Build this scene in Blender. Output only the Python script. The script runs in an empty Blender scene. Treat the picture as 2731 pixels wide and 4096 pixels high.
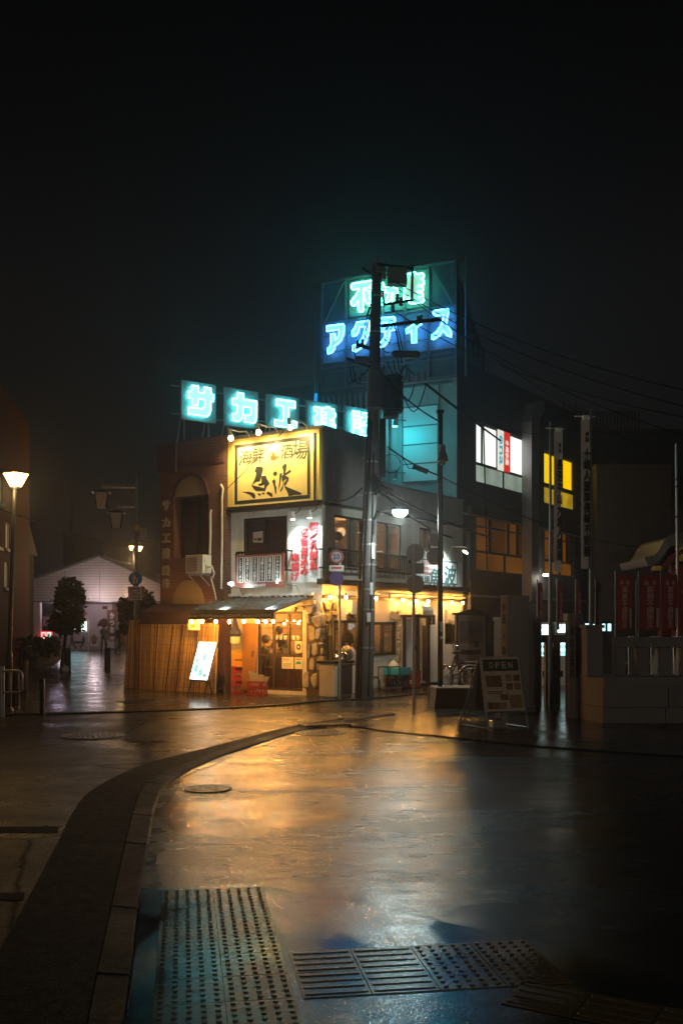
import bpy, math, random
from mathutils import Matrix, Vector
from mathutils.geometry import tessellate_polygon
random.seed(7)
R_ = math.radians
sc = bpy.context.scene
col = sc.collection
# ---------------------------------------------------------------- camera geometry (metres; camera looks along +Y)
F, CU, VH, CH = 3982.0, 1365.5, 2487.0, 1.75


def G(u, v, z=0.0):
    """point of the level z seen at (u, v)"""
    y = F * (CH - z) / (v - VH)
    return ((u - CU) / F * y, y)


def at(u, v, y):
    return ((u - CU) / F * y, y, CH + (VH - v) / F * y)


class Frame:
    """x to the right along a facade, y into it, z up"""

    def __init__(s, x, y, deg):
        s.M = Matrix.Translation((x, y, 0)) @ Matrix.Rotation(R_(deg), 4, 'Z')
        s.I = s.M.inverted()
        s.deg = deg

    def p(s, x, y, z):
        return s.M @ Vector((x, y, z))

    def hit(s, u, v, d=0.0):
        o = s.I @ Vector((0, 0, CH))
        q = s.I.to_3x3() @ Vector(((u - CU) / F, 1, (VH - v) / F))
        t = (-d - o.y) / q.y
        r = o + q * t
        return r.x, r.z

    def hx(s, u, d=0.0):
        return s.hit(u, VH, d)[0]

    def hz(s, u, v, d=0.0):
        return s.hit(u, v, d)[1]

    def sub(s, x, y, deg=0):
        q = s.M @ Vector((x, y, 0))
        return Frame(q.x, q.y, s.deg + deg)


W0 = Frame(0, 0, 0)
WM = {}


def crop(ox, oy, size, px=1568.0):
    k = size / px
    return lambda x, y: (ox + x * k, oy + y * k)


def tag(o, label=None, cat=None, group=None, kind=None):
    if label: o['label'] = label
    if cat: o['category'] = cat
    if group: o['group'] = group
    if kind: o['kind'] = kind
    return o


def thing(name, fr, x, y, z, label, cat, group=None, deg=0):
    o = bpy.data.objects.new(name, None)
    col.objects.link(o)
    o.empty_display_size = 0.1
    M = fr.M @ Matrix.Translation((x, y, z)) @ Matrix.Rotation(R_(deg), 4, 'Z')
    o.matrix_world = M
    WM[o.name] = M
    tag(o, label, cat, group)
    return o


def copy_tree(o, M, label=None, parent=None):
    """copy a thing with its parts and sub-parts to a new place"""
    c = o.copy()
    col.objects.link(c)
    if parent is None:
        c.matrix_world = M
        WM[c.name] = M
        if label: c['label'] = label
    else:
        c.parent = parent
    for ch in [k for k in bpy.data.objects if k.parent == o]:
        copy_tree(ch, None, None, c)
    return c


GLY = {}


def glyph(s, bold, res=2):
    key = (s, bold, res)
    if key in GLY: return GLY[key]
    V, Fc = [], []
    for fill, bev in ((1, 0),) + (((0, bold),) if bold else ()):
        c = bpy.data.curves.new('glyph', 'FONT')
        c.body = s
        c.size = 1
        c.resolution_u = res
        if not fill:
            c.fill_mode = 'NONE'
            c.bevel_depth = bev
            c.bevel_resolution = 0
        o = bpy.data.objects.new('glyph', c)
        col.objects.link(o)
        dg = bpy.context.evaluated_depsgraph_get()
        m = o.evaluated_get(dg).to_mesh()
        b = len(V)
        for v in m.vertices: V.append((v.co.x, v.co.y, v.co.z * .5 + (.004 if fill else 0)))
        for p in m.polygons: Fc.append([b + i for i in p.vertices])
        bpy.data.objects.remove(o)
        bpy.data.curves.remove(c)
    GLY[key] = (V, Fc)
    return GLY[key]


class MB:
    def __init__(s, fr=W0):
        s.fr = fr
        s.V, s.F, s.S, s.MI = [], [], [], []
        s.mi = 0

    def add(s, vs, fs, smooth=False):
        b = len(s.V)
        s.V += [s.fr.M @ Vector(v) for v in vs]
        for f in fs:
            s.F.append([b + i for i in f])
            s.S.append(smooth)
            s.MI.append(s.mi)
        return s

    def box(s, x0, x1, y0, y1, z0, z1):
        if x0 > x1: x0, x1 = x1, x0
        if y0 > y1: y0, y1 = y1, y0
        if z0 > z1: z0, z1 = z1, z0
        v = [(x, y, z) for z in (z0, z1) for x, y in ((x0, y0), (x1, y0), (x1, y1), (x0, y1))]
        return s.add(v, [(3, 2, 1, 0), (4, 5, 6, 7), (0, 1, 5, 4), (1, 2, 6, 5), (2, 3, 7, 6), (3, 0, 4, 7)])

    def hexa(s, pts):
        """8 corners: bottom loop then top loop"""
        return s.add(pts, [(3, 2, 1, 0), (4, 5, 6, 7), (0, 1, 5, 4), (1, 2, 6, 5), (2, 3, 7, 6), (3, 0, 4, 7)])

    def quad(s, a, b, c, d):
        return s.add([a, b, c, d], [(0, 1, 2, 3)])

    def rect(s, x0, x1, z0, z1, y):
        return s.add([(x0, y, z0), (x1, y, z0), (x1, y, z1), (x0, y, z1)], [(0, 1, 2, 3)])

    def prism(s, poly, y0, y1):
        """outline in (x, z) given thickness along y"""
        n = len(poly)
        v = [(x, y0, z) for x, z in poly] + [(x, y1, z) for x, z in poly]
        t = tessellate_polygon([[Vector((x, z, 0)) for x, z in poly]])
        fs = [tuple(a) for a in t] + [tuple(n + i for i in a) for a in t]
        fs += [(i, (i + 1) % n, n + (i + 1) % n, n + i) for i in range(n)]
        return s.add(v, fs)

    def slab(s, poly, z0, z1):
        """outline in (x, y) given thickness along z"""
        n = len(poly)
        v = [(x, y, z0) for x, y in poly] + [(x, y, z1) for x, y in poly]
        t = tessellate_polygon([[Vector((x, y, 0)) for x, y in poly]])
        fs = [tuple(a) for a in t] + [tuple(n + i for i in a) for a in t]
        fs += [(i, (i + 1) % n, n + (i + 1) % n, n + i) for i in range(n)]
        return s.add(v, fs)

    def flat(s, loops, y):
        pts = [p for l in loops for p in l]
        t = tessellate_polygon([[Vector((x, z, 0)) for x, z in l] for l in loops])
        return s.add([(x, y, z) for x, z in pts], [tuple(a) for a in t])

    def cyl(s, a, b, r0, r1=None, n=10, caps=True, smooth=True):
        a, b = Vector(a), Vector(b)
        r1 = r0 if r1 is None else r1
        d = (b - a).normalized()
        e = d.orthogonal().normalized()
        g = d.cross(e)
        v = []
        for c, r in ((a, r0), (b, r1)):
            for i in range(n):
                t = 2 * math.pi * i / n
                v.append(c + (e * math.cos(t) + g * math.sin(t)) * r)
        s.add(v, [(i, (i + 1) % n, n + (i + 1) % n, n + i) for i in range(n)], smooth)
        if caps:
            s.add(v[:n], [tuple(range(n - 1, -1, -1))])
            s.add(v[n:], [tuple(range(n))])
        return s

    def tube(s, pts, r, n=6, closed=False):
        P = [Vector(p) for p in pts]
        m = len(P)
        v = []
        up = None
        for i in range(m):
            a = P[(i - 1) % m] if (closed or i) else P[i]
            b = P[(i + 1) % m] if (closed or i < m - 1) else P[i]
            d = (b - a)
            d = d.normalized() if d.length > 1e-9 else Vector((0, 0, 1))
            if up is None: up = d.orthogonal().normalized()
            e = (up - d * up.dot(d))
            e = e.normalized() if e.length > 1e-6 else d.orthogonal().normalized()
            up = e
            g = d.cross(e)
            for k in range(n):
                t = 2 * math.pi * k / n
                v.append(P[i] + (e * math.cos(t) + g * math.sin(t)) * r)
        fs = []
        for i in range(m if closed else m - 1):
            j = (i + 1) % m
            for k in range(n):
                fs.append((i * n + k, i * n + (k + 1) % n, j * n + (k + 1) % n, j * n + k))
        s.add(v, fs, True)
        if not closed:
            s.add(v[:n], [tuple(range(n - 1, -1, -1))])
            s.add(v[-n:], [tuple(range(n))])
        return s

    def lathe(s, prof, cx=0, cy=0, n=16, smooth=True):
        v, fs = [], []
        for r, z in prof:
            for i in range(n):
                t = 2 * math.pi * i / n
                v.append((cx + r * math.cos(t), cy + r * math.sin(t), z))
        for j in range(len(prof) - 1):
            for i in range(n):
                fs.append((j * n + i, j * n + (i + 1) % n, (j + 1) * n + (i + 1) % n, (j + 1) * n + i))
        s.add(v, fs, smooth)
        s.add(v[:n], [tuple(range(n - 1, -1, -1))])
        s.add(v[-n:], [tuple(range(n))])
        return s

    def ball(s, c, r, n=10, m=6, sz=1.0):
        prof = []
        v, fs = [], []
        for j in range(m + 1):
            a = -math.pi / 2 + math.pi * j / m
            for i in range(n):
                t = 2 * math.pi * i / n
                v.append((c[0] + r * math.cos(a) * math.cos(t), c[1] + r * math.cos(a) * math.sin(t), c[2] + r * sz * math.sin(a)))
        for j in range(m):
            for i in range(n):
                fs.append((j * n + i, j * n + (i + 1) % n, (j + 1) * n + (i + 1) % n, (j + 1) * n + i))
        return s.add(v, fs, True)

    def disc(s, cx, cz, r, y0, y1, n=24):
        return s.prism([(cx + r * math.cos(2 * math.pi * i / n), cz + r * math.sin(2 * math.pi * i / n)) for i in range(n)], y0, y1)

    def text(s, st, x0, x1, z0, z1, y, bold=0.0, mirror=False, rot=0, shear=0, em=False):
        """writing that fills the box x0..x1, z0..z1 (or, em=True, its em square), facing -y"""
        V, Fc = glyph(st, bold)
        if not V: return s
        if em:
            a0, a1, b0, b1 = 0, 1, -.12, .88
        else:
            a0 = min(v[0] for v in V); a1 = max(v[0] for v in V)
            b0 = min(v[1] for v in V); b1 = max(v[1] for v in V)
        if rot == 90:
            W = [((b1 - v[1]) / (b1 - b0), (v[0] - a0) / (a1 - a0), v[2]) for v in V]
            W = [(1 - p, 1 - q, r) for p, q, r in W]
        else:
            W = [((v[0] - a0) / (a1 - a0), (v[1] - b0) / (b1 - b0), v[2]) for v in V]
        o = []
        for p, q, r in W:
            if mirror: p = 1 - p
            o.append((x0 + p * (x1 - x0) + shear * (q - .5) * (z1 - z0), y - r * (z1 - z0), z0 + q * (z1 - z0)))
        return s.add(o, Fc)

    def vtext(s, st, cx, z1, z0, w, y, bold=0.0, mirror=False):
        """one character under the other from z1 down to z0"""
        h = (z1 - z0) / len(st)
        for i, ch in enumerate(st):
            if ch == ' ': continue
            ch = '｜' if ch == 'ー' else ch
            s.text(ch, cx - w / 2, cx + w / 2, z1 - (i + 1) * h, z1 - i * h, y, bold, mirror, em=True)
        return s

    def htext(s, st, x0, x1, z0, z1, y, bold=0.0):
        w = (x1 - x0) / len(st)
        for i, ch in enumerate(st):
            if ch != ' ': s.text(ch, x0 + i * w, x0 + (i + 1) * w, z0, z1, y, bold, em=True)
        return s

    def build(s, name, mats, parent=None, label=None, cat=None, group=None, kind=None, bevel=0):
        if not isinstance(mats, (list, tuple)): mats = [mats]
        me = bpy.data.meshes.new(name)
        if parent is not None:
            Mi = WM[parent.name].inverted()
            off = None
        else:
            xs = [v.x for v in s.V]; ys = [v.y for v in s.V]; zs = [v.z for v in s.V]
            off = Matrix.Translation(((min(xs) + max(xs)) / 2, (min(ys) + max(ys)) / 2, min(zs))) @ Matrix.Rotation(R_(s.fr.deg), 4, 'Z')
            Mi = off.inverted()
        me.from_pydata([tuple(Mi @ v) for v in s.V], [], s.F)
        me.polygons.foreach_set('use_smooth', s.S)
        for m in mats: me.materials.append(m)
        me.polygons.foreach_set('material_index', s.MI)
        me.validate()
        me.update()
        o = bpy.data.objects.new(name, me)
        col.objects.link(o)
        if parent is not None:
            o.parent = parent
            WM[o.name] = WM[parent.name]
        else:
            o.matrix_world = off
            WM[o.name] = off
        if bevel:
            b = o.modifiers.new('bevel', 'BEVEL')
            b.width = bevel
            b.segments = 2
            b.limit_method = 'ANGLE'
        return tag(o, label, cat, group, kind)


def wall(mb, x0, x1, z0, z1, holes, t, y=0.0, back=True):
    """a wall sheet with openings (x0, x1, z0, z1), front at y, thickness t, with reveals"""
    xs = sorted({x0, x1} | {a for h in holes for a in h[:2] if x0 < a < x1})
    zs = sorted({z0, z1} | {a for h in holes for a in h[2:] if z0 < a < z1})
    for i in range(len(xs) - 1):
        for j in range(len(zs) - 1):
            cx, cz = (xs[i] + xs[i + 1]) / 2, (zs[j] + zs[j + 1]) / 2
            if any(h[0] < cx < h[1] and h[2] < cz < h[3] for h in holes): continue
            mb.rect(xs[i], xs[i + 1], zs[j], zs[j + 1], y)
            if back: mb.rect(xs[i], xs[i + 1], zs[j], zs[j + 1], y + t)
    for a, b, c, d in holes:
        for p, q in (((a, c), (b, c)), ((b, c), (b, d)), ((b, d), (a, d)), ((a, d), (a, c))):
            mb.quad((p[0], y, p[1]), (q[0], y, q[1]), (q[0], y + t, q[1]), (p[0], y + t, p[1]))
    for p, q in (((x0, z0), (x1, z0)), ((x1, z0), (x1, z1)), ((x1, z1), (x0, z1)), ((x0, z1), (x0, z0))):
        mb.quad((p[0], y, p[1]), (q[0], y, q[1]), (q[0], y + t, q[1]), (p[0], y + t, p[1]))
    return mb


# ---------------------------------------------------------------- materials
def new_mat(name):
    m = bpy.data.materials.new(name)
    m.use_nodes = True
    nt = m.node_tree
    return m, nt, nt.nodes['Principled BSDF'], nt.nodes['Material Output']


def N(nt, t, **kw):
    n = nt.nodes.new(t)
    for k, v in kw.items():
        if k in n.inputs: n.inputs[k].default_value = v
        else: setattr(n, k, v)
    return n


def ramp(nt, src, stops):
    r = nt.nodes.new('ShaderNodeValToRGB')
    e = r.color_ramp.elements
    while len(e) < len(stops): e.new(0.5)
    for i, (p, c) in enumerate(stops):
        e[i].position = p
        e[i].color = (c, c, c, 1) if isinstance(c, (int, float)) else tuple(c) + (1,)
    nt.links.new(src, r.inputs[0])
    return r.outputs[0]


def mat(name, c, rough=.6, metal=0., var=.25, scale=6., bump=0., bscale=60., spec=.5, stretch=None, dirt=0., coat=0.):
    m, nt, b, out = new_mat(name)
    tc = nt.nodes.new('ShaderNodeTexCoord')
    vec = tc.outputs['Object']
    if stretch:
        mp = N(nt, 'ShaderNodeMapping')
        mp.inputs['Scale'].default_value = stretch
        nt.links.new(vec, mp.inputs[0])
        vec = mp.outputs[0]
    b.inputs['Roughness'].default_value = rough
    b.inputs['Metallic'].default_value = metal
    b.inputs['Specular IOR Level'].default_value = spec
    b.inputs['Coat Weight'].default_value = coat
    b.inputs['Coat Roughness'].default_value = .08
    if var:
        n = N(nt, 'ShaderNodeTexNoise', Scale=scale, Detail=6.0, Roughness=.65)
        nt.links.new(vec, n.inputs['Vector'])
        lo = tuple(x * (1 - var) for x in c)
        hi = tuple(min(1, x * (1 + var * .6)) for x in c)
        o = ramp(nt, n.outputs['Fac'], [(.3, lo), (.7, hi)])
        if dirt:
            n2 = N(nt, 'ShaderNodeTexNoise', Scale=1.6, Detail=8.0, Roughness=.7)
            mp2 = N(nt, 'ShaderNodeMapping')
            mp2.inputs['Scale'].default_value = (2.2, 2.2, .35)
            nt.links.new(tc.outputs['Object'], mp2.inputs[0])
            nt.links.new(mp2.outputs[0], n2.inputs['Vector'])
            f = ramp(nt, n2.outputs['Fac'], [(.48, 0.), (.72, dirt)])
            mx = N(nt, 'ShaderNodeMix', data_type='RGBA')
            nt.links.new(f, mx.inputs[0])
            nt.links.new(o, mx.inputs[6])
            mx.inputs[7].default_value = (c[0] * .22, c[1] * .2, c[2] * .17, 1)
            o = mx.outputs[2]
        nt.links.new(o, b.inputs['Base Color'])
        rr = ramp(nt, n.outputs['Fac'], [(.3, max(.02, rough * .8)), (.7, min(1, rough * 1.2))])
        nt.links.new(rr, b.inputs['Roughness'])
    else:
        b.inputs['Base Color'].default_value = tuple(c) + (1,)
    if bump:
        n = N(nt, 'ShaderNodeTexNoise', Scale=bscale, Detail=4.0)
        nt.links.new(vec, n.inputs['Vector'])
        bp = N(nt, 'ShaderNodeBump', Strength=bump, Distance=.02)
        nt.links.new(n.outputs['Fac'], bp.inputs['Height'])
        nt.links.new(bp.outputs[0], b.inputs['Normal'])
    return m


def glow(name, c, s, var=0., scale=4., base=None):
    """something that gives off light"""
    m, nt, b, out = new_mat(name)
    b.inputs['Base Color'].default_value = tuple(base or [x * .6 for x in c]) + (1,)
    b.inputs['Roughness'].default_value = .4
    b.inputs['Emission Color'].default_value = tuple(c) + (1,)
    b.inputs['Emission Strength'].default_value = s
    if var:
        tc = nt.nodes.new('ShaderNodeTexCoord')
        n = N(nt, 'ShaderNodeTexNoise', Scale=scale, Detail=3.0)
        nt.links.new(tc.outputs['Object'], n.inputs['Vector'])
        o = ramp(nt, n.outputs['Fac'], [(.3, tuple(x * (1 - var) for x in c)), (.7, tuple(c))])
        nt.links.new(o, b.inputs['Emission Color'])
    return m


def glass(name, tint=(1, 1, 1), refl=.12, rough=.02):
    m, nt, b, out = new_mat(name)
    nt.nodes.remove(b)
    t = nt.nodes.new('ShaderNodeBsdfTransparent')
    t.inputs[0].default_value = tuple(tint) + (1,)
    g = nt.nodes.new('ShaderNodeBsdfGlossy')
    g.inputs['Roughness'].default_value = rough
    mx = nt.nodes.new('ShaderNodeMixShader')
    lw = N(nt, 'ShaderNodeLayerWeight', Blend=.25)
    mr = N(nt, 'ShaderNodeMath', operation='MULTIPLY_ADD')
    mr.inputs[1].default_value = .8
    mr.inputs[2].default_value = refl * .5
    nt.links.new(lw.outputs['Fresnel'], mr.inputs[0])
    nt.links.new(mr.outputs[0], mx.inputs[0])
    nt.links.new(t.outputs[0], mx.inputs[1])
    nt.links.new(g.outputs[0], mx.inputs[2])
    nt.links.new(mx.outputs[0], out.inputs[0])
    return m


def brick(name, c1, c2, mortar, sx=.2, sz=.06, rough=.7, bump=.3):
    m, nt, b, out = new_mat(name)
    tc = nt.nodes.new('ShaderNodeTexCoord')
    sp = nt.nodes.new('ShaderNodeSeparateXYZ')
    nt.links.new(tc.outputs['Object'], sp.inputs[0])
    ad = N(nt, 'ShaderNodeMath', operation='ADD')
    nt.links.new(sp.outputs[0], ad.inputs[0])
    nt.links.new(sp.outputs[1], ad.inputs[1])
    cb = nt.nodes.new('ShaderNodeCombineXYZ')
    nt.links.new(ad.outputs[0], cb.inputs[0])
    nt.links.new(sp.outputs[2], cb.inputs[1])
    br = N(nt, 'ShaderNodeTexBrick', Scale=1.0)
    br.inputs['Brick Width'].default_value = sx
    br.inputs['Row Height'].default_value = sz
    br.inputs['Mortar Size'].default_value = .006
    br.inputs['Color1'].default_value = tuple(c1) + (1,)
    br.inputs['Color2'].default_value = tuple(c2) + (1,)
    br.inputs['Mortar'].default_value = tuple(mortar) + (1,)
    nt.links.new(cb.outputs[0], br.inputs['Vector'])
    nt.links.new(br.outputs['Color'], b.inputs['Base Color'])
    b.inputs['Roughness'].default_value = rough
    bp = N(nt, 'ShaderNodeBump', Strength=bump, Distance=.01)
    bp.invert = True
    nt.links.new(br.outputs['Fac'], bp.inputs['Height'])
    nt.links.new(bp.outputs[0], b.inputs['Normal'])
    return m


def wet(name, c, r0, r1, bump, bscale, pud=.5, pscale=.35, stretch=(1, 1, 1), var=.35, spec=.5, grain=.3, crack=0):
    """wet ground: grain, damp patches and standing water"""
    m, nt, b, out = new_mat(name)
    geo = nt.nodes.new('ShaderNodeNewGeometry')
    P = geo.outputs['Position']
    n1 = N(nt, 'ShaderNodeTexNoise', Scale=bscale, Detail=3.0, Roughness=.6)
    nt.links.new(P, n1.inputs['Vector'])
    mp = N(nt, 'ShaderNodeMapping')
    mp.inputs['Scale'].default_value = stretch
    nt.links.new(P, mp.inputs[0])
    n2 = N(nt, 'ShaderNodeTexNoise', Scale=pscale, Detail=5.0, Roughness=.6, Distortion=.4)
    nt.links.new(mp.outputs[0], n2.inputs['Vector'])
    n3 = N(nt, 'ShaderNodeTexNoise', Scale=2.2, Detail=5.0, Roughness=.7)
    nt.links.new(mp.outputs[0], n3.inputs['Vector'])
    sm = N(nt, 'ShaderNodeMath', operation='MULTIPLY_ADD')
    sm.inputs[1].default_value = .35
    nt.links.new(n3.outputs['Fac'], sm.inputs[0])
    sc_ = N(nt, 'ShaderNodeMath', operation='MULTIPLY')
    sc_.inputs[1].default_value = .65
    nt.links.new(n2.outputs['Fac'], sc_.inputs[0])
    nt.links.new(sc_.outputs[0], sm.inputs[2])
    wetf = sm.outputs[0]
    nt.links.new(ramp(nt, wetf, [(pud - .16, r0), (pud + .1, r1)]), b.inputs['Roughness'])
    nv = N(nt, 'ShaderNodeTexNoise', Scale=bscale * .5, Detail=6.0, Roughness=.75)
    nt.links.new(P, nv.inputs['Vector'])
    nt.links.new(ramp(nt, nv.outputs['Fac'], [(.3, tuple(x * (1 - var) for x in c)), (.7, tuple(x * (1 + var) for x in c))]), b.inputs['Base Color'])
    bp = N(nt, 'ShaderNodeBump', Distance=.006)
    nt.links.new(ramp(nt, wetf, [(pud - .16, bump * .25), (pud + .08, bump)]), bp.inputs['Strength'])
    nt.links.new(n1.outputs['Fac'], bp.inputs['Height'])
    # slow undulation of the surface
    n4 = N(nt, 'ShaderNodeTexNoise', Scale=1.1, Detail=2.0)
    nt.links.new(P, n4.inputs['Vector'])
    bp2 = N(nt, 'ShaderNodeBump', Strength=.27, Distance=.03)
    nt.links.new(n4.outputs['Fac'], bp2.inputs['Height'])
    nt.links.new(bp2.outputs[0], bp.inputs['Normal'])
    nt.links.new(bp.outputs[0], b.inputs['Normal'])
    # stone tips stand out of the water film
    ng = N(nt, 'ShaderNodeTexNoise', Scale=bscale * .45, Detail=5.0, Roughness=.8)
    nt.links.new(P, ng.inputs['Vector'])
    so = ramp(nt, ng.outputs['Fac'], [(.36, spec * grain), (.58, spec)])
    nm = N(nt, 'ShaderNodeTexNoise', Scale=11.0, Detail=8.0, Roughness=.82)
    nt.links.new(mp.outputs[0], nm.inputs['Vector'])
    mm = N(nt, 'ShaderNodeMath', operation='MULTIPLY')
    nt.links.new(so, mm.inputs[0]); nt.links.new(ramp(nt, nm.outputs['Fac'], [(.38, .3), (.6, 1.)]), mm.inputs[1])
    so = mm.outputs[0]
    if crack:
        nd = N(nt, 'ShaderNodeTexNoise', Scale=1.7, Detail=6.0, Roughness=.7)
        nt.links.new(P, nd.inputs['Vector'])
        mx = N(nt, 'ShaderNodeMix', data_type='VECTOR')
        mx.inputs[0].default_value = .12
        nt.links.new(P, mx.inputs[4]); nt.links.new(nd.outputs['Color'], mx.inputs[5])
        vo = N(nt, 'ShaderNodeTexVoronoi', feature='DISTANCE_TO_EDGE', Scale=crack)
        nt.links.new(mx.outputs[1], vo.inputs['Vector'])
        mu = N(nt, 'ShaderNodeMath', operation='MULTIPLY')
        nt.links.new(so, mu.inputs[0]); nt.links.new(ramp(nt, vo.outputs['Distance'], [(.002, .08), (.008, 1.)]), mu.inputs[1])
        so = mu.outputs[0]
    nt.links.new(so, b.inputs['Specular IOR Level'])
    return m


M = {}
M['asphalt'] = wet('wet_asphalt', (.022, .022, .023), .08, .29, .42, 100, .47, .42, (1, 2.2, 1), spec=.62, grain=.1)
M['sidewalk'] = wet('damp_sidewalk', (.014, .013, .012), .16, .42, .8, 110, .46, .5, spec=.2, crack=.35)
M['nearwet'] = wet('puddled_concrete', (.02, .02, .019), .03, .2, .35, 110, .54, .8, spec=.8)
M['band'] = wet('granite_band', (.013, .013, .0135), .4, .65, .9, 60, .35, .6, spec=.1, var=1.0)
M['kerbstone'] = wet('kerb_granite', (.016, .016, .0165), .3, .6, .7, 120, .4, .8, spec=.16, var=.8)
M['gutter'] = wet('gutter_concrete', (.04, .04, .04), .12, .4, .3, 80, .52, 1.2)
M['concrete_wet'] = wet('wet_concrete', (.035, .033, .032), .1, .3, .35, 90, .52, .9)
M['tactile'] = wet('tactile_rubber', (.12, .085, .035), .07, .28, .2, 90, .5, 1.5)
M['iron'] = mat('cast_iron', (.012, .011, .01), .3, .3, .3, 20, .3, 120)
M['plaster'] = mat('cream_plaster', (.66, .62, .54), .85, bump=.15, bscale=90, var=.12, scale=3, dirt=.35)
M['plaster2'] = mat('white_plaster', (.72, .68, .6), .85, bump=.2, bscale=70, var=.1, scale=3, dirt=.25)
M['greywall'] = mat('grey_render', (.3, .28, .28), .85, bump=.15, bscale=60, var=.2, scale=3, dirt=.4)
M['darkwall'] = mat('dark_render', (.075, .072, .075), .8, bump=.1, bscale=50, var=.25, scale=2, dirt=.4)
M['blackmetal'] = mat('black_metal', (.02, .02, .022), .35, .4, .2, 20)
M['greymetal'] = mat('grey_metal', (.3, .3, .3), .4, .6, .2, 15, dirt=.3)
M['galv'] = mat('galvanised_steel', (.42, .42, .42), .45, .7, .2, 25, dirt=.3)
M['whitepaint'] = mat('white_paint', (.75, .74, .7), .45, 0, .08, 10, dirt=.25)
M['cream'] = mat('cream_enamel', (.7, .64, .5), .4, 0, .08, 10, dirt=.3)
M['brownframe'] = mat('brown_aluminium', (.035, .025, .022), .35, .3, .2, 12)
M['wood'] = mat('brown_wood', (.16, .07, .03), .5, 0, .35, 3, .15, 60, stretch=(12, 12, 1))
M['darkwood'] = mat('dark_wood', (.06, .03, .02), .5, 0, .35, 3, .15, 60, stretch=(12, 12, 1))
M['redwood'] = mat('red_brown_wood', (.2, .045, .03), .35, 0, .3, 4, stretch=(1, 8, 10))
M['stone'] = mat('pale_field_stone', (.46, .4, .3), .8, 0, .45, 7, .9, 22, dirt=.4)
M['mortar'] = mat('brown_mortar', (.11, .08, .05), .9, 0, .3, 10, .4, 60)
M['granite'] = mat('grey_granite', (.2, .178, .17), .6, 0, .25, 60, .15, 200, dirt=.35)
M['polished'] = mat('polished_stone', (.35, .31, .28), .12, 0, .2, 80, dirt=.2)
M['glass'] = glass('window_glass')
M['darkglass'] = glass('dim_window_glass', (.55, .58, .62), .2)
M['rubber'] = mat('black_rubber', (.015, .015, .015), .6, 0, .2, 10)
M['cable'] = mat('cable_sheath', (.008, .008, .009), .8, 0, 0, spec=.1)
M['conduit'] = mat('cream_conduit', (.55, .48, .36), .5, 0, .15, 8)
M['bamboo'] = None
M['leaf'] = mat('dark_leaf', (.035, .06, .025), .45, 0, .5, 8)
M['bark'] = mat('tree_bark', (.07, .05, .035), .85, 0, .3, 10, .5, 40)
M['white'] = mat('plain_white', (.8, .79, .76), .6, 0, .05, 6)
M['ink'] = mat('black_ink', (.025, .025, .022), .6, 0, .2, 8)
M['redink'] = mat('red_paint', (.65, .05, .06), .45, 0, .15, 6)
M['red'] = mat('red_plastic', (.45, .03, .02), .4, 0, .15, 6, dirt=.3)
M['yellowplastic'] = mat('yellow_plastic', (.8, .42, .02), .4, 0, .1, 6, dirt=.2)
M['teal'] = mat('teal_plastic', (.02, .4, .42), .4, 0, .15, 6)
M['navy'] = mat('navy_plastic', (.02, .05, .12), .5, 0, .15, 6)
M['orange'] = mat('orange_card', (.75, .2, .05), .6, 0, .15, 6)
M['plastic_bag'] = mat('clear_plastic_bag', (.6, .58, .52), .25, 0, .2, 20, .6, 25)
M['steel'] = mat('bright_steel', (.6, .6, .6), .18, 1., .1, 12)
M['chrome'] = mat('chrome', (.65, .65, .65), .12, 1., .05, 12)
M['paper'] = mat('notice_paper', (.75, .7, .58), .7, 0, .1, 12)
M['skin'] = mat('skin', (.45, .27, .18), .5, 0, .1, 12)
M['hair'] = mat('dark_hair', (.02, .015, .012), .5, 0, .3, 40)
HAZE, SKY, EXPOSURE = .0021, .02, 0.1
# ================================================================ ground
def D(u, v): return G(u * 1.7417, v * 1.7417)


def smooth(pts, n):
    """Catmull-Rom through pts, n samples evenly by length"""
    P = [Vector((p[0], p[1], 0)) for p in pts]
    P = [P[0] * 2 - P[1]] + P + [P[-1] * 2 - P[-2]]
    o = []
    for i in range(1, len(P) - 2):
        for k in range(24):
            t = k / 24
            a, b, c, d = P[i - 1:i + 3]
            o.append(.5 * ((2 * b) + (c - a) * t + (2 * a - 5 * b + 4 * c - d) * t * t + (3 * b - a - 3 * c + d) * t ** 3))
    o.append(P[-2])
    L = [0]
    for i in range(1, len(o)): L.append(L[-1] + (o[i] - o[i - 1]).length)
    r = []
    j = 0
    for k in range(n):
        s = L[-1] * k / (n - 1)
        while j < len(L) - 2 and L[j + 1] < s: j += 1
        f = (s - L[j]) / max(1e-9, L[j + 1] - L[j])
        q = o[j].lerp(o[j + 1], f)
        r.append((q.x, q.y))
    return r


def sheet(name, poly, z, m, t=.0):
    b = MB()
    if t: b.slab(poly, z - t, z)
    else:
        tt = tessellate_polygon([[Vector((x, y, 0)) for x, y in poly]])
        b.add([(x, y, z) for x, y in poly], [tuple(a) for a in tt])
    return b.build(name, m, kind='structure')


b = MB()
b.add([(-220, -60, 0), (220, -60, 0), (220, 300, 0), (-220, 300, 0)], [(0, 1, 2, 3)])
b.build('road', M['asphalt'], kind='structure')

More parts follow.
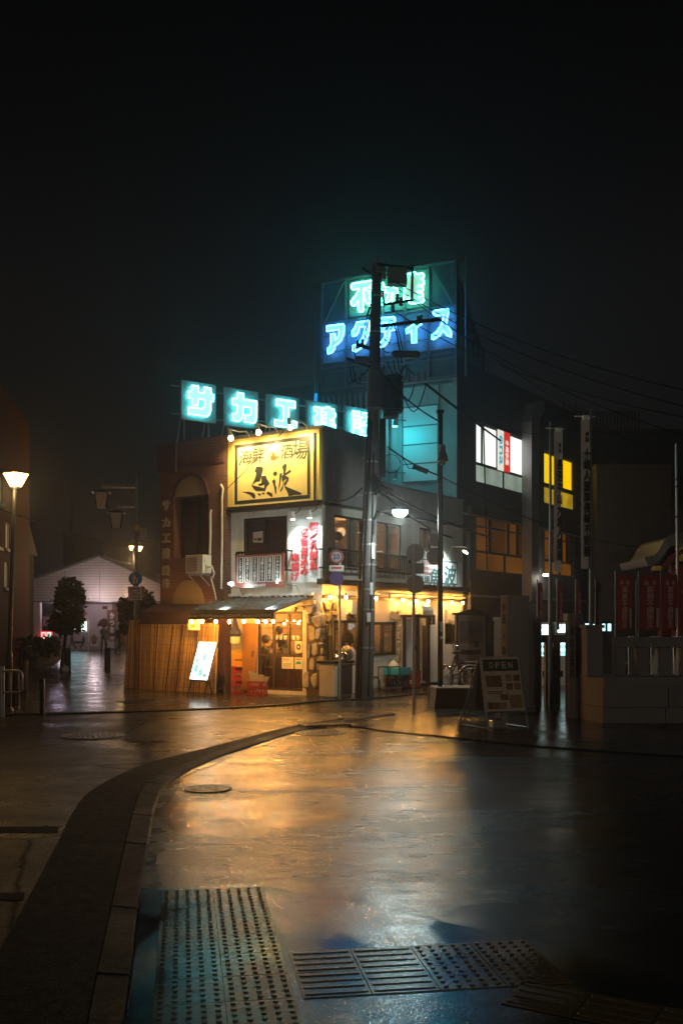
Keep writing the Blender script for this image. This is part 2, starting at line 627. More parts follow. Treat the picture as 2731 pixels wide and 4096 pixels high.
kl = [D(170, 2500), D(200, 2351), D(215, 2271), D(260, 2061), D(295, 1906), D(325, 1816), D(368, 1781), D(450, 1746), D(560, 1709), D(690, 1672), D(800, 1653), D(935, 1636)]
kr = [D(272, 2500), D(288, 2351), D(300, 2261), D(325, 2046), D(345, 1930), D(360, 1850), D(392, 1797), D(480, 1750), D(585, 1713), D(705, 1676), D(808, 1657), D(940, 1639)]
NK = 140
KL, KR = smooth(kl, NK), smooth(kr, NK)
b = MB()
step = 5
for i in range(0, NK - step, step):
    pl, pr = KL[i:i + step + 1], KR[i:i + step + 1]
    g = .05 if i else 0
    def lerp(p, q, f): return (p[0] + (q[0] - p[0]) * f, p[1] + (q[1] - p[1]) * f)
    pl = [lerp(pl[0], pl[1], g)] + pl[1:]
    pr = [lerp(pr[0], pr[1], g)] + pr[1:]
    h = .024 + random.uniform(-.004, .004)
    inn = [lerp(p, q, .06) for p, q in zip(pl, pr)]
    out = [lerp(p, q, .9) for p, q in zip(pl, pr)]
    for k in range(step):
        a0, a1 = pl[k], pl[k + 1]; b0, b1 = inn[k], inn[k + 1]; c0, c1 = out[k], out[k + 1]; d0, d1 = pr[k], pr[k + 1]
        b.add([(*a0, h - .008), (*a1, h - .008), (*b1, h), (*b0, h)], [(0, 3, 2, 1)])
        b.add([(*b0, h), (*b1, h), (*c1, h), (*c0, h)], [(0, 3, 2, 1)])
        b.add([(*c0, h), (*c1, h), (*d1, h - .018), (*d0, h - .018)], [(0, 3, 2, 1)])
        b.add([(*d0, h - .018), (*d1, h - .018), (*d1, -.02), (*d0, -.02)], [(0, 3, 2, 1)])
    for s_, e_ in ((0, 1), (-1, -1)):
        b.add([(*pl[s_], -.02), (*pl[s_], h - .008), (*inn[s_], h), (*out[s_], h), (*pr[s_], h - .018), (*pr[s_], -.02)], [(0, 1, 2, 3, 4, 5)])
b.build('kerb', M['kerbstone'], kind='structure')
# gutter channel beside the kerb
b = MB()
for i in range(NK - 1):
    def off(i):
        a, c = Vector(KL[i]), Vector(KR[i])
        d = (c - a).normalized()
        w = .13 + .05 * math.sin(i * .35)
        return c, c + d * w
    p0, q0 = off(i); p1, q1 = off(i + 1)
    b.add([(p0.x, p0.y, .004), (q0.x, q0.y, .004), (q1.x, q1.y, .004), (p1.x, p1.y, .004)], [(0, 1, 2, 3)])
b.build('gutter', M['gutter'], kind='structure')

l2 = [D(-140, 2420), D(0, 2191), D(75, 2051), D(135, 1936), D(170, 1866), D(215, 1816), D(318, 1763), D(410, 1737), D(550, 1701), D(670, 1670), D(790, 1651)]
L2 = smooth(l2, 70)
band = L2 + [KL[int(i)] for i in (NK * .86, NK * .7)] + list(reversed([KL[i] for i in range(0, int(NK * .66), 3)]))
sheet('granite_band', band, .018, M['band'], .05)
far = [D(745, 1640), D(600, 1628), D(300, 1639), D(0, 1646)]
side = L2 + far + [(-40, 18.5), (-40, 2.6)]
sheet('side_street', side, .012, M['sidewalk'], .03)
# joint strips in the side street
b = MB()
for (u0, v0), (u1, v1), w in (((-260, 1905), (136, 1902), 14), ((-260, 2057), (58, 2056), 16), ((-400, 2230), (0, 2178), 6)):
    p, q, r, s = D(u0, v0), D(u1, v1), D(u1 - 3, v1 + w), D(u0, v0 + w)
    b.add([(*p, .017), (*s, .017), (*r, .017), (*q, .017)], [(0, 1, 2, 3)])
b.build('paving_strips', M['band'], kind='structure')

# forecourt in front of the restaurant, its drain line and the plaza behind
fc = [D(-600, 1655), D(0, 1644), D(300, 1636), D(590, 1624), D(730, 1612), D(840, 1606), D(942, 1596), D(1010, 1588), (30, 52), (30, 90), (-60, 90), (-60, 30)]
sheet('forecourt', fc, .012, M['concrete_wet'])
b = MB()
ln = smooth([D(-300, 1649), D(0, 1645), D(300, 1637), D(590, 1625), D(735, 1612.5), D(840, 1607), D(942, 1597.5), D(1008, 1590)], 60)
for i in range(59):
    (x0, y0), (x1, y1) = ln[i], ln[i + 1]
    b.hexa([(x0, y0, .0), (x1, y1, .0), (x1, y1 + .16, .0), (x0, y0 + .16, .0), (x0, y0, .03), (x1, y1, .03), (x1, y1 + .16, .034), (x0, y0 + .16, .034)])
b.build('forecourt_edging', M['kerbstone'], kind='structure')
cp = [D(936, 1641), D(860, 1655), D(800, 1668), D(887, 1681), D(950, 1687), D(1013, 1693), D(1104, 1703), D(1240, 1716), D(1400, 1728), D(1900, 1760), (22, 14.5), (22, 40), (9, 40), D(1010, 1592), D(985, 1632)]
sheet('corner_pavement', cp, .02, M['concrete_wet'], .06)

# pavement at the viewer's feet with its tactile blocks
npv = [D(327, 2052), D(450, 2044), D(580, 2037), D(669, 2054), D(806, 2080), D(944, 2111), D(1167, 2157), D(1242, 2174), D(1420, 2225), D(1800, 2330), D(2600, 2500), (7, 1.2), (-1.5, 1.2), D(268, 2500), D(293, 2351)]
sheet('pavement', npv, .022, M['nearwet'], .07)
TS = .324
FT = Frame(-1.148, 6.38, 9.0)
b = MB(FT)


def tile(b, cx, cy, kind, x0=0, y0=0):
    a = TS * .985
    b.box(x0 + cx, x0 + cx + a, y0 + cy - a, y0 + cy, .0, .0265)
    if kind == 'dots':
        for i in range(5):
            for j in range(5):
                x, y = x0 + cx + a * (i + .5) / 5, y0 + cy - a * (j + .5) / 5
                b.lathe([(.0135, .0265), (.011, .0312), (.007, .033)], x, y, 10)
    else:
        for j in range(4):
            y = y0 + cy - a * (j + .5) / 4
            b.hexa([(x0 + cx + .012, y - .014, .0265), (x0 + cx + a - .012, y - .014, .0265), (x0 + cx + a - .012, y + .014, .0265), (x0 + cx + .012, y + .014, .0265),
                    (x0 + cx + .018, y - .009, .0308), (x0 + cx + a - .018, y - .009, .0308), (x0 + cx + a - .018, y + .009, .0308), (x0 + cx + .018, y + .009, .0308)])


for r in range(9):
    for c in range(2): tile(b, c * TS, -r * TS, 'dots')
for r in (4, 5):
    for c in (2, 3): tile(b, c * TS + .03, -r * TS - .01, 'bars')
    for c in (4, 5): tile(b, c * TS + .03, -r * TS - .01, 'dots')
b.build('tactile_paving', M['tactile'], kind='structure')
b = MB(Frame(.875, 4.78, -29))
for c in range(5): tile(b, c * TS, 0, 'bars')
b.build('tactile_paving', M['tactile'], kind='structure')


# ---------------------------------------------------------------- iron covers
def manhole(p, r, label, z):
    t = thing('manhole_cover', W0, p[0], p[1], z, label, 'manhole cover', deg=random.uniform(0, 90))
    b = MB(W0.sub(p[0], p[1]))
    b.lathe([(r + .05, z), (r + .05, z + .006), (r + .004, z + .008), (r + .004, z + .002)], n=32)
    b.build('rim', M['iron'], t)
    b = MB(W0.sub(p[0], p[1]))
    b.lathe([(r, z), (r, z + .006), (r - .01, z + .007), (.002, z + .007)], n=32)
    for k in range(1, 5):
        rr = r * k / 5
        n = 4 + 5 * k
        for i in range(n):
            a = 2 * math.pi * i / n
            b.box(rr * math.cos(a) - .016, rr * math.cos(a) + .016, rr * math.sin(a) - .016, rr * math.sin(a) + .016, z + .005, z + .012)
    b.build('lid', M['iron'], t)


manhole(D(215, 1692), .42, 'round iron manhole cover in the dark side street, left of the curved kerb', .016)
manhole(D(478, 1812), .2, 'wet iron manhole cover in the road just right of the kerb bend', .002)
manhole(D(318, 1612), .45, 'iron manhole cover in the forecourt in front of the reed fence', .012)
manhole(D(735, 1683), .35, 'iron manhole cover in the lit road beside the drain grate', .002)
p = D(745, 1668)
t = thing('drain_grate', W0, p[0], p[1], 0, 'slotted iron drain grate at the kerb in the lit road', 'drain grate', deg=20)
b = MB(Frame(p[0], p[1], 20))
b.box(-.4, .4, -.2, -.17, .02, .045); b.box(-.4, .4, .17, .2, .02, .045); b.box(-.4, -.37, -.17, .17, .02, .045); b.box(.37, .4, -.17, .17, .02, .045)
b.build('frame', M['iron'], t)
b = MB(Frame(p[0], p[1], 20))
for i in range(14): b.box(-.36 + i * .053, -.335 + i * .053, -.17, .17, .022, .042)
b.build('bars', M['iron'], t)
# ================================================================ corner restaurant
CX, CY = -.449, 23.23
FR, FL = Frame(CX, CY, 56), Frame(CX, CY, -34)
LW, RW = 2.95, 7.15
Z1, Z2, ZT, ZP = 2.6, 4.5, 6.3, 5.27       # first-floor band, sign foot, tall parapet, low parapet


def hole(fr, u0, u1, v0, v1, d=0):
    um = (u0 + u1) / 2
    return (fr.hx(u0, d), fr.hx(u1, d), fr.hz(um, v1, d), fr.hz(um, v0, d))


def window(par, fr, h, y, mull=(), bars=(), fm='brownframe', gm='glass', w=.05, name='window', dep=.07, label=None):
    x0, x1, z0, z1 = h
    b = MB(fr)
    b.box(x0, x0 + w, y, y + dep, z0, z1); b.box(x1 - w, x1, y, y + dep, z0, z1)
    b.box(x0 + w, x1 - w, y + .002, y + dep, z0, z0 + w); b.box(x0 + w, x1 - w, y + .002, y + dep, z1 - w, z1)
    for f in mull:
        x = x0 + (x1 - x0) * f
        b.box(x - w * .5, x + w * .5, y + .004, y + dep - .01, z0 + w, z1 - w)
    for f in bars:
        z = z0 + (z1 - z0) * f
        b.box(x0 + w, x1 - w, y + .006, y + dep - .012, z - w * .4, z + w * .4)
    o = b.build(name, M[fm], par, label)
    g = MB(fr)
    g.box(x0 + w * .9, x1 - w * .9, y + dep * .5, y + dep * .5 + .008, z0 + w * .9, z1 - w * .9)
    g.build('pane', M[gm] if isinstance(gm, str) else gm, o)
    return o


def light(par, name, fr, x, y, z, typ, e, c, r=.03, aim=None, spot=70, blend=.6):
    l = bpy.data.lights.new(name, typ)
    l.energy = e
    l.color = c
    l.shadow_soft_size = r
    if typ == 'SPOT':
        l.spot_size = R_(spot)
        l.spot_blend = blend
    o = bpy.data.objects.new(name, l)
    col.objects.link(o)
    P = fr.p(x, y, z)
    q = Matrix.Translation(P)
    if aim is not None:
        A = fr.p(*aim)
        q = q @ (A - P).to_track_quat('-Z', 'Y').to_matrix().to_4x4()
    if par is not None:
        o.parent = par
        o.matrix_local = WM[par.name].inverted() @ q
    else:
        o.matrix_world = q
    return o


M['warmbulb'] = glow('warm_bulb', (1, .43, .07), 620)
M['coolbulb'] = glow('cool_bulb', (.8, 1, .95), 60)
M['yellowbulb'] = glow('yellow_bulb', (1, .72, .28), 60)
M['interior'] = mat('warm_interior', (.55, .4, .24), .8, 0, .2, 3)
M['interior_dark'] = mat('dark_interior', (.2, .12, .07), .7, 0, .3, 4)

rest = thing('restaurant', FR, 0, 0, 0, 'two storey cream corner restaurant with field stone corner behind the utility pole', 'building')
# --- openings of the right wall
W1 = hole(FR, 1336, 1452, 2056, 2268); W2 = hole(FR, 1484, 1606, 2090, 2275); W3 = hole(FR, 1677, 1725, 2112, 2212)
W1 = (W1[0], W1[1], 3.08, 4.3); W2 = (W2[0], W2[1], 3.08, 4.3)
G1 = hole(FR, 1335, 1434, 2481, 2610); G2 = hole(FR, 1486, 1579, 2488, 2620)
G3 = hole(FR, 1778, 1836, 2497, 2576)
DR = (FR.hx(1614), FR.hx(1702), .12, FR.hz(1650, 2472))
b = MB(FR)
b.mi = 0
wall(b, 0.0, RW, 0, Z1, [G1, G2, G3, DR], .14)
b.mi = 1
wall(b, 0.0, RW, Z1, Z2, [W1, W2, W3], .14)
b.mi = 2  # upper walls in darker grey, standing in for how little light reaches them
wall(b, 0.0, 2.4, Z2, ZT, [], .14)
wall(b, 2.4, RW, Z2, ZP, [], .14)
b.box(2.36, 2.5, 0, 2.9, ZP, ZT - .01)
# --- left wall
b.fr = FL
D1 = (FL.hx(1030), FL.hx(1210), .1, 2.0)
WL = (FL.hx(972), FL.hx(1147), 3.05, FL.hz(1060, 2068))
b.mi = 0
wall(b, -LW, -.002, 0, Z1, [D1], .14, .003)
b.mi = 1
wall(b, -LW, -.002, Z1, Z2, [WL], .14, .003)
b.mi = 2
wall(b, -LW, -.002, Z2, ZT, [], .14, .003)
b.fr = FR
b.mi = 1
b.box(RW - .14, RW, .15, LW, 0, ZP - .01)
b.box(.15, RW, LW - .14, LW, 0, ZP - .01)
b.box(.15, 2.4, LW - .14, LW, ZP - .01, ZT - .01)
b.build('wall', [M['plaster2'], M['plaster'], M['greywall']], rest)
b = MB(FR)
b.box(.16, RW - .15, .16, LW - .15, 5.0, 5.1)
b.box(.16, 2.35, .16, LW - .15, 6.1, 6.16)
b.build('roof', M['darkwall'], rest)
b = MB(FR)
b.mi = 1
b.box(.16, RW - .15, .16, LW - .15, .02, .1)
b.mi = 0
b.box(.16, RW - .15, .16, LW - .15, 2.42, 2.62)
b.box(.16, RW - .15, .16, LW - .15, 4.44, 4.5)
b.box(3.2, 3.28, .16, LW - .15, .1, 2.42)
b.box(4.2, 4.28, .16, LW - .15, 2.62, 4.44)
b.rect(.16, RW - .15, .1, 2.42, LW - .15); b.rect(.16, RW - .15, 2.62, 4.44, LW - .15)
b.build('interior', [M['interior'], M['interior_dark']], rest)
b = MB(FR)
b.box(-.22, RW + .02, -.22, .0 - .003, Z1 + .02, Z1 + .13)
b.box(-.22, RW + .02, -.26, -.003, Z1 + .13, Z1 + .15)
b.box(.0, RW, -.05, -.003, Z1 - .3, Z1 - .22)
b.box(.0, RW, -.16, -.004, Z2 - .02, Z2 + .03)
b.box(-.12, .0, -.16, .0, Z2 - .02, Z2 + .03)
b.fr = FL
b.box(-LW - .02, -.003, -.16, -.003, Z2 - .05, Z2 + .08)
b.build('cornice', M['brownframe'], rest)
b = MB(FR)
b.box(.0, 2.42, -.03, .17, ZT, ZT + .05)
b.box(2.43, RW, -.03, .17, ZP, ZP + .05)
b.fr = FL
b.box(-LW, -.02, -.025, .17, ZT + .001, ZT + .052)
b.build('parapet_coping', M['greymetal'], rest)
for h, mu in ((W1, (.55,)), (W2, (.52,)), (W3, (.5,))):
    window(rest, FR, h, .02, mu, w=.055)
window(rest, FR, G1, .0, (.5,), w=.06)
window(rest, FR, G2, -.03, (.45,), w=.07)
window(rest, FR, G3, .0, (.5,), gm='darkglass', w=.05)
window(rest, FL, WL, .03, (.52,), gm='darkglass', w=.06)
o = window(rest, FL, D1, .02, (.35, .68), (.44, .86), fm='darkwood', w=.06, name='glass_door')
# curtains and things behind the panes
b = MB(FR)
for h, f0, f1 in ((W1, .6, .95), (W2, .55, .82)):
    x0, x1 = h[0] + (h[1] - h[0]) * f0, h[0] + (h[1] - h[0]) * f1
    n = 24
    v = []
    for i in range(n + 1):
        x = x0 + (x1 - x0) * i / n
        v += [(x, .16 + .02 * math.sin(i * 1.7), h[2]), (x, .16 + .02 * math.sin(i * 1.7), h[3])]
    b.add(v, [(2 * i, 2 * i + 2, 2 * i + 3, 2 * i + 1) for i in range(n)])
b.build('curtain', M['paper'], rest)
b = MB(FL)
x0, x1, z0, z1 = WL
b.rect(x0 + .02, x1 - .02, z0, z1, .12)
b.build('blind', mat('reflection_blue_sheet', (.16, .3, .42), .8, 0, .1, 3), rest)  # blue-grey colour stands in for the reflection on this window's glass
b = MB(FL)
q = hole(FL, 1009, 1047, 2128, 2168)
b.hexa([(q[0], .03, q[2]), (q[1], .03, q[2] - .02), (q[1], .04, q[2] - .02), (q[0], .04, q[2]), (q[0], .03, q[3]), (q[1], .03, q[3] + .02), (q[1], .04, q[3] + .02), (q[0], .04, q[3])])
b.mi = 1
b.box(q[0] + .03, q[0] + .12, .026, .029, q[2] + .05, q[2] + .09); b.box(q[0] + .15, q[1] - .03, .026, .029, q[2] + .03, q[2] + .1)
tag(b.build('notice', [M['paper'], M['ink']], None), 'crooked newspaper notice inside the upper left window', 'notice')
# --- door
b = MB(FR)
dx0, dx1 = DR[0], DR[1]
dm = FR.hx(1669)
b.box(dx0 + .06, dm, .05, .1, .14, DR[3] - .02)
o = b.build('door', M['whitepaint'], rest)
b = MB(FR)
b.box(dm - .1, dm - .06, .0, .05, 1.0, 1.12)
b.build('handle', M['blackmetal'], o)
b = MB(FR)
b.box(dx0 - .05, dx0 + .055, -.04, .1, .1, DR[3] + .02); b.box(dm + .003, dm + .06, -.03, .1, .1, DR[3] + .02); b.box(dx1 - .02, dx1 + .14, -.06, .1, .05, DR[3] - .2)
b.box(dx0 - .2, dx1 + .3, -.14, -.003, DR[3] + .021, DR[3] + .09)
b.box(dx1 + .14, dx1 + .3, -.13, -.004, DR[3] - .18, DR[3] + .02)
b.build('door_frame', M['brownframe'], rest)
b = MB(FR)
b.box(dm + .07, dx1 - .03, .3, .34, .1, DR[3])
b.build('door_recess', M['interior'], rest)
b = MB(FR)
b.box(dx0 - .1, dx1 + .2, -.3, -.003, .0, .1)
b.build('doorstep', M['concrete_wet'], rest)

# --- field stones set into the corner
c8 = crop(1150, 2350, 500)
ST = [[(185, 165), (345, 148), (335, 215), (180, 210)], [(40, 265), (95, 240), (112, 262), (85, 305), (45, 300)], [(115, 250), (165, 225), (205, 240), (195, 285), (130, 285)],
      [(200, 265), (245, 225), (335, 235), (330, 305), (285, 340)], [(225, 335), (270, 325), (295, 440), (285, 460), (255, 440)], [(276, 372), (395, 328), (405, 500), (350, 490), (300, 430)],
      [(412, 340), (480, 310), (485, 460), (460, 500), (412, 480)], [(255, 468), (330, 490), (342, 660), (270, 680), (255, 640)], [(352, 520), (430, 505), (428, 600), (405, 655), (348, 650)],
      [(440, 520), (480, 490), (497, 530), (478, 570), (440, 565)], [(260, 692), (290, 720), (270, 900), (250, 890)], [(300, 712), (380, 684), (390, 830), (340, 860), (300, 840)],
      [(402, 700), (465, 690), (470, 750), (430, 750)], [(270, 960), (290, 882), (343, 892), (333, 1050), (270, 1035)], [(362, 870), (430, 850), (430, 900), (385, 1040), (360, 1030)],
      [(188, 1265), (200, 1062), (265, 1052), (273, 1240), (250, 1268)], [(287, 1130), (330, 1082), (383, 1072), (373, 1260), (330, 1263), (297, 1190)], [(445, 170), (570, 155), (525, 300), (480, 285)],
      [(590, 185), (640, 165), (650, 240), (600, 285)], [(388, 182), (428, 192), (428, 290), (400, 300)], [(500, 332), (560, 320), (555, 400), (500, 430)], [(572, 300), (630, 310), (635, 370), (577, 350)],
      [(470, 472), (500, 452), (492, 530)], [(432, 640), (470, 562), (480, 640), (450, 680)], [(436, 762), (470, 742), (475, 830), (436, 840)], [(438, 860), (470, 860), (468, 960), (438, 980)], [(440, 1000), (470, 990), (472, 1120), (440, 1140)],
      [(1310, 290), (1360, 280), (1365, 390), (1315, 400)], [(1370, 280), (1405, 275), (1405, 330), (1370, 330)], [(1365, 392), (1410, 380), (1410, 440), (1385, 470)], [(1385, 478), (1410, 452), (1405, 540), (1388, 540)],
      [(1385, 560), (1408, 550), (1405, 640), (1385, 650)], [(1388, 680), (1410, 660), (1405, 750), (1385, 760)], [(1390, 772), (1414, 762), (1412, 832), (1388, 838)], [(1385, 850), (1415, 845), (1412, 930), (1378, 940)],
      [(1330, 1000), (1370, 960), (1410, 952), (1410, 1080), (1352, 1090)], [(1255, 1110), (1300, 1042), (1330, 1062), (1320, 1150), (1270, 1200)]]
SB = {'L': MB(FL), 'R': MB(FR), 'J': MB(FR)}
for s in ST:
    cx = sum(p[0] for p in s) / len(s)
    fr = FL if cx < 433 else FR
    b = SB['L' if cx < 433 else 'R' if cx < 900 else 'J']
    P = [fr.hit(*c8(*p), .05) for p in s]
    # round the corners and give each stone a domed face
    Q = []
    for i in range(len(P)):
        a, c, d = P[i - 1], P[i], P[(i + 1) % len(P)]
        Q.append((c[0] * .88 + a[0] * .12, c[1] * .88 + a[1] * .12)); Q.append((c[0] * .88 + d[0] * .12, c[1] * .88 + d[1] * .12))
    mx, mz = sum(p[0] for p in Q) / len(Q), sum(p[1] for p in Q) / len(Q)
    n = len(Q)
    dd = random.uniform(.05, .1)
    v = [(x, -.001, z) for x, z in Q] + [(mx + (x - mx) * .97, -dd * .7, mz + (z - mz) * .97) for x, z in Q] + [(mx + (x - mx) * .8, -dd + random.uniform(-.012, .012), mz + (z - mz) * .82) for x, z in Q]
    fs = [(i, (i + 1) % n, n + (i + 1) % n, n + i) for i in range(n)] + [(n + i, n + (i + 1) % n, 2 * n + (i + 1) % n, 2 * n + i) for i in range(n)] + [tuple(range(2 * n, 3 * n))]
    b.add(v, fs)
for b in SB.values(): b.build('stone_cladding', M['stone'], rest)
b = MB(FL)
b.box(FL.hx(1228), -.0, -.02, -.0015, .0, 1.92)
b.fr = FR
b.box(-.02, FR.hx(1312), -.02, -.0015, .0, 1.92)
b.build('mortar_bed', M['mortar'], rest)

# --- railings
def railing(name, fr, x0, x1, z0, z1, d, n, label):
    t = thing(name, fr, (x0 + x1) / 2, 0, z0, label, 'railing')
    b = MB(fr)
    b.box(x0, x1, -d - .03, -d + .03, z1 - .05, z1)
    b.box(x0, x1, -d - .02, -d + .02, z0, z0 + .05)
    for x in (x0, x1):
        b.box(x - .02, x + .02, -d, -.003, z1 - .045, z1 - .005); b.box(x - .02, x + .02, -d, -.003, z0 + .005, z0 + .045)
        b.box(x - .022, x + .022, -d - .025, -d + .025, z0, z1 - .05)
    b.build('frame', M['blackmetal'], t)
    b = MB(fr)
    for i in range(n):
        x = x0 + (x1 - x0) * (i + .7) / (n + .4)
        b.box(x - .011, x + .011, -d - .011, -d + .011, z0 + .05, z1 - .05)
    b.build('balusters', M['blackmetal'], t)
    b = MB(fr)
    for i in range(max(3, n // 2)):
        x = x0 + (x1 - x0) * (i + .5) / max(3, n // 2)
        b.tube([(x, -d, z0), (x + .03, -d, z0 - .04), (x + .01, -d, z0 - .08), (x - .02, -d, z0 - .06)], .007, 5)
    b.build('scrollwork', M['blackmetal'], t)
    return t


railing('balcony_railing', FR, FR.hx(1311, .25), FR.hx(1466, .25), 2.98, 3.46, .25, 13, 'dark balcony railing under the window where a person sits')
railing('balcony_railing', FR, FR.hx(1488, .25), FR.hx(1640, .25), 2.98, 3.46, .25, 16, 'dark balcony railing under the curtained window right of the utility pole')
railing('balcony_railing', FL, FL.hx(946, .25), FL.hx(1146, .25), 2.95, 3.46, .25, 14, 'dark balcony railing behind the menu board on the left wall')

# --- the big yellow sign and its three lamps
M['signyellow'] = mat('yellow_sign_board', (.82, .6, .14), .5, 0, .06, 4, dirt=.25)
M['signcream'] = mat('cream_sign_face', (.84, .66, .25), .5, 0, .05, 4, dirt=.2)
ys = thing('shop_sign', FL, FL.hx(1100), 0, Z2, 'large yellow board with black brush characters and a red fish above the awning', 'sign')
c4 = crop(890, 1680, 420)
x0, x1 = FL.hx(910, .12), -.001
zt = 6.24
b = MB(FL)
b.box(x0, x1, -.12, -.004, Z2 + .09, zt)
b.build('board', M['signyellow'], ys)
tl, br = FL.hit(*c4(160, 350), .15), FL.hit(*c4(1360, 1195), .15)
fx0, fx1 = tl[0], br[0]
fz1, fz0 = FL.hit(*c4(160, 345), .15)[1], FL.hit(*c4(1350, 1198), .15)[1]
b = MB(FL)
b.box(fx0, fx1, -.16, -.121, fz0, fz1)
b.build('face', M['signcream'], ys)
b = MB(FL)
w = .085
ox0, ox1, oz0, oz1 = fx0 + .06, fx1 - .09, fz0 + .05, fz1 - .06
for a in ((ox0, ox0 + w, oz0, oz1), (ox1 - w, ox1, oz0, oz1), (ox0 + w, ox1 - w, oz0, oz0 + w), (ox0 + w, ox1 - w, oz1 - w, oz1)):
    b.box(a[0], a[1], -.164, -.1605, a[2], a[3])
b.box(fx1 + .003, fx1 + .035, -.15, -.1205, fz0, fz1)


def qbox(fr, cr, q, d):
    """box (x0, x1, z0, z1) that best fits a crop-space box"""
    (a, c), (e, g) = q
    m = fr.hit(*cr((a + e) / 2, (c + g) / 2), d)
    x0, x1 = fr.hx(cr(a, 0)[0], d), fr.hx(cr(e, 0)[0], d)
    zt, zb = fr.hit(*cr((a + e) / 2, c), d)[1], fr.hit(*cr((a + e) / 2, g), d)[1]
    return x0, x1, zb, zt


for ch, q in (('海', ((243, 445), (450, 675))), ('鮮', ((440, 400), (618, 650))), ('酒', ((868, 360), (1058, 580))), ('場', ((1040, 290), (1275, 595)))):
    b.text(ch, *qbox(FL, c4, q, .16), -.161, .022, shear=.12)
for pts in ([(285, 1072), (400, 1072), (470, 1090), (495, 1130), (488, 1172), (460, 1172), (420, 1120), (340, 1085)], [(525, 1095), (575, 1100), (568, 1128), (540, 1128)], [(585, 1088), (632, 1082), (625, 1112), (598, 1112)], [(658, 1080), (690, 1070), (740, 1095), (752, 1140), (730, 1152), (690, 1120), (665, 1108)],
            [(480, 770), (505, 700), (550, 690), (600, 705), (610, 740), (590, 800), (580, 850), (560, 920), (510, 925), (440, 975), (490, 860), (505, 790)],
            [(430, 970), (500, 985), (560, 1000), (600, 1010), (640, 1030), (640, 1060), (500, 1060), (460, 1020)],
            [(580, 840), (650, 830), (660, 870), (705, 950), (660, 1000), (640, 1055), (615, 1055), (630, 960), (640, 940), (585, 970)],
            [(520, 960), (600, 935), (640, 930), (640, 960), (560, 990)],
            [(790, 758), (820, 790), (805, 835), (770, 835), (752, 800)], [(775, 880), (795, 905), (790, 970), (808, 1000), (800, 1100), (785, 1095), (770, 1000), (742, 910)],
            [(925, 650), (965, 660), (940, 800), (915, 950), (900, 1030), (870, 1070), (858, 1060), (905, 960), (910, 760), (890, 700)],
            [(855, 800), (890, 785), (885, 830), (862, 970), (835, 1055), (845, 960)], [(885, 835), (985, 760), (1010, 735), (1027, 770), (990, 800), (940, 830), (995, 860), (985, 910), (930, 990), (915, 960), (960, 880), (890, 920)],
            [(930, 985), (1000, 1015), (1110, 1060), (1185, 1095), (1160, 1118), (1080, 1118), (990, 1138), (975, 1090), (930, 1010)]):
    b.flat([[FL.hit(*c4(*p), .16) for p in pts]], -.1625 - random.uniform(0, .002))
b.build('lettering', M['ink'], ys)
b = MB(FL)
fish = [(713, 500), (735, 478), (775, 492), (785, 520), (790, 545), (830, 530), (846, 578), (820, 568), (800, 580), (785, 600), (735, 605), (718, 580)]
b.flat([[FL.hit(*c4(*p), .16) for p in fish], [FL.hit(*c4(732 + 11 * math.cos(i * .7), 520 + 13 * math.sin(i * .7)), .16) for i in range(9)]], -.163)
b.build('fish_emblem', glow('fish_red', (.9, .12, .03), 0., base=(.75, .08, .02)), ys)
b = MB(FL)
b.tube([(*[FL.hit(*c4(752 + 88 * math.cos(a), 490 + 100 * math.sin(a)), .16)[0]], -.163, FL.hit(*c4(752 + 88 * math.cos(a), 490 + 100 * math.sin(a)), .16)[1]) for a in [math.pi * .75 + i * .2 for i in range(22)]], .006, 4)
b.build('ring', M['signyellow'], ys)

lampn = 0
for (bx, by), (ax, ay), lab in (((115, 270), (405, 240), 'leftmost of three curved lamps lighting the yellow board'), ((527, 185), (828, 170), 'middle one of three curved lamps lighting the yellow board'), ((1000, 105), (1272, 100), 'rightmost of three curved lamps lighting the yellow board')):
    d = .62
    X, Z = FL.hit(*c4(bx, by), d)
    ax_, az_ = FL.hit(*c4(ax, ay), .06)
    t = thing('sign_lamp', FL, ax_, -.06, zt, lab, 'lamp', 'curved lamps over the yellow board')
    top = (X - .03, -d, Z + .22)
    b = MB(FL)
    b.tube([(ax_, -.06, zt - .02), (ax_ - .01, -.08, zt + .1), (ax_ - .06, -.14, zt + .17), (ax_ * .5 + top[0] * .5, -.34, zt * .45 + .55 * top[2] + .04), top], .014, 6)
    b.build('arm', M['cream'], t)
    b = MB(FL)
    b.cyl(top, (X, -d + .02, Z + .05), .035, .055, 12)
    b.build('socket', M['cream'], t)
    b = MB(FL)
    b.ball((X, -d + .03, Z), .062, 12, 8)
    b.build('bulb', M['yellowbulb'], t)
    light(t, 'light', FL, X, -d + .06, Z - .075, 'SPOT', 120, (1, .74, .3), .05, (X + .05, -.1, Z - .85), 150, .8)

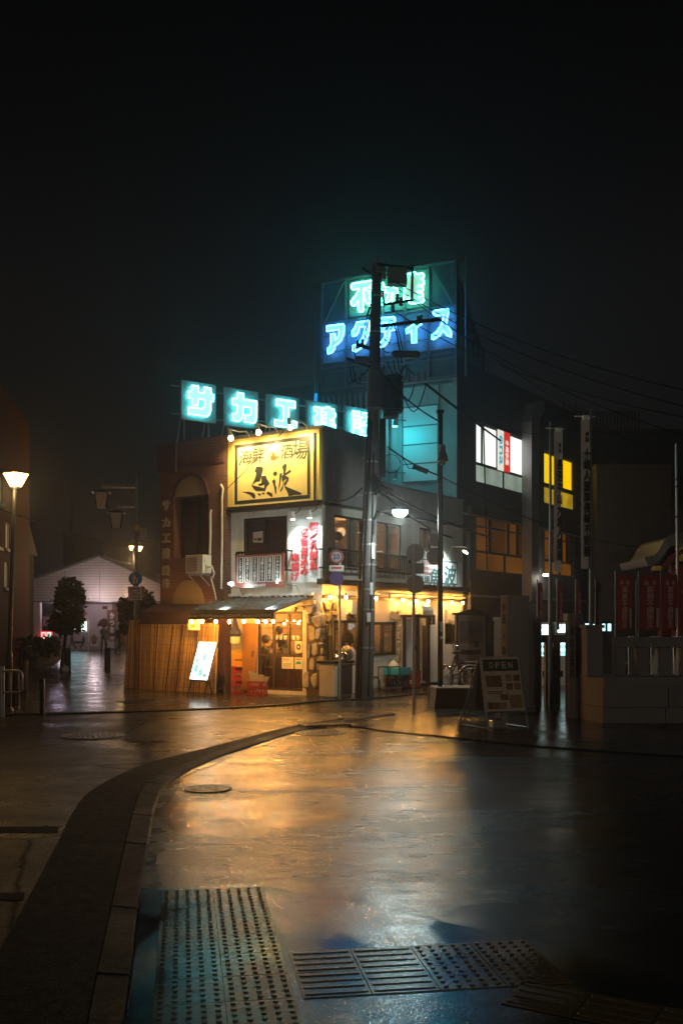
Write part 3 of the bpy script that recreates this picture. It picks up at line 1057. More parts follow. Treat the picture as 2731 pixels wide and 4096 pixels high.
# --- white panel with red letters and two spots
z5 = crop(800, 1950, 500)
rp = thing('wall_sign', FL, FL.hx(1215), 0, Z1, 'white wall panel with tall red raised characters beside the upper left window', 'sign')
b = MB(FL)
b.box(FL.hx(1152, .02), -.03, -.025, -.004, Z1 + .08, FL.hz(1215, 2040, .02))
b.build('panel', M['white'], rp)
b = MB(FL)
for st, q in (('朝どれ鮮魚', ((1370, 430), (1470, 1040))), ('名物煮込み', ((1255, 500), (1350, 1110))), ('串揚げ', ((1143, 820), (1238, 1180)))):
    a0, a1, c0, c1 = qbox(FL, z5, q, .06)
    n = len(st)
    for i, ch in enumerate(st):
        h = (c1 - c0) / n
        for k in range(4):
            b.text(ch, a0 + .0, a1, c1 - (i + 1) * h + .01, c1 - i * h - .004, -.03 - k * .012, .018)
b.build('lettering', M['redink'], rp)
for (px, py), (qx, qy), lab in (((1160, 350), (1212, 300), 'small white spotlight over the middle red characters'), ((1370, 330), (1405, 290), 'small white spotlight over the rightmost red characters')):
    d = .34
    X, Z = FL.hit(*z5(px, py), d)
    t = thing('spotlight', FL, X, -.1, Z, lab, 'lamp', 'spotlights over the red characters')
    b = MB(FL)
    b.tube([(X + .06, -.1, Z2 - .06), (X + .08, -.2, Z + .1), (X + .05, -.3, Z + .05), (X + .01, -d, Z + .04)], .01, 6)
    b.build('arm', M['blackmetal'], t)
    b = MB(FL)
    b.cyl((X, -d, Z + .08), (X, -d + .015, Z - .09), .04, .055, 14)
    b.build('housing', M['whitepaint'], t)
    b = MB(FL)
    b.cyl((X, -d + .015, Z - .091), (X, -d + .017, Z - .1), .046, .046, 14)
    b.build('lens', M['coolbulb'], t)
    light(t, 'light', FL, X, -d + .02, Z - .12, 'SPOT', 85, (.88, 1, 1), .03, (X + .02, -.02, Z - .9), 100, .7)

# --- menu board with its two small floodlights
mb_ = thing('menu_board', FL, FL.hx(1035), -.4, 2.75, 'tilted brown board of six black menu strips in front of the railing', 'sign')
q = [FL.hit(*z5(*p), .42) for p in ((455, 1262), (1052, 1252), (1032, 817), (425, 852))]
b = MB(FL)
yb, yt = -.46, -.36
b.hexa([(q[0][0], yb, q[0][1]), (q[1][0], yb, q[1][1]), (q[1][0], yb + .04, q[1][1]), (q[0][0], yb + .04, q[0][1]), (q[3][0], yt, q[3][1]), (q[2][0], yt, q[2][1]), (q[2][0], yt + .04, q[2][1]), (q[3][0], yt + .04, q[3][1])])
b.build('board', M['redwood'], mb_)


def bil(a, c):
    p = [q[0][i] * (1 - a) + q[1][i] * a for i in (0, 1)]
    r = [q[3][i] * (1 - a) + q[2][i] * a for i in (0, 1)]
    return p[0] * (1 - c) + r[0] * c, yb * (1 - c) + yt * c, p[1] * (1 - c) + r[1] * c


strip, txt, rim = MB(FL), MB(FL), MB(FL)
for i, st in enumerate(('しじみラーメン', '海鮮ばくだん', 'さざえつぼ焼き', '活鯵なめろう', '海老餃子', 'いかわた陶板焼')):
    a0, a1, c0, c1 = .045 + i * .155, .045 + i * .155 + .128, .17, .93
    for m_, e, yo in ((rim, .0, .003), (strip, .012, .006)):
        P = [bil(a0 + e, c0 + e), bil(a1 - e, c0 + e), bil(a1 - e, c1 - e), bil(a0 + e, c1 - e)]
        m_.quad(*[(p[0], p[1] - yo, p[2]) for p in P])
    for k, ch in enumerate(st):
        h = (c1 - c0 - .05) / len(st)
        lo, hi = bil((a0 + a1) / 2, c1 - .025 - (k + 1) * h), bil((a0 + a1) / 2, c1 - .025 - k * h)
        ch = '｜' if ch == 'ー' else ch
        sw = .088
        txt.text(ch, lo[0] - sw / 2, lo[0] + sw / 2, lo[2], hi[2], lo[1] - .008, .012, em=True)
p, r = bil(.42, .03), bil(.72, .13)
for i, ch in enumerate('海鮮酒場魚波'):
    w = .055
    txt.text(ch, p[0] + i * w, p[0] + (i + 1) * w, p[2], p[2] + .055 + (.02 if i > 3 else 0), p[1] - .008, .02, em=True)
rim.build('strip_border', M['white'], mb_)
strip.build('menu_strip', mat('black_lacquer', (.012, .014, .013), .6, 0, 0), mb_)
txt.build('lettering', M['white'], mb_)
for (px, py), aim, en, lab in (((372, 1215), (.45, -.5, .08), 14, 'bright little floodlight at the left foot of the menu board'), ((988, 1185), (-.5, -.42, .12), 9, 'little floodlight on a bent arm at the right foot of the menu board')):
    d = .78
    X, Z = FL.hit(*z5(px, py), d)
    s = 1 if px < 600 else -1
    t = thing('floodlight', FL, X, -.3, 2.5, lab, 'lamp', 'floodlights at the menu board')
    b = MB(FL)
    ex = X + (.14 if s > 0 else .36)
    b.tube([(X + s * -.0, -d, Z), (X + (.1 if s > 0 else .2), -d, Z - .04), (ex, -.6, Z - .08), (ex, -.45, Z - .25), (ex - .02, -.3, Z1 - .1)], .011, 6)
    b.build('arm', M['galv'], t)
    b = MB(FL)
    b.cyl((X - s * .05, -d - .0, Z - .0), (X + s * .01, -d + .03, Z + .01), .035, .055, 12)
    b.build('housing', M['whitepaint'], t)
    b = MB(FL)
    b.ball((X + s * .03, -d + .04, Z + .01), .05, 10, 6)
    b.build('bulb', M['coolbulb'], t)
    light(t, 'light', FL, X + s * .06, -d - .03, Z + .06, 'POINT', en, (.82, 1, .97), .05)

# --- awning
z7 = crop(700, 2350, 500)
aw = thing('awning', FL, FL.hx(1000), 0, 2.2, 'dark striped awning with lettered valance over the glass doors', 'awning')
zt0, zf = 2.36, 2.0
PJ = 1.42
ax0, ax1 = FL.hx(889, .02), FL.hx(1252, .02)
fx0, fx1 = FL.hx(752, PJ), FL.hx(1092, PJ)
n = 64
v, fs = [], []
for i in range(n + 1):
    f = i / n
    dz = .02 * math.sin(i * math.pi / 2) + .006 * math.sin(i * .7)
    v += [(ax0 + (ax1 - ax0) * f, -.02, zt0 + dz), (fx0 + (fx1 - fx0) * f, -PJ, zf + dz)]
fs = [(2 * i, 2 * i + 1, 2 * i + 3, 2 * i + 2) for i in range(n)]
b = MB(FL)
b.add(v, fs)
b.add([(x, y, z - .012) for x, y, z in v], fs)
b.build('canopy', mat('wet_awning_sheet', (.075, .08, .08), .22, .3, .3, 5), aw)
b = MB(FL)
b.box(ax0 - .06, ax1 + .02, -.1, -.004, zt0 + .02, zt0 + .075)
b.build('flashing', M['whitepaint'], aw)
b = MB(FL)
b.box(fx0, fx1 + .03, -PJ - .02, -PJ + .02, zf - .03, zf + .03)
b.tube([(ax1, -.04, zt0 - .03), (fx1 + .02, -PJ, zf - .02)], .02, 6); b.tube([(ax0, -.04, zt0 - .03), (fx0, -PJ, zf - .02)], .02, 6)
b.build('frame', M['brownframe'], aw)
b = MB(FL)
zv0 = zf - .18
b.box(fx0, fx1 + .02, -PJ - .006, -PJ + .006, zv0, zf - .031)
b.build('valance', mat('dark_valance', (.028, .02, .018), .8, 0, .2, 8), aw)
b = MB(FL)
L = fx1 - fx0
for i, (s, w0, w1, hh) in enumerate((('FISH BAR', .0, .125, .05), ('UONAMI', .135, .30, .075), ('FISH BAR', .315, .455, .05), ('UONAMI', .465, .635, .075), ('FISH BAR', .65, .79, .05), ('UONAMI', .80, .985, .075))):
    b.text(s, fx0 + L * w0 + .01, fx0 + L * w1, zv0 + .035, zv0 + .035 + hh, -PJ - .009, .015)
b.build('lettering', mat('pale_valance_print', (.34, .27, .2), .8, 0, 0), aw)

# --- the strings of bulbs
def bulb(fr, x, y, z, label, group, drop=.1, lit=True):
    t = thing('hanging_bulb', fr, x, y, z, label, 'light bulb', group)
    b = MB(fr)
    b.tube([(x, y, z + drop), (x + .01, y, z + drop * .6), (x, y, z + .05)], .006, 5)
    b.cyl((x, y, z + .028), (x, y, z + .08), .02, .017, 8)
    b.build('socket', M['blackmetal'], t)
    b = MB(fr)
    b.lathe([(.004, z - .042), (.024, z - .034), (.034, z - .012), (.03, z + .012), (.018, z + .03)], x, y, 10)
    b.build('globe', M['warmbulb'] if lit else M['amberglass'], t)
    return t


M['amberglass'] = mat('amber_glass', (.5, .2, .05), .1, 0, .0)
ga = 'bulbs under the awning valance'
nm = ('first', 'second', 'third', 'fourth', 'fifth', 'sixth', 'seventh', 'eighth', 'ninth', 'tenth', 'eleventh')
for i, x in enumerate((205, 343, 512, 682, 862, 1037, 1138, 1230)):
    u = z7(x, 0)[0]
    X = FL.hx(u, PJ - .1)
    if i < 6: bulb(FL, X, -PJ + .1, FL.hz(u, z7(0, 425)[1], PJ - .1), 'glowing bulb under the awning valance, %s from the left' % nm[i], ga)
    else: bulb(FL, FL.hx(u, .5), -.5, FL.hz(u, z7(0, 425)[1], .5), 'glowing bulb before the glass doors, %s from the left' % nm[i], ga)
for i, (x, y) in enumerate(((1372, 445), (1548, 440))):
    u, v = z7(x, y)
    bulb(FL, FL.hx(u, -.5), .5, FL.hz(u, v, -.5), ('glowing bulb inside the glass doors, above the counter', 'glowing bulb inside the right glass door, near the stone corner')[i], 'bulbs inside the restaurant')
gb = 'bulbs under the cornice of the right wall'
c6 = crop(1600, 2350, 600)
lst = [c8(530, 120), c8(732, 122), c8(1110, 135), c8(1445, 155), c6(167, 140), c6(293, 143), c6(535, 158), c6(652, 160)]
for i, (u, v) in enumerate(lst):
    bulb(FR, FR.hx(u, .22), -.22, FR.hz(u, v, .22), 'glowing bulb under the brown cornice, %s from the stone corner' % nm[i], gb, drop=.12)
u, v = c8(1277, 128)
bulb(FR, FR.hx(u, .2), -.2, FR.hz(u, v, .2), 'unlit amber bulb under the cornice, right of the utility pole', gb, lit=False)
bulb(FR, 1.25, 1.35, 2.2, 'bulb deep inside the ground floor room', 'bulbs inside the restaurant')
bulb(FR, 2.1, 1.2, 2.2, 'bulb inside the ground floor room near the bottle window', 'bulbs inside the restaurant')
light(rest, 'room_light', FR, .9, 1.5, 4.1, 'POINT', 120, (1, .62, .26), .12)
light(rest, 'room_light', FR, 2.6, 1.2, 4.1, 'POINT', 60, (1, .64, .3), .12)
light(rest, 'room_light', FR, 4.8, 1.2, 4.0, 'POINT', 45, (1, .64, .3), .12)
light(rest, 'room_light', FR, 1.6, 1.4, 2.15, 'POINT', 110, (1, .5, .14), .1)
light(rest, 'room_light', FR, 4.2, .5, 1.9, 'POINT', 22, (1, .55, .2), .08)
# pipe that carries the bulbs
b = MB(FR)
b.tube([(1.9, -.12, 2.47), (4.2, -.12, 2.46), (RW - .1, -.12, 2.45)], .03, 8)
tag(b.build('pipe', M['cream'], None), 'cream pipe running under the cornice above the doors', 'pipe')

# --- sign on the right wall
rs = thing('shop_sign', FR, FR.hx(1800), 0, Z1, 'white board with teal frame and black brush characters at the right end of the wall', 'sign')
z6 = crop(1550, 1900, 500)
X0, X1 = FR.hx(1655, .06), FR.hx(1849, .06)
S0, S1 = 2.74, FR.hz(1790, z6(0, 1070)[1], .06)
b = MB(FR)
b.box(X0, X1, -.05, -.003, S0, S1)
b.build('board', M['white'], rs)
b = MB(FR)
i0, i1, j0, j1 = X0 + .08, FR.hx(1830, .06), S0 + .06, S1 - .02
w = .045
for a in ((i0, i0 + w, j0, j1), (i1 - w, i1, j0, j1), (i0 + w, i1 - w, j0, j0 + w), (i0 + w, i1 - w, j1 - w, j1)):
    b.box(a[0], a[1], -.053, -.0505, a[2], a[3])
M['tealink'] = mat('dark_teal_paint', (.02, .08, .09), .6, 0, .2, 8)
for ch, q in (('魚', ((520, 1165), (690, 1400))), ('波', ((705, 1130), (862, 1410))), ('場', ((455, 1265), (530, 1390))), ('酒', ((385, 1260), (450, 1385)))):
    b.text(ch, *qbox(FR, z6, q, .06), -.055, .03, shear=.1)
b.build('lettering', M['tealink'], rs)
b = MB(FR)
for st, q in (('朝どれ鮮魚', ((425, 1075), (570, 1130))), ('名物煮込み', ((425, 1150), (570, 1195))), ('串揚げ', ((460, 1210), (545, 1255)))):
    a = qbox(FR, z6, q, .06)
    b.htext(st, *a, -.055, .02)
b.build('red_lettering', M['redink'], rs)
d = .75
u, v = z6(985, 960)
X, Z = FR.hit(u, v, d)
ax_ = FR.hx(z6(780, 0)[0], .05)
t = thing('sign_lamp', FR, ax_, 0, S1, 'white gooseneck lamp lighting the board at the right end of the wall', 'lamp')
b = MB(FR)
b.tube([(ax_, -.03, S1 - .05), (ax_, -.05, S1 + .28), (ax_ + .05, -.1, S1 + .4), (X - .05, -d, Z + .12), (X, -d, Z + .1)], .016, 6)
b.build('arm', M['whitepaint'], t)
b = MB(FR)
b.cyl((X + .04, -d - .03, Z + .1), (X - .02, -d + .02, Z - .01), .03, .085, 14)
b.build('shade', M['greymetal'], t)
b = MB(FR)
b.cyl((X - .02, -d + .02, Z - .012), (X - .024, -d + .024, Z - .02), .072, .072, 14)
b.build('lens', M['coolbulb'], t)
light(t, 'light', FR, X - .04, -d + .04, Z - .05, 'SPOT', 110, (.8, 1, .95), .05, ((X0 + X1) / 2 + .1, -.05, 3.0), 120, .7)
# ================================================================ street things
def gp(u, v, z=0.0):
    return G(u, v, z)


# --- grey cabinet with pot and bags
P0 = gp(*c8(592, 1402))
FC = Frame(P0[0], P0[1], 56)      # right face of the cabinet
FCl = Frame(P0[0], P0[1], -34)
cw = FC.hx(c8(812, 0)[0]); cl = -FCl.hx(c8(396, 0)[0]); chh = FC.hz(c8(592, 0)[0], c8(0, 955)[1])
t = thing('cabinet', FC, cw / 2, cl / 2, 0, 'grey and cream metal cabinet standing by the stone corner', 'cabinet')
b = MB(FC)
b.box(0, cw, 0, cl, .05, chh)
b.box(.03, cw - .03, .03, cl - .03, 0, .05)
b.build('body', M['cream'], t, bevel=.006)
b = MB(FC)
b.box(.1, cw - .02, -.014, -.001, .09, chh - .04)
o = b.build('door', M['greymetal'], t)
b = MB(FC)
b.box(.13, .15, -.03, -.014, chh * .55, chh * .7)
b.build('handle', M['blackmetal'], o)
b = MB(FC)
b.box(-.04, cw + .04, -.04, cl + .04, chh + .001, chh + .055)
b.build('worktop', M['blackmetal'], t, bevel=.006)
px, py = FC.hx(c8(672, 0)[0], -.2), .2
t = thing('cooking_pot', FC, px, py, chh + .055, 'upturned shiny steel pot on the grey cabinet', 'pot')
b = MB(FC)
b.lathe([(.16, chh + .056), (.165, chh + .07), (.15, chh + .18), (.11, chh + .235), (.05, chh + .25)], px, py, 20)
b.build('body', M['steel'], t)
b = MB(FC)
b.tube([(px - .17, py, chh + .1), (px - .2, py - .03, chh + .11), (px - .2, py + .03, chh + .11), (px - .165, py + .02, chh + .1)], .008, 5)
b.build('handle', M['steel'], t)


def bag(name, fr, cx, cy, z, w, d, h, m, label, cat='bag', seed=1):
    rnd = random.Random(seed)
    b = MB(fr)
    n, k = 14, 9
    v, fs = [], []
    for j in range(k + 1):
        f = j / k
        r = math.sin(math.pi * min(1, .18 + f * .82)) ** .55 * (1 if f < .7 else .9)
        if f > .92: r = .12
        for i in range(n):
            a = 2 * math.pi * i / n
            q = 1 + rnd.uniform(-.13, .13)
            v.append((cx + w / 2 * r * q * math.cos(a), cy + d / 2 * r * q * math.sin(a), z + h * f + rnd.uniform(-.01, .01) * (0 < j < k)))
    for j in range(k):
        for i in range(n): fs.append((j * n + i, j * n + (i + 1) % n, (j + 1) * n + (i + 1) % n, (j + 1) * n + i))
    fs += [tuple(range(n - 1, -1, -1)), tuple(k * n + i for i in range(n))]
    b.add(v, fs, True)
    t = thing(name, fr, cx, cy, z, label, cat)
    b.build('body', m, t)
    b = MB(fr)
    b.tube([(cx - .03, cy, z + h * .95), (cx - .05, cy - .02, z + h * 1.1), (cx, cy - .03, z + h * 1.14), (cx + .04, cy, z + h * .96)], .008, 5)
    b.build('knot', m, t)
    return t


bag('plastic_bag', FC, FC.hx(c8(765, 0)[0], -.25), .3, chh + .056, .34, .3, .34, M['plastic_bag'], 'yellowish full plastic bag beside the steel pot on the cabinet', seed=3)
bag('plastic_bag', FC, FC.hx(c8(835, 0)[0], -.35), .42, chh - .1, .26, .26, .45, mat('pink_bag', (.6, .42, .33), .3, 0, .2, 14, .5, 25), 'pinkish plastic bag slumped at the right end of the cabinet', seed=5)
# wire rack leaning at the stones
x0, x1 = FR.hx(c8(474, 0)[0], .12), FR.hx(c8(546, 0)[0], .12)
t = thing('wire_rack', FR, (x0 + x1) / 2, -.12, .9, 'tall black wire rack leaning on the stone corner behind the cabinet', 'rack')
b = MB(FR)
b.tube([(x0, -.2, .5), (x0, -.13, 1.72), (x0 + .03, -.12, 1.78), (x0 + .06, -.12, 1.72)], .012, 6)
b.tube([(x1, -.2, .5), (x1, -.13, 1.72), (x1 - .03, -.12, 1.78), (x1 - .06, -.12, 1.72)], .012, 6)
b.build('frame', M['blackmetal'], t)
b = MB(FR)
for i in range(5):
    x = x0 + .03 + (x1 - x0 - .06) * i / 4
    b.tube([(x, -.2, .5), (x, -.15, 1.42)], .008, 5)
b.tube([(x0, -.15, 1.42), (x1, -.15, 1.42)], .01, 5)
b.build('bars', M['blackmetal'], t)


# --- crates
def crate(fr, x, y, z, w, d, h, m, label, group=None, rows=1, text=None):
    t = thing('crate', fr, x, y, z, label, 'crate', group)
    f2 = fr.sub(x - w / 2, y - d / 2)
    b = MB(f2)
    th = .018
    sides = [(f2, w)]
    for k, (ox, oy, ang, L) in enumerate(((0, 0, 0, w), (w, 0, 90, d), (w, d, 180, w), (0, d, 270, d))):
        b.fr = f2.sub(ox, oy, ang)
        hs = [(L * .22, L * .78, z + h * .68, z + h * .86)]
        if rows > 1: hs += [(L * .1, L * .36, z + h * .14, z + h * .48), (L * .42, L * .58, z + h * .14, z + h * .48), (L * .64, L * .9, z + h * .14, z + h * .48)]
        wall(b, 0, L, z, z + h, hs, th)
        b.box(-.008, L + .008, -.012, -.001, z + h - .03, z + h - .001)
        b.box(-.006, L + .006, -.009, -.001, z + h * .54, z + h * .6)
        b.box(-.006, L + .006, -.009, -.001, z + .002, z + .03)
    b.fr = f2
    b.box(th, w - th, th, d - th, z + .005, z + .02)
    b.build('body', m, t)
    if text:
        b = MB(f2)
        b.htext(text, w * .22, w * .78, z + h * .15, z + h * .46, -.004, .02)
        b.build('lettering', M['orange'], t)
    return t


FK_ = Frame(*gp(955, 2772), -20)
yc = 'yellow drink crates stacked by the wooden door'
crate(FK_, -.0, .2, .655, .42, .34, .20, M['yellowplastic'], 'yellow crate with orange lettering, lower of the stacked pair on red crates', yc, text='ホッピー')
crate(FK_, -.0, .2, .858, .42, .34, .20, M['yellowplastic'], 'yellow crate with orange lettering, topmost of the stack', yc, text='ホッピー')
rc = 'red drink crates by the wooden door'
crate(FK_, .0, .2, .345, .42, .36, .305, M['red'], 'red crate directly under the two yellow crates', rc, 2)
crate(FK_, .02, .19, .012, .44, .38, .325, M['red'], 'red crate at the foot of the stack on the ground', rc, 2)
p = gp(1016, 2783)
F3 = Frame(p[0], p[1], -18)
crate(F3, 0, .2, .012, .38, .34, .33, M['red'], 'small red crate holding clear sleeves, in front of the glass doors', rc, 2)
t = thing('paper_sleeves', F3, -.02, .2, .2, 'fan of clear plastic sleeves standing in the front red crate', 'sleeves')
b = MB(F3)
for i, a in enumerate((-.22, -.05, .14, .3)):
    b.add([(-.08 + i * .03, .12 + i * .03, .16), (.04 + i * .03, .12 + i * .03, .16), (.04 + i * .03 + a * .6, .13 + i * .03, .56 - .04 * i), (-.09 + i * .03 + a * .6, .13 + i * .03, .6 - .05 * i)], [(0, 1, 2, 3)])
b.build('sheets', mat('clear_sleeve', (.34, .3, .24), .2, 0, .2, 9), t)
# yellow basket wrapped in clear film
p = gp(905, 2762)
F4 = Frame(p[0], p[1], -25)
t = thing('basket', F4, 0, .2, .01, 'yellow slatted basket wrapped in clear film behind the lit menu stand', 'basket')
b = MB(F4)
for i in range(6): b.box(-.2 + i * .075, -.16 + i * .075, .0, .02, .03, .6)
for i in range(4): b.box(.215, .235, .03 + i * .09, .07 + i * .09, .03, .6)
b.box(-.22, .24, -.004, .024, .56, .62); b.box(-.22, .24, -.004, .024, .02, .08); b.box(.211, .24, .03, .38, .56, .62); b.box(-.21, .21, .03, .38, .04, .06)
b.build('slats', M['yellowplastic'], t)
b = MB(F4)
b.add([(-.24, -.03, .02), (.26, -.03, .02), (.25, -.02, .64), (.05, .1, .86), (-.22, -.02, .62), (.27, .4, .02), (.26, .4, .6)], [(0, 1, 2, 3, 4), (1, 5, 6, 2), (2, 6, 3)])
b.build('film', glass('clear_film', (.85, .84, .8), .3, .15), t)
bag('cloth_bundle', F4, .1, .2, .8, .3, .25, .16, mat('blue_cloth', (.1, .17, .28), .8, 0, .2, 12, .4, 30), 'grey blue cloth bundle on the wrapped basket', 'cloth', 9)
# cardboard sign box under the lit stand
p = gp(*z7(265, 1292))
F5 = Frame(p[0], p[1], -12)
t = thing('card_box', F5, 0, .15, .01, 'orange lettered box on the ground under the lit menu stand', 'box')
b = MB(F5)
b.box(-.25, .25, 0, .25, .012, .33)
b.build('body', M['orange'], t)
b = MB(F5)
b.htext('ホッピー', -.16, .2, .05, .16, -.004, .03)
b.build('lettering', M['ink'], t)

# --- lit menu stand
t = thing('menu_stand', W0, *at(*z7(300, 1330), 23.7)[:2], 0, 'bright white illuminated menu stand leaning back before the reed fence', 'sign stand')
A = [Vector(at(*z7(178, 1155), 23.55)), Vector(at(*z7(408, 1172), 23.35)), Vector(at(*z7(530, 683), 23.75)), Vector(at(*z7(300, 675), 23.95))]
nrm = (A[1] - A[0]).cross(A[3] - A[0]).normalized()
if nrm.y > 0: nrm = -nrm
b = MB()
k = -nrm * .06
b.hexa([A[0], A[1], A[1] + k, A[0] + k, A[3], A[2], A[2] + k, A[3] + k])
b.build('box', M['greymetal'], t)
b = MB()
ins = lambda a, c, o=.004: (A[0] * (1 - a) + A[1] * a) * (1 - c) + (A[3] * (1 - a) + A[2] * a) * c + nrm * o
b.quad(ins(.03, .02), ins(.97, .02), ins(.97, .98), ins(.03, .98))
b.build('light_panel', glow('menu_light', (.9, 1, .97), 4.2), t)
b = MB()
rnd = random.Random(4)
cols_ = [glow('print_teal', (.3, .75, .78), .9), glow('print_blue', (.35, .6, .75), .8), glow('print_pink', (.95, .72, .65), 1.1)]
for i, (a, c, w, h) in enumerate(((.33, .60, .18, .13), (.1, .44, .2, .13), (.42, .5, .24, .19), (.68, .42, .2, .1), (.12, .2, .22, .19), (.4, .1, .24, .19), (.68, .08, .22, .1), (.3, .78, .2, .14), (.62, .8, .26, .1))):
    b.mi = 2 if i in (3, 0) else (1 if i % 3 == 0 else 0)
    if i > 6: b.mi = 2
    b.quad(ins(a, c, .008), ins(a + w, c, .008), ins(a + w, c + h, .008), ins(a, c + h, .008))
b.build('menu_pictures', cols_, t)
b = MB()
for a in (.06, .94):
    q = A[0] * (1 - a) + A[1] * a + k
    tt_ = A[3] * (1 - a) + A[2] * a + k
    d = (q - tt_)
    f = q + d * (q.z / max(.01, tt_.z - q.z))
    b.tube([q, f], .018, 6)
    g = Vector((f.x + .5, f.y + .55, .01))
    b.tube([tt_, g], .018, 6)
m0, m1 = (A[0] * .4 + A[3] * .6) + k, (A[1] * .4 + A[2] * .6) + k
b.build('legs', M['blackmetal'], t)

# --- hanging glass float bottle by the entrance
u, v = z7(755, 580)
X, Z = FL.hit(u, v, .35)
t = thing('hanging_lantern', FL, X, -.35, Z, 'dark blue bottle shaped ornament with white label hanging by the wooden door', 'ornament')
b = MB(FL)
b.lathe([(.03, Z + .55), (.05, Z + .3), (.08, Z + .15), (.14, Z + .06), (.145, Z - .02), (.11, Z - .07)], X, -.35, 16)
b.build('bottle', mat('cobalt_glass', (.02, .02, .09), .1, 0, 0), t)
b = MB(FL)
b.lathe([(.115, Z - .072), (.12, Z - .2), (.1, Z - .24)], X, -.35, 14)
b.build('label_band', M['paper'], t)
b = MB(FL)
b.tube([(X, -.35, Z + .55), (X, -.34, 2.2)], .008, 5)
b.build('cord', M['blackmetal'], t)
# wooden door leaf standing open, curtain strip
t = thing('wooden_door', FL, FL.hx(1000), -.1, .1, 'plain orange brown wooden door leaf standing open beside the crates', 'door')
b = MB(FL)
h = hole(FL, z7(838, 0)[0], z7(1050, 0)[0], z7(0, 450)[1], z7(0, 1000)[1], .2)
b.hexa([(h[0] - .03, -.16, .1), (h[1] - .08, -.25, .1), (h[1] - .08, -.2, .1), (h[0] - .03, -.11, .1), (h[0], -.16, h[3]), (h[1], -.25, h[3]), (h[1], -.2, h[3]), (h[0], -.11, h[3])])
b.build('leaf', mat('orange_wood', (.36, .17, .05), .45, 0, .25, 2, stretch=(10, 10, 1)), t)
b = MB(FL)
b.box(h[1] - .14, h[1] - .11, -.29, -.24, .9, 1.05)
b.build('handle', M['steel'], t)
t = thing('curtain', FL, FL.hx(888), -.3, .1, 'long maroon curtain hanging between the reed fence and the entrance', 'curtain')
b = MB(FL)
x0, x1 = FL.hx(872, .3), FL.hx(902, .3)
v = []
for i in range(25):
    f = i / 24
    y = -.3 + .035 * math.sin(f * 19)
    v += [(x0 + (x1 - x0) * f, y, .4), (x0 + (x1 - x0) * f, y, 1.85)]
b.add(v, [(2 * i, 2 * i + 2, 2 * i + 3, 2 * i + 1) for i in range(24)], True)
b.build('cloth', mat('maroon_cloth', (.1, .015, .035), .8, 0, .3, 6), t)
b = MB(FL)
b.tube([(x0 - .05, -.3, 1.86), (x1 + .05, -.3, 1.86)], .012, 6)
b.build('rod', M['darkwood'], t)
# notices stuck on the glass doors
for x, y, w, h_, lab, tx in ((1415, 945, 145, 145, 'white handbill with red heading stuck on the glass door', 1), (1550, 950, 95, 145, 'pale green printed notice beside the red headed handbill', 2), (1550, 745, 85, 145, 'cream poster with a dark flower print on the right glass door', 3)):
    q = qbox(FL, z7, ((x - w / 2, y - h_ / 2), (x + w / 2, y + h_ / 2)), .01)
    t = thing('notice', FL, (q[0] + q[1]) / 2, -.01, q[2], lab, 'notice')
    b = MB(FL)
    b.box(q[0], q[1], -.012, -.006, q[2], q[3])
    b.build('sheet', M['paper'], t)
    b = MB(FL)
    W, H = q[1] - q[0], q[3] - q[2]
    if tx == 1:
        b.htext('求人あり', q[0] + W * .1, q[0] + W * .62, q[3] - H * .32, q[3] - H * .1, -.014, .03)
        b.mi = 1
        for k in range(4): b.rect(q[0] + W * .1, q[0] + W * .8, q[2] + H * (.12 + k * .1), q[2] + H * (.15 + k * .1), -.0135)
    elif tx == 2:
        b.mi = 2
        b.prism([(q[0] + W * (.5 + .36 * math.cos(a * math.pi / 10)), q[2] + H * (.42 + .26 * math.sin(a * math.pi / 10))) for a in range(11)], -.014, -.0125)
        b.mi = 1
        b.rect(q[0] + W * .15, q[0] + W * .85, q[3] - H * .18, q[3] - H * .12, -.0135)
    else:
        b.mi = 1
        for k in range(9):
            a = k * 2 * math.pi / 9
            b.disc(q[0] + W * (.5 + .22 * math.cos(a)), q[2] + H * (.5 + .2 * math.sin(a)), W * .13, -.014, -.0125, 7)
    b.build('print', [M['redink'], M['ink'], M['teal']], t)
# shelves with dishes and bottles seen through the panes
t = thing('dish_shelf', FL, FL.hx(1120), .9, .1, 'counter shelf of stacked dishes behind the glass doors', 'shelf')
b = MB(FL)
x0, x1 = FL.hx(1040, -.9), FL.hx(1200, -.9)
b.box(x0, x1, .8, 1.1, .1, .95); b.box(x0, x1, .85, 1.05, 1.28, 1.3); b.box(x0, x1, .85, 1.05, 1.58, 1.6)
b.build('counter', M['darkwood'], t)
b = MB(FL)
rnd = random.Random(2)
for i in range(9):
    x = x0 + .08 + i * (x1 - x0 - .16) / 8
    for k in range(rnd.randint(2, 7)): b.lathe([(.02, .96 + k * .02), (.06, .972 + k * .02), (.062, .976 + k * .02)], x, .9, 10)
    b.lathe([(.03, 1.3), (.045, 1.36), (.045, 1.4)], x, .94, 8)
b.build('dishes', M['white'], t)
t = thing('bottle_row', FR, FR.hx(1520), .3, 1.0, 'row of dark bottles behind the window right of the utility pole', 'bottles')
x0, x1 = FR.hx(1492, -.25), FR.hx(1545, -.25)
b = MB(FR)
b.box(x0 - .1, x1 + .6, .2, .4, .9, .96)
b.build('shelf', M['darkwood'], t)
b = MB(FR)
for i in range(6):
    x = x0 + (x1 - x0) * i / 5
    b.lathe([(.035, .961), (.037, 1.15), (.014, 1.24), (.014, 1.3)], x, .28, 10)
b.build('bottles', mat('bottle_glass', (.05, .02, .01), .1, 0, .2), t)
t = thing('poster', FR, FR.hx(1555), .12, 1.1, 'pinned sheets of printed paper inside the right pane of the bottle window', 'poster')
b = MB(FR)
x0, x1 = FR.hx(1532, -.1), FR.hx(1563, -.1)
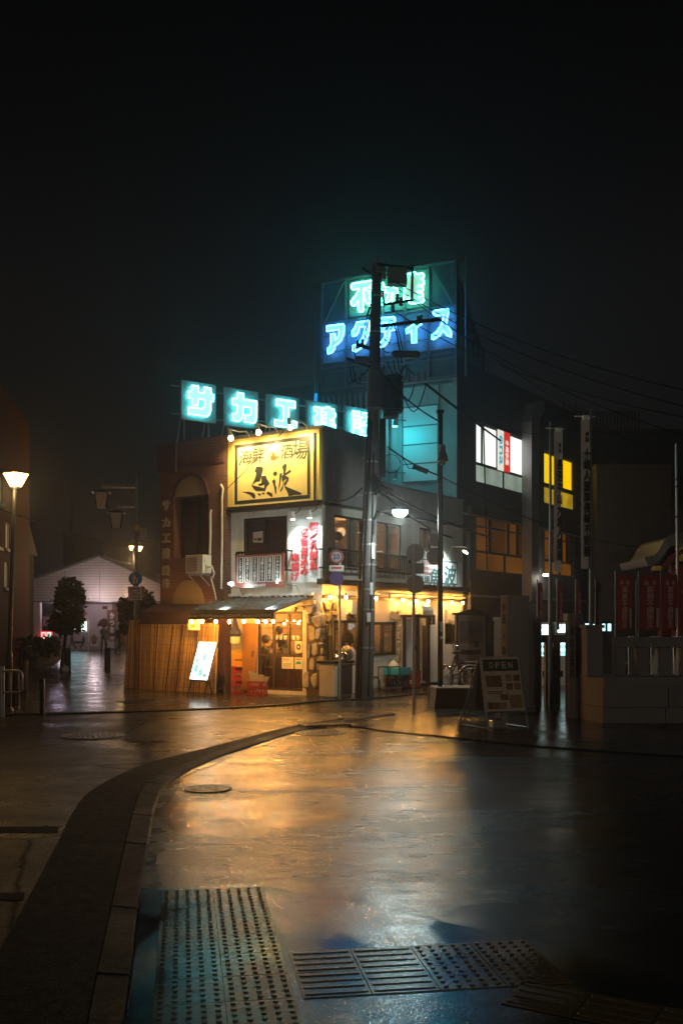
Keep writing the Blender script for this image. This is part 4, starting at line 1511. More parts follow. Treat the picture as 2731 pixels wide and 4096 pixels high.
b.box(x0, x1, .1, .105, 1.42, 1.82); b.box(x0 + .02, x1 - .03, .095, .1, 1.12, 1.36)
b.mi = 1
for k in range(4): b.rect(x0 + .03, x1 - .05, 1.47 + k * .08, 1.51 + k * .08, .098)
b.build('sheet', [M['paper'], M['ink']], t)
# sacks and paper seen in the left window
t = thing('wall_poster', FR, FR.hx(1352), .2, 1.4, 'printed sheets hanging inside the window by the stone corner', 'poster')
b = MB(FR)
x0, x1 = FR.hx(1340, -.2), FR.hx(1362, -.2)
b.box(x0, x1, .2, .205, 1.5, 1.8)
b.mi = 1
b.rect(x0 + .03, x1 - .05, 1.55, 1.6, .198)
b.build('sheet', [M['paper'], M['ink']], t)
bag('sack', FR, FR.hx(1400, -.35), .42, 1.0, .6, .4, .5, mat('dark_sack', (.08, .06, .05), .5, 0, .3, 9), 'dark covered sacks piled behind the window near the stone corner', 'sack', 12)

# --- vent hoods, box
for q, lab in ((((775, 165), (890, 345)), 'cream vent hood high on the wall between the stone corner and the utility pole'), (((1465, 1450), (1568, 1568)), None)):
    if lab:
        a = qbox(FR, c8, q, .1)
        t = thing('vent_hood', FR, (a[0] + a[1]) / 2, 0, a[2], lab, 'vent')
        b = MB(FR)
        b.prism([(a[0], a[2] + .02), (a[1], a[2] - .01), (a[1], a[3] - .02), (a[0] + .03, a[3])], -.16, -.003)
        b.build('hood', M['cream'], t)
        b = MB(FR)
        b.tube([(a[0] - .05, -.12, a[2] + .06), (a[0] + .08, -.1, a[2] - .02), (a[0] + .25, -.05, a[2] - .05)], .02, 6)
        b.box(a[0] + .02, a[1], -.1, -.004, a[2] - .1, a[2] - .06)
        b.build('bracket', M['darkwood'], t)
z9 = crop(1460, 2400, 520)
a = qbox(FR, z9, ((632, 40), (800, 172)), .2)
t = thing('vent_hood', FR, (a[0] + a[1]) / 2, 0, a[2], 'curved cream vent hood directly above the door header', 'vent')
b = MB(FR)
prof = [(-.004, a[3]), (-.18, a[3]), (-.3, a[3] - .08), (-.36, a[2] + .1), (-.36, a[2]), (-.004, a[2])]
n = len(prof)
v = [(a[0], y, z) for y, z in prof] + [(a[1] - .2, y, z) for y, z in prof]
b.add(v, [(i, n + i, n + (i + 1) % n, (i + 1) % n) for i in range(n)] + [tuple(range(n)), tuple(range(2 * n - 1, n - 1, -1))])
b.build('hood', M['cream'], t)
b = MB(FR)
b.box(a[0] - .02, a[1] - .18, -.37, -.33, a[2] - .03, a[2] - .002)
b.build('rim', M['galv'], t)
a = qbox(FR, z9, ((995, 115), (1085, 275)), .1)
t = thing('meter_box', FR, (a[0] + a[1]) / 2, 0, a[2], 'cream meter box on the wall behind the notice board', 'meter box')
b = MB(FR)
b.box(a[0], a[1], -.1, -.003, a[2], a[3])
b.build('box', M['cream'], t, bevel=.008)
b = MB(FR)
b.box(a[0] + .06, a[1] - .06, -.108, -.1, a[2] + .06, a[3] - .1)
b.build('cover', M['cream'], t)

# --- chairs, table, crates at the wall
p = gp(*c8(1140, 1378))
F6 = Frame(p[0], p[1], 62)


def chair(fr, x, y, label):
    t = thing('chair', fr, x, y, 0, label, 'chair')
    w, d, s, h = .36, .36, .44, .80
    b = MB(fr)
    b.box(x - w / 2, x + w / 2, y - d / 2, y + d / 2, s, s + .04)
    b.build('seat', M['blackmetal'], t, bevel=.01)
    for sx in (-1, 1):
        b = MB(fr)
        b.tube([(x + sx * w / 2, y + d / 2, 0), (x + sx * w / 2, y + d / 2 - .02, s), (x + sx * w / 2, y + d / 2 + .02, h - .04), (x + sx * (w / 2 - .03), y + d / 2 + .03, h)], .014, 6)
        b.build('leg', M['blackmetal'], t)
        b = MB(fr)
        b.tube([(x + sx * (w / 2 + .01), y - d / 2 - .03, 0), (x + sx * w / 2, y - d / 2, s - .05), (x + sx * (w / 2 - .04), y - d / 2 + .04, s)], .014, 6)
        b.build('leg', M['blackmetal'], t)
    b = MB(fr)
    for k in range(4):
        z = s + .1 + k * .075
        b.box(x - w / 2, x + w / 2, y + d / 2, y + d / 2 + .015, z, z + .02)
    b.build('backrest', M['blackmetal'], t)
    b = MB(fr)
    b.tube([(x - w / 2, y - d / 2, .2), (x + w / 2, y - d / 2, .2)], .01, 5); b.tube([(x - w / 2, y + d / 2, .2), (x + w / 2, y + d / 2, .2)], .01, 5)
    b.build('stretcher', M['blackmetal'], t)
    return t


chair(F6, -.05, .22, 'black slat backed metal chair just right of the utility pole')
p = gp(*c8(1265, 1372))
t = thing('side_table', FR, FR.hx(c8(1265, 0)[0], .5), -.5, 0, 'low black tube framed table between the chair and the teal crate', 'table')
x0, x1 = FR.hx(c8(1190, 0)[0], .5), FR.hx(c8(1318, 0)[0], .5)
b = MB(FR)
b.box(x0, x1, -.72, -.35, .62, .645)
b.build('top', M['blackmetal'], t)
for x in (x0 + .02, x1 - .02):
    for y in (-.7, -.37):
        b = MB(FR)
        b.tube([(x, y, 0), (x, y, .6), (x + .02, y, .62)], .014, 6)
        b.build('leg', M['blackmetal'], t)
xc = FR.hx(c8(1380, 0)[0], .35)
crate(FR, xc, -.33, .1, .52, .36, .3, M['navy'], 'dark navy crate on the ground under the teal tray', None, 2)
t = thing('tray', FR, xc, -.33, .4, 'teal plastic tray with ragged cloth edge on the navy crate', 'tray')
b = MB(FR)
w_, d_ = .3, .22
b.slab([(xc - w_, -.33 - d_), (xc + w_, -.33 - d_), (xc + w_, -.33 + d_), (xc - w_, -.33 + d_)], .402, .42)
for (xa, xb, ya, yb_) in ((-w_, w_, -d_, -d_ + .02), (-w_, w_, d_ - .02, d_), (-w_, -w_ + .02, -d_ + .02, d_ - .02), (w_ - .02, w_, -d_ + .02, d_ - .02)):
    b.box(xc + xa, xc + xb, -.33 + ya, -.33 + yb_, .42, .58)
b.build('tub', M['teal'], t)
b = MB(FR)
v = []
for i in range(25):
    x = xc - w_ - .01 + (2 * w_ + .02) * i / 24
    v += [(x, -.33 - d_ - .012, .585), (x, -.33 - d_ - .016, .38 + .05 * (i % 2) - .03 * math.sin(i))]
b.add(v, [(2 * i, 2 * i + 1, 2 * i + 3, 2 * i + 2) for i in range(24)])
b.build('cloth_edge', M['teal'], t)
bag('plastic_bag', FR, xc - .12, -.3, .43, .3, .28, .34, mat('white_bag', (.7, .72, .7), .35, 0, .15, 14, .5, 25), 'crumpled white plastic bag in the teal tray', seed=8)
xr = FR.hx(c6(118, 0)[0], .38)
crate(FR, xr, -.36, .05, .42, .34, .42, M['red'], 'red crate with white contents leaning near the door, right of the teal tray', rc, 2)

# --- utility pole
UB = Vector((*gp(839, 1606.5 * 1.7417), 0)) if False else Vector((*G(839 * 1.7417, 2800), 0))
lean = Vector((.0265, 0, 1))
def UP(z, dx=0, dy=0): return Vector((UB.x + lean.x * z + dx, UB.y + dy, z))
up = thing('utility_pole', W0, UB.x, UB.y, 0, 'tall concrete utility pole with transformers in front of the restaurant corner', 'utility pole')
M['poleconc'] = mat('weathered_concrete', (.11, .105, .1), .75, 0, .3, 5, .3, 60, dirt=.5)
b = MB()
b.cyl(UP(0), UP(9.75), .17, .115, 20)
b.build('pole', M['poleconc'], up)
b = MB()
b.tube([UP(.05, -.2, -.06), UP(2.62, -.2, -.06)], .045, 8)
b.build('cable_guard', M['blackmetal'], up)
b = MB()
b.tube([UP(.05, -.13, -.14), UP(2.5, -.13, -.14), UP(4.1, -.08, -.16), UP(6.2, -.04, -.15)], .026, 7)
b.tube([UP(2.7, -.2, -.06), UP(4.2, -.16, -.08), UP(6.4, -.1, -.1)], .02, 6)
b.tube([UP(.1, .06, -.17), UP(3.2, .05, -.16), UP(5.5, .03, -.15)], .016, 6)
b.build('riser_cables', M['cable'], up)
for z in (1.15, 2.0, 2.45, 3.0, 3.45, 4.0, 4.6, 5.3, 7.2, 8.2, 9.0):
    b = MB()
    r = .176 - .0055 * z
    b.lathe([(r, z), (r + .005, z + .02), (r, z + .04)], UB.x + lean.x * z, UB.y, 16)
    b.build('band', M['galv'], up)
b = MB()
for i in range(16):
    z = 2.9 + i * .42
    s = 1 if i % 2 else -1
    b.cyl(UP(z, s * .13, -.03), UP(z, s * .29, -.03), .009, n=6)
b.build('climbing_pegs', M['galv'], up)
b = MB()
b.box(UB.x + .03, UB.x + .11, UB.y - .2, UB.y - .16, 1.75, 1.95); b.box(UB.x + .1, UB.x + .16, UB.y - .19, UB.y - .15, 2.35, 2.62); b.box(UB.x + .14, UB.x + .2, UB.y - .19, UB.y - .15, 3.15, 3.5)
b.build('number_plates', M['whitepaint'], up)
ZU = crop(1380, 1000, 400, 1344)
yy = UB.y


def ux(x, y, dy=0):
    u, v = ZU(x, y)
    return Vector(at(u, v, yy + dy))


# pale cylinder and finned transformer
c0, c1 = ux(400, 1640, -.28), ux(400, 2130, -.28)
b = MB()
b.cyl((c0.x, c0.y, c1.z), (c0.x, c0.y, c0.z), .18, n=20)
b.cyl((c0.x, c0.y, c0.z), (c0.x, c0.y, c0.z + .05), .15, .05, n=20)
b.build('capacitor_drum', M['poleconc'], up)
t0, t1 = ux(640, 1830, -.1), ux(640, 2190, -.1)
b = MB()
b.cyl((t0.x, t0.y, t1.z), (t0.x, t0.y, t0.z + .22), .205, n=28)
for i in range(36):
    a = 2 * math.pi * i / 36
    b.box(t0.x + .225 * math.cos(a) - .007, t0.x + .225 * math.cos(a) + .007, t0.y + .225 * math.sin(a) - .007, t0.y + .225 * math.sin(a) + .007, t1.z + .08, t0.z + .15)
b.cyl((t0.x, t0.y, t1.z + .06), (t0.x, t0.y, t1.z + .1), .24, n=28)
b.cyl((t0.x, t0.y, t0.z + .15), (t0.x, t0.y, t0.z + .19), .24, n=28)
b.cyl((t0.x - .05, t0.y, t1.z - .1), (t0.x - .05, t0.y, t1.z), .18, n=24)
b.build('transformer', M['blackmetal'], up)
# crossarms
for k, (a, c, r) in enumerate((((510, 735), (905, 672), .03), ((480, 1020), (1275, 930), .042), ((225, 245), (345, 325), .03), ((20, 1460), (330, 1570), .04), ((505, 545), (520, 735), .025), ((905, 200), (895, 680), .03), ((430, 190), (900, 250), .04), ((150, 1265), (330, 1325), .04))):
    b = MB()
    b.tube([ux(*a, -.2), ux(*c, -.2)], r, 6)
    b.build('crossarm', M['blackmetal'], up)
# switchgear box between the upper arms
b = MB()
q = ux(690, 430, -.15)
b.box(q.x - .2, q.x + .23, q.y - .12, q.y + .14, ux(0, 500).z, ux(0, 290).z)
q = ux(460, 180, -.1)
b.cyl((q.x, q.y, q.z - .2), (q.x, q.y, q.z + .1), .09, .11, 12)
b.build('switch_box', mat('bloom_tinted_switchgear', (.2, .22, .22), .5, .2, .2, 8), up)  # box colour lightened towards teal to imitate bloom from the signs
b = MB()
for x, y in ((770, 1720), (850, 1720), (965, 1700), (1060, 1690), (230, 1250), (170, 1265), (520, 330), (700, 640), (750, 690), (640, 760), (980, 940), (1020, 925)):
    q = ux(x, y, -.15)
    b.lathe([(.035, q.z - .1), (.055, q.z - .08), (.03, q.z - .04), (.055, q.z - .02), (.03, q.z + .02), (.045, q.z + .05), (.02, q.z + .09)], q.x, q.y, 10)
b.build('insulators', mat('porcelain', (.25, .25, .26), .25, 0, 0), up)
# long equipment housings that catch the blue light
M['housing'] = mat('housing_plastic', (.06, .06, .065), .3, 0, 0)
for (xa, ya), (xb, yb_), r in (((670, 1400), (960, 1405), .085), ((165, 1465), (325, 1475), .07)):
    p, q = ux(xa, ya, -.3), ux(xb, yb_, -.3)
    b = MB()
    b.cyl(p, q, r, n=12)
    b.ball(p, r, 10, 6); b.ball(q, r, 10, 6)
    b.build('splice_housing', M['housing'], up)
# tangle of cables around the housings
rnd = random.Random(11)
b = MB()
for (ax_, ay), (bx, by), sag in (((540, 1080), (760, 1520), -.5), ((560, 1070), (740, 1420), -.35), ((600, 1080), (775, 1380), -.3), ((510, 1180), (610, 1250), .05), ((480, 1270), (590, 1370), .1), ((330, 1160), (250, 1130), .1), ((280, 900), (360, 680), .02), ((260, 1030), (340, 760), .02), ((270, 1090), (360, 800), .02), ((110, 1290), (160, 1470), .1),
                                ((65, 1580), (140, 1650), .3), ((100, 1560), (230, 1640), .35), ((450, 1470), (520, 1540), .2), ((650, 1480), (700, 1640), .2), ((700, 1440), (770, 1560), .25), ((560, 1500), (800, 1560), .3), ((800, 1550), (940, 1680), .05), ((930, 1810), (760, 1960), .25), ((1080, 1830), (770, 1930), .5), ((40, 1800), (340, 1560), .1)):
    p, q = ux(ax_, ay, -.3), ux(bx, by, -.3)
    b.tube([p.lerp(q, f / 8) - Vector((0, .1 * math.sin(math.pi * f / 8), sag * math.sin(math.pi * f / 8))) for f in range(9)], .012, 5)
b.build('cable_tangle', M['cable'], up)
# dark cable bunch at the middle of the pole
b = MB()
zm = crop(1380, 1600, 280, 1317)
for i in range(26):
    a = zm(rnd.uniform(470, 640), rnd.uniform(1400, 1550)); c = zm(rnd.uniform(560, 930), rnd.uniform(1620, 1800))
    p, q = Vector(at(*a, yy - .25)), Vector(at(*c, yy + rnd.uniform(-.3, .5)))
    b.tube([p.lerp(q, f / 6) - Vector((0, 0, rnd.uniform(.0, .2) * math.sin(math.pi * f / 6))) for f in range(7)], .011, 5)
for i in range(6):
    x = 660 + i * 18
    b.tube([Vector(at(*zm(x, 350), yy - .1)), Vector(at(*zm(x - 4, 900), yy - .12)), Vector(at(*zm(x - 10, 1450), yy - .12))], .018, 6)
b.build('cable_bunch', M['cable'], up)
# street lamp on its arm
c5 = crop(1200, 1950, 500)
p0, p1 = Vector(at(*c5(930, 400), yy - .15)), Vector(at(*c5(1250, 300), yy - 1.0))
sl = thing('street_light', W0, p1.x, p1.y, p1.z, 'lit white street light on a bent arm of the utility pole', 'street light')
b = MB()
b.tube([p0 - Vector((.02, 0, .35)), p0, p0 + Vector((.12, -.05, .14)), p0 + Vector((.32, -.3, .2)), p1 + Vector((-.22, .1, .06))], .03, 8)
b.build('arm', M['blackmetal'], sl)
b = MB()
b.lathe([(.04, p1.z + .09), (.12, p1.z + .05), (.17, p1.z + .02)], p1.x, p1.y, 16)
b.build('hood', M['greymetal'], sl)
b = MB()
b.lathe([(.165, p1.z + .018), (.16, p1.z - .04), (.1, p1.z - .1), (.02, p1.z - .115)], p1.x, p1.y, 16)
b.build('lens', glow('street_led', (.72, 1, .9), 40), sl)
light(sl, 'light', W0, p1.x, p1.y, p1.z - .18, 'POINT', 160, (.84, 1, .94), .12)

# --- road sign posts
def ring(b, fr, cx, cz, r0, r1, y, n=28):
    for i in range(n):
        a, c = 2 * math.pi * i / n, 2 * math.pi * (i + 1) / n
        b.quad(*[(cx + r * math.cos(t), y, cz + r * math.sin(t)) for r, t in ((r0, a), (r1, a), (r1, c), (r0, c))])


p = gp(1359, 2803)
F7 = Frame(p[0], p[1], -3)
t = thing('road_sign', F7, 0, 0, 0, 'slim road sign post with red ringed 20 above a plain purple disc', 'road sign')
q = F7.hx
zs, zd = F7.hz(1346, c5(0, 870)[1]), F7.hz(1346, c5(0, 1143)[1])
xs = F7.hx(1346)
b = MB(F7)
b.cyl((0, 0, 0), (0, 0, zs + .1), .03, n=12)
b.build('post', M['galv'], t)
rr = 29 / F * p[1]
b = MB(F7)
b.disc(xs, zs, rr, -.06, -.045)
b.mi = 1
ring(b, F7, xs, zs, rr * .72, rr * .97, -.062)
b.mi = 2
for i, ch in enumerate('20'): b.text(ch, xs - rr * .5 + i * rr * .52, xs - rr * .03 + i * rr * .52, zs - rr * .36, zs + rr * .36, -.063, .03)
b.build('speed_disc', [mat('worn_sign_face', (.4, .36, .34), .5, 0, .15, 9), mat('worn_sign_red', (.25, .03, .03), .5, 0, .15, 9), mat('sign_blue', (.02, .03, .2), .4, 0, 0)], t)
b = MB(F7)
zr = F7.hz(1346, c5(0, 1010)[1])
b.box(xs - rr, xs + rr, -.05, -.035, zr - .07, zr + .06)
b.mi = 1
b.rect(xs - rr * .7, xs + rr * .7, zr - .02, zr + .02, -.052)
b.build('plate', [M['whitepaint'], M['redink']], t)
b = MB(F7)
b.disc(xs, zd, rr, -.05, -.035)
b.build('disc', mat('purple_sign_face', (.1, .07, .2), .4, 0, .2, 8), t)

M['signback'] = mat('grey_sign_back', (.3, .28, .25), .5, .3, .15, 10, dirt=.3)


def backs(fr, b, cx, cz, r=None, w=None, h=None, y=.03):
    if r: b.disc(cx, cz, r, y, y + .012)
    else:
        b.box(cx - w, cx + w, y, y + .012, cz - h, cz + h)
    k = (r or w)
    for s in ((-1, 1) if r else (0,)):
        zz = cz + s * k * .5
        hh = (.02 if r else .02)
        b.box(cx - k * .72, cx + k * .72, y - .014, y - .001, zz - hh, zz + hh)


p = gp(1654, 2847)
F8 = Frame(p[0], p[1], 4)
t = thing('road_sign', F8, 0, 0, 0, 'grey post with two round signs and a rectangular plate seen from behind', 'road sign')
top = F8.hz(1660, z6(0, 870)[1])
b = MB(F8)
b.cyl((0, 0, 0), (0, 0, top), .03, n=12)
b.build('post', M['galv'], t)
for (x, y, r, w, h_) in ((345, 975, 114, 0, 0), (345, 1172, 0, 112, 66), (345, 1370, 114, 0, 0)):
    X, Z = F8.hit(*z6(x, y), -.03)
    k = .3189 / F * p[1]
    b = MB(F8)
    backs(F8, b, X, Z, r * k if r else None, w * k, h_ * k)
    b.build('sign_back', M['signback'], t)
# black slim pole with camera and two sign backs
p = gp(1760, 2830)
F9 = Frame(p[0], p[1], 6)
zt_ = F9.hz(1761, 1642)
cp_ = thing('camera_pole', F9, 0, 0, 0, 'slender black pole with a dome camera beside the sign backs', 'pole')
b = MB(F9)
b.cyl((0, 0, 0), (0, 0, zt_ - .06), .056, .05, 14)
b.cyl((0, 0, zt_ - .06), (0, 0, zt_), .085, .085, 14)
b.build('pole', M['blackmetal'], cp_)
b = MB(F9)
for (x, y, r) in ((595, 1020, 112), (597, 815, 84)):
    X, Z = F9.hit(*z6(x, y), -.08)
    k = .3189 / F * p[1]
    backs(F9, b, X, Z, r * k, y=.09)
b.box(-.25, .0, .06, .088, F9.hz(1740, z6(0, 1000)[1]) - .02, F9.hz(1740, z6(0, 1000)[1]) + .02)
b.build('sign_back', M['signback'], cp_)
b = MB(F9)
b.box(-.012, .05, -.064, -.056, 1.55, 1.75)
b.box(-.012, .04, -.064, -.056, 1.4, 1.46)
b.build('sticker', M['whitepaint'], cp_)
z3 = crop(1550, 1450, 650)
X, Z = F9.hit(*z3(523, 905), .05)
t = thing('security_camera', F9, X, -.1, Z - .15, 'dome security camera on the slender black pole', 'camera')
b = MB(F9)
b.lathe([(.12, Z - .12), (.115, Z - .05), (.09, Z + .03), (.06, Z + .09), (.055, Z + .2)], X, -.1, 16)
b.box(X - .07, X + .07, -.06, .0, Z + .08, Z + .24)
b.build('housing', M['greymetal'], t)
b = MB(F9)
b.ball((X, -.1, Z - .12), .075, 14, 8)
b.build('dome', mat('smoked_dome', (.01, .01, .012), .05, 0, 0), t)

# --- low wall, notice board, bicycle
p = gp(1735, 2838)
FW = Frame(p[0], p[1], 3)
wl = FW.hx(2075)
zw = FW.hz(1735, 2758)
t = thing('low_wall', FW, wl / 2, .2, 0, 'low rendered wall under the notice board and bicycle', 'wall')
b = MB(FW)
b.hexa([(0, 0, 0), (wl, 0, 0), (wl, .8, 0), (.0, .8, 0), (.06, .03, zw), (wl, .03, zw), (wl, .8, zw), (.06, .8, zw)])
b.build('body', M['darkwall'], t)
b = MB(FW)
b.box(.04, wl, .0, .83, zw + .002, zw + .03)
b.build('coping', M['granite'], t)

FN = Frame(*gp(1850, 2815), 6)
q = [FN.hit(*c6(x, y)) for x, y in ((575, 800), (945, 275))]
t = thing('notice_board', FN, (q[0][0] + q[1][0]) / 2, 0, 0, 'dark wooden town notice board with curved top and dim map', 'notice board')
x0, x1, z0, z1 = q[0][0], q[1][0] - .05, q[0][1], q[1][1] - .03
b = MB(FN)
w = .05
b.box(x0, x0 + w, -.08, .08, z0, z1); b.box(x1 - w, x1, -.08, .08, z0, z1); b.box(x0 + w, x1 - w, -.078, .08, z0, z0 + .05); b.box(x0 + w, x1 - w, .05, .079, z0 + .05, z1)
n = 14
b.prism([(x0 - .05, z1 - .0), (x0 - .05, z1 + .05)] + [(x0 + (x1 - x0) * (.15 + .7 * i / n), z1 + .06 + .07 * math.sin(math.pi * i / n)) for i in range(n + 1)] + [(x1 + .06, z1 + .05), (x1 + .06, z1)], -.1, .1)
b.build('case', M['blackmetal'], t)
b = MB(FN)
b.box(x0 + w, x1 - w, .02, .03, z0 + .05, z1 - .001)
b.mi = 1
b.rect(x0 + .1, x1 - .12, z0 + (z1 - z0) * .42, z1 - .12, .018)
b.mi = 2
b.rect(x0 + .12, x1 - .16, z0 + .2, z0 + .3, .018); b.rect(x1 - .3, x1 - .2, z0 + .36, z0 + .48, .018)
b.build('map_sheet', [mat('dim_paper', (.42, .36, .32), .5, 0, .15, 3), mat('map_print', (.22, .17, .16), .5, 0, .5, 6), M['ink']], t)
b = MB(FN)
xm = FN.hx(c6(622, 0)[0])
b.cyl((xm, 0.0, zw * 0), (xm, 0.0, z0), .045, n=10)
b.cyl((x1 - .12, .0, 0), (x1 - .12, .0, z0), .045, n=10)
b.build('posts', M['blackmetal'], t)


def wheel(b, fr, cx, cz, r, y):
    pass


# bicycle: behind the low wall, in front of the restaurant wall
zb = .36
yb_ = 1.1
cR = FW.hit(*z9(1265, 930), -yb_)
cL = FW.hit(*z9(990, 930), -yb_)
rB = 130 * .3316 / F * (FW.p(cR[0], yb_, 0).y)
gx0, gx1, gz = cL[0] - .02, cR[0], cR[1]
bk = thing('bicycle', FW, (gx0 + gx1) / 2, yb_, gz - rB, 'city bicycle with silver handlebar parked behind the notice board', 'bicycle')
for nm_, cx, ang in (('wheel', gx1, 0), ('wheel', gx0, -62)):
    fw = FW.sub(cx, yb_, ang)
    o = bpy.data.objects
    b = MB(fw)
    n = 28
    b.tube([(rB * math.cos(2 * math.pi * i / n), 0, gz + rB * math.sin(2 * math.pi * i / n)) for i in range(n)], .017, 6, True)
    w_ = b.build('wheel', M['rubber'], bk)
    b = MB(fw)
    b.tube([((rB - .025) * math.cos(2 * math.pi * i / n), 0, gz + (rB - .025) * math.sin(2 * math.pi * i / n)) for i in range(n)], .013, 6, True)
    b.cyl((0, -.04, gz), (0, .04, gz), .022, n=8)
    for i in range(16):
        a = 2 * math.pi * i / 16
        b.tube([(.02 * math.cos(a + .5), .02 * (-1) ** i, gz + .02 * math.sin(a + .5)), ((rB - .03) * math.cos(a), 0, gz + (rB - .03) * math.sin(a))], .0022, 4)
    b.build('rim', M['chrome'], w_)
    b = MB(fw)
    b.tube([((rB + .035) * math.cos(R_(200 - i * 12)), 0, gz + (rB + .035) * math.sin(R_(200 - i * 12))) for i in range(14)], .018, 5)
    b.build('mudguard', M['chrome'], w_)
bx, bz = gx1 - .46, gz - .02
hx_, hz_ = gx0 + .2, gz + .36
b = MB(FW)
for pts, r in (([(hx_, yb_, hz_), (hx_ + .2, yb_, hz_ - .22), (bx, yb_, bz)], .018), ([(hx_ - .02, yb_, hz_ + .06), (hx_ + .28, yb_, hz_ - .1), (bx + .09, yb_, bz + .25)], .016), ([(bx, yb_, bz), (bx + .14, yb_, bz + .48)], .017),
               ([(bx, yb_ - .05, bz), (gx1, yb_ - .05, gz)], .011), ([(bx + .1, yb_ - .04, bz + .38), (gx1, yb_ - .05, gz)], .01), ([(hx_ - .03, yb_, hz_ + .16), (hx_ + .02, yb_, hz_ - .08), (gx0 + .06, yb_ - .04, gz)], .014)):
    b.tube(pts, r, 7)
b.build('frame', mat('brown_bike_paint', (.12, .07, .05), .3, .2, 0), bk)
b = MB(FW)
b.tube([(hx_ - .04, yb_, hz_ + .14), (hx_ - .06, yb_, hz_ + .3), (hx_ - .1, yb_ - .02, hz_ + .34), (hx_ + .0, yb_ - .24, hz_ + .3), (hx_ + .16, yb_ - .28, hz_ + .28)], .012, 7)
b.tube([(hx_ - .1, yb_ + .02, hz_ + .34), (hx_ + .02, yb_ + .26, hz_ + .36), (hx_ + .16, yb_ + .3, hz_ + .34)], .012, 7)
b.build('handlebar', M['chrome'], bk)
b = MB(FW)
b.ball((bx + .17, yb_, bz + .54), .1, 10, 6, .4)
b.build('saddle', M['rubber'], bk)
b = MB(FW)
b.cyl((bx, yb_ - .05, bz), (bx, yb_ - .035, bz), .09, n=18)
b.tube([(bx, yb_ - .07, bz), (bx + .08, yb_ - .07, bz - .14)], .01, 5)
b.box(bx + .05, bx + .13, yb_ - .14, yb_ - .07, bz - .16, bz - .135)
b.build('crank', M['steel'], bk)
b = MB(FW)
b.box(gx1 - .12, gx1 + .22, yb_ - .07, yb_ + .07, gz + rB + .09, gz + rB + .11)
b.tube([(gx1 + .18, yb_ - .06, gz + rB + .09), (gx1, yb_ - .06, gz)], .007, 5)
b.build('carrier', M['chrome'], bk)
# kerb the bicycle stands on
sheet('bicycle_plinth', [tuple(FW.p(-.2 + .3, .84, 0))[:2], tuple(FW.p(wl, .84, 0))[:2], tuple(FW.p(wl, 1.6, 0))[:2], tuple(FW.p(.1, 1.6, 0))[:2]], gz - rB - .004, M['concrete_wet'], gz - rB - .01)

# --- OPEN board
p0, p1 = gp(*c6(918, 1503)), gp(*c6(1335, 1490))
ang = math.degrees(math.atan2(p1[1] - p0[1], p1[0] - p0[0]))
FO = Frame(p0[0], p0[1], ang)
wB = FO.hx(c6(1335, 0)[0])
hB = FO.hit(*c6(1040, 735), -.2)[1]
t = thing('sandwich_board', FO, wB / 2, .3, .02, 'wet folding sandwich board headed OPEN standing on the right pavement', 'sandwich board')
sl_ = .42 / hB
tl_, tr_ = FO.hit(*c6(832, 740), -.2)[0], FO.hit(*c6(1240, 728), -.2)[0]


def FP(a, c, o=0.0):
    """point on the leaning front of the board, a across, c up"""
    l = tl_ * c
    r = wB * (1 - c) + tr_ * c
    return (l + (r - l) * a, .42 * .5 * c - o, hB * c + .02)


b = MB(FO)
b.tube([FP(0, 0), FP(0, 1), FP(1, 1), FP(1, 0)], .018, 8)
b.tube([FP(0, .24), FP(1, .24)], .014, 6)
b.tube([FP(0, .02), FP(1, .02)], .012, 6)
b.build('front_frame', M['greymetal'], t)
b = MB(FO)
bk_ = lambda a, c: ((tl_ - .0) * c + (-.16) * (1 - c) + a * ((tr_ - tl_) * c + (wB) * (1 - c)), .42 * .5 + (.24 + .34 * (1 - c)) * (1 - c) + .02, hB * c * .985 + .02)
b.tube([bk_(0, 0), bk_(0, 1)], .016, 8); b.tube([bk_(1, 0), bk_(1, 1)], .016, 8); b.tube([bk_(0, .24), bk_(1, .24)], .012, 6)
b.tube([FP(0, .02), bk_(0, .02)], .01, 6); b.tube([FP(1, .02), bk_(1, .02)], .01, 6)
b.quad(bk_(.02, .25), bk_(.98, .25), bk_(.98, .98), bk_(.02, .98))
b.build('rear_frame', M['greymetal'], t)
b = MB(FO)
b.mi = 0
b.quad(FP(.02, .25, .004), FP(.98, .25, .004), FP(.98, .985, .004), FP(.02, .985, .004))
b.mi = 1
b.quad(FP(.05, .8, .008), FP(.95, .8, .008), FP(.95, .965, .008), FP(.05, .965, .008))
b.mi = 2
for i, (a, c, w, h_) in enumerate(((.58, .66, .16, .09), (.78, .66, .17, .09), (.58, .54, .16, .09), (.78, .54, .17, .09), (.08, .58, .4, .16), (.4, .4, .2, .08), (.62, .29, .32, .18), (.06, .28, .15, .09), (.22, .28, .15, .09), (.38, .28, .15, .09), (.08, .51, .38, .015), (.08, .485, .38, .015))):
    b.mi = 2 if i % 3 else 3
    b.quad(FP(a, c, .008), FP(a + w, c, .008), FP(a + w, c + h_, .008), FP(a, c + h_, .008))
b.build('poster', [mat('wet_poster', (.62, .5, .36), .12, 0, .12, 5, spec=.6), mat('olive_header', (.05, .055, .03), .12, 0, .1, 5), mat('food_print', (.24, .13, .06), .15, 0, .6, 14), mat('food_print_pale', (.36, .22, .1), .15, 0, .5, 14)], t)
b = MB(FO)
o_ = FP(0, .885, .012)
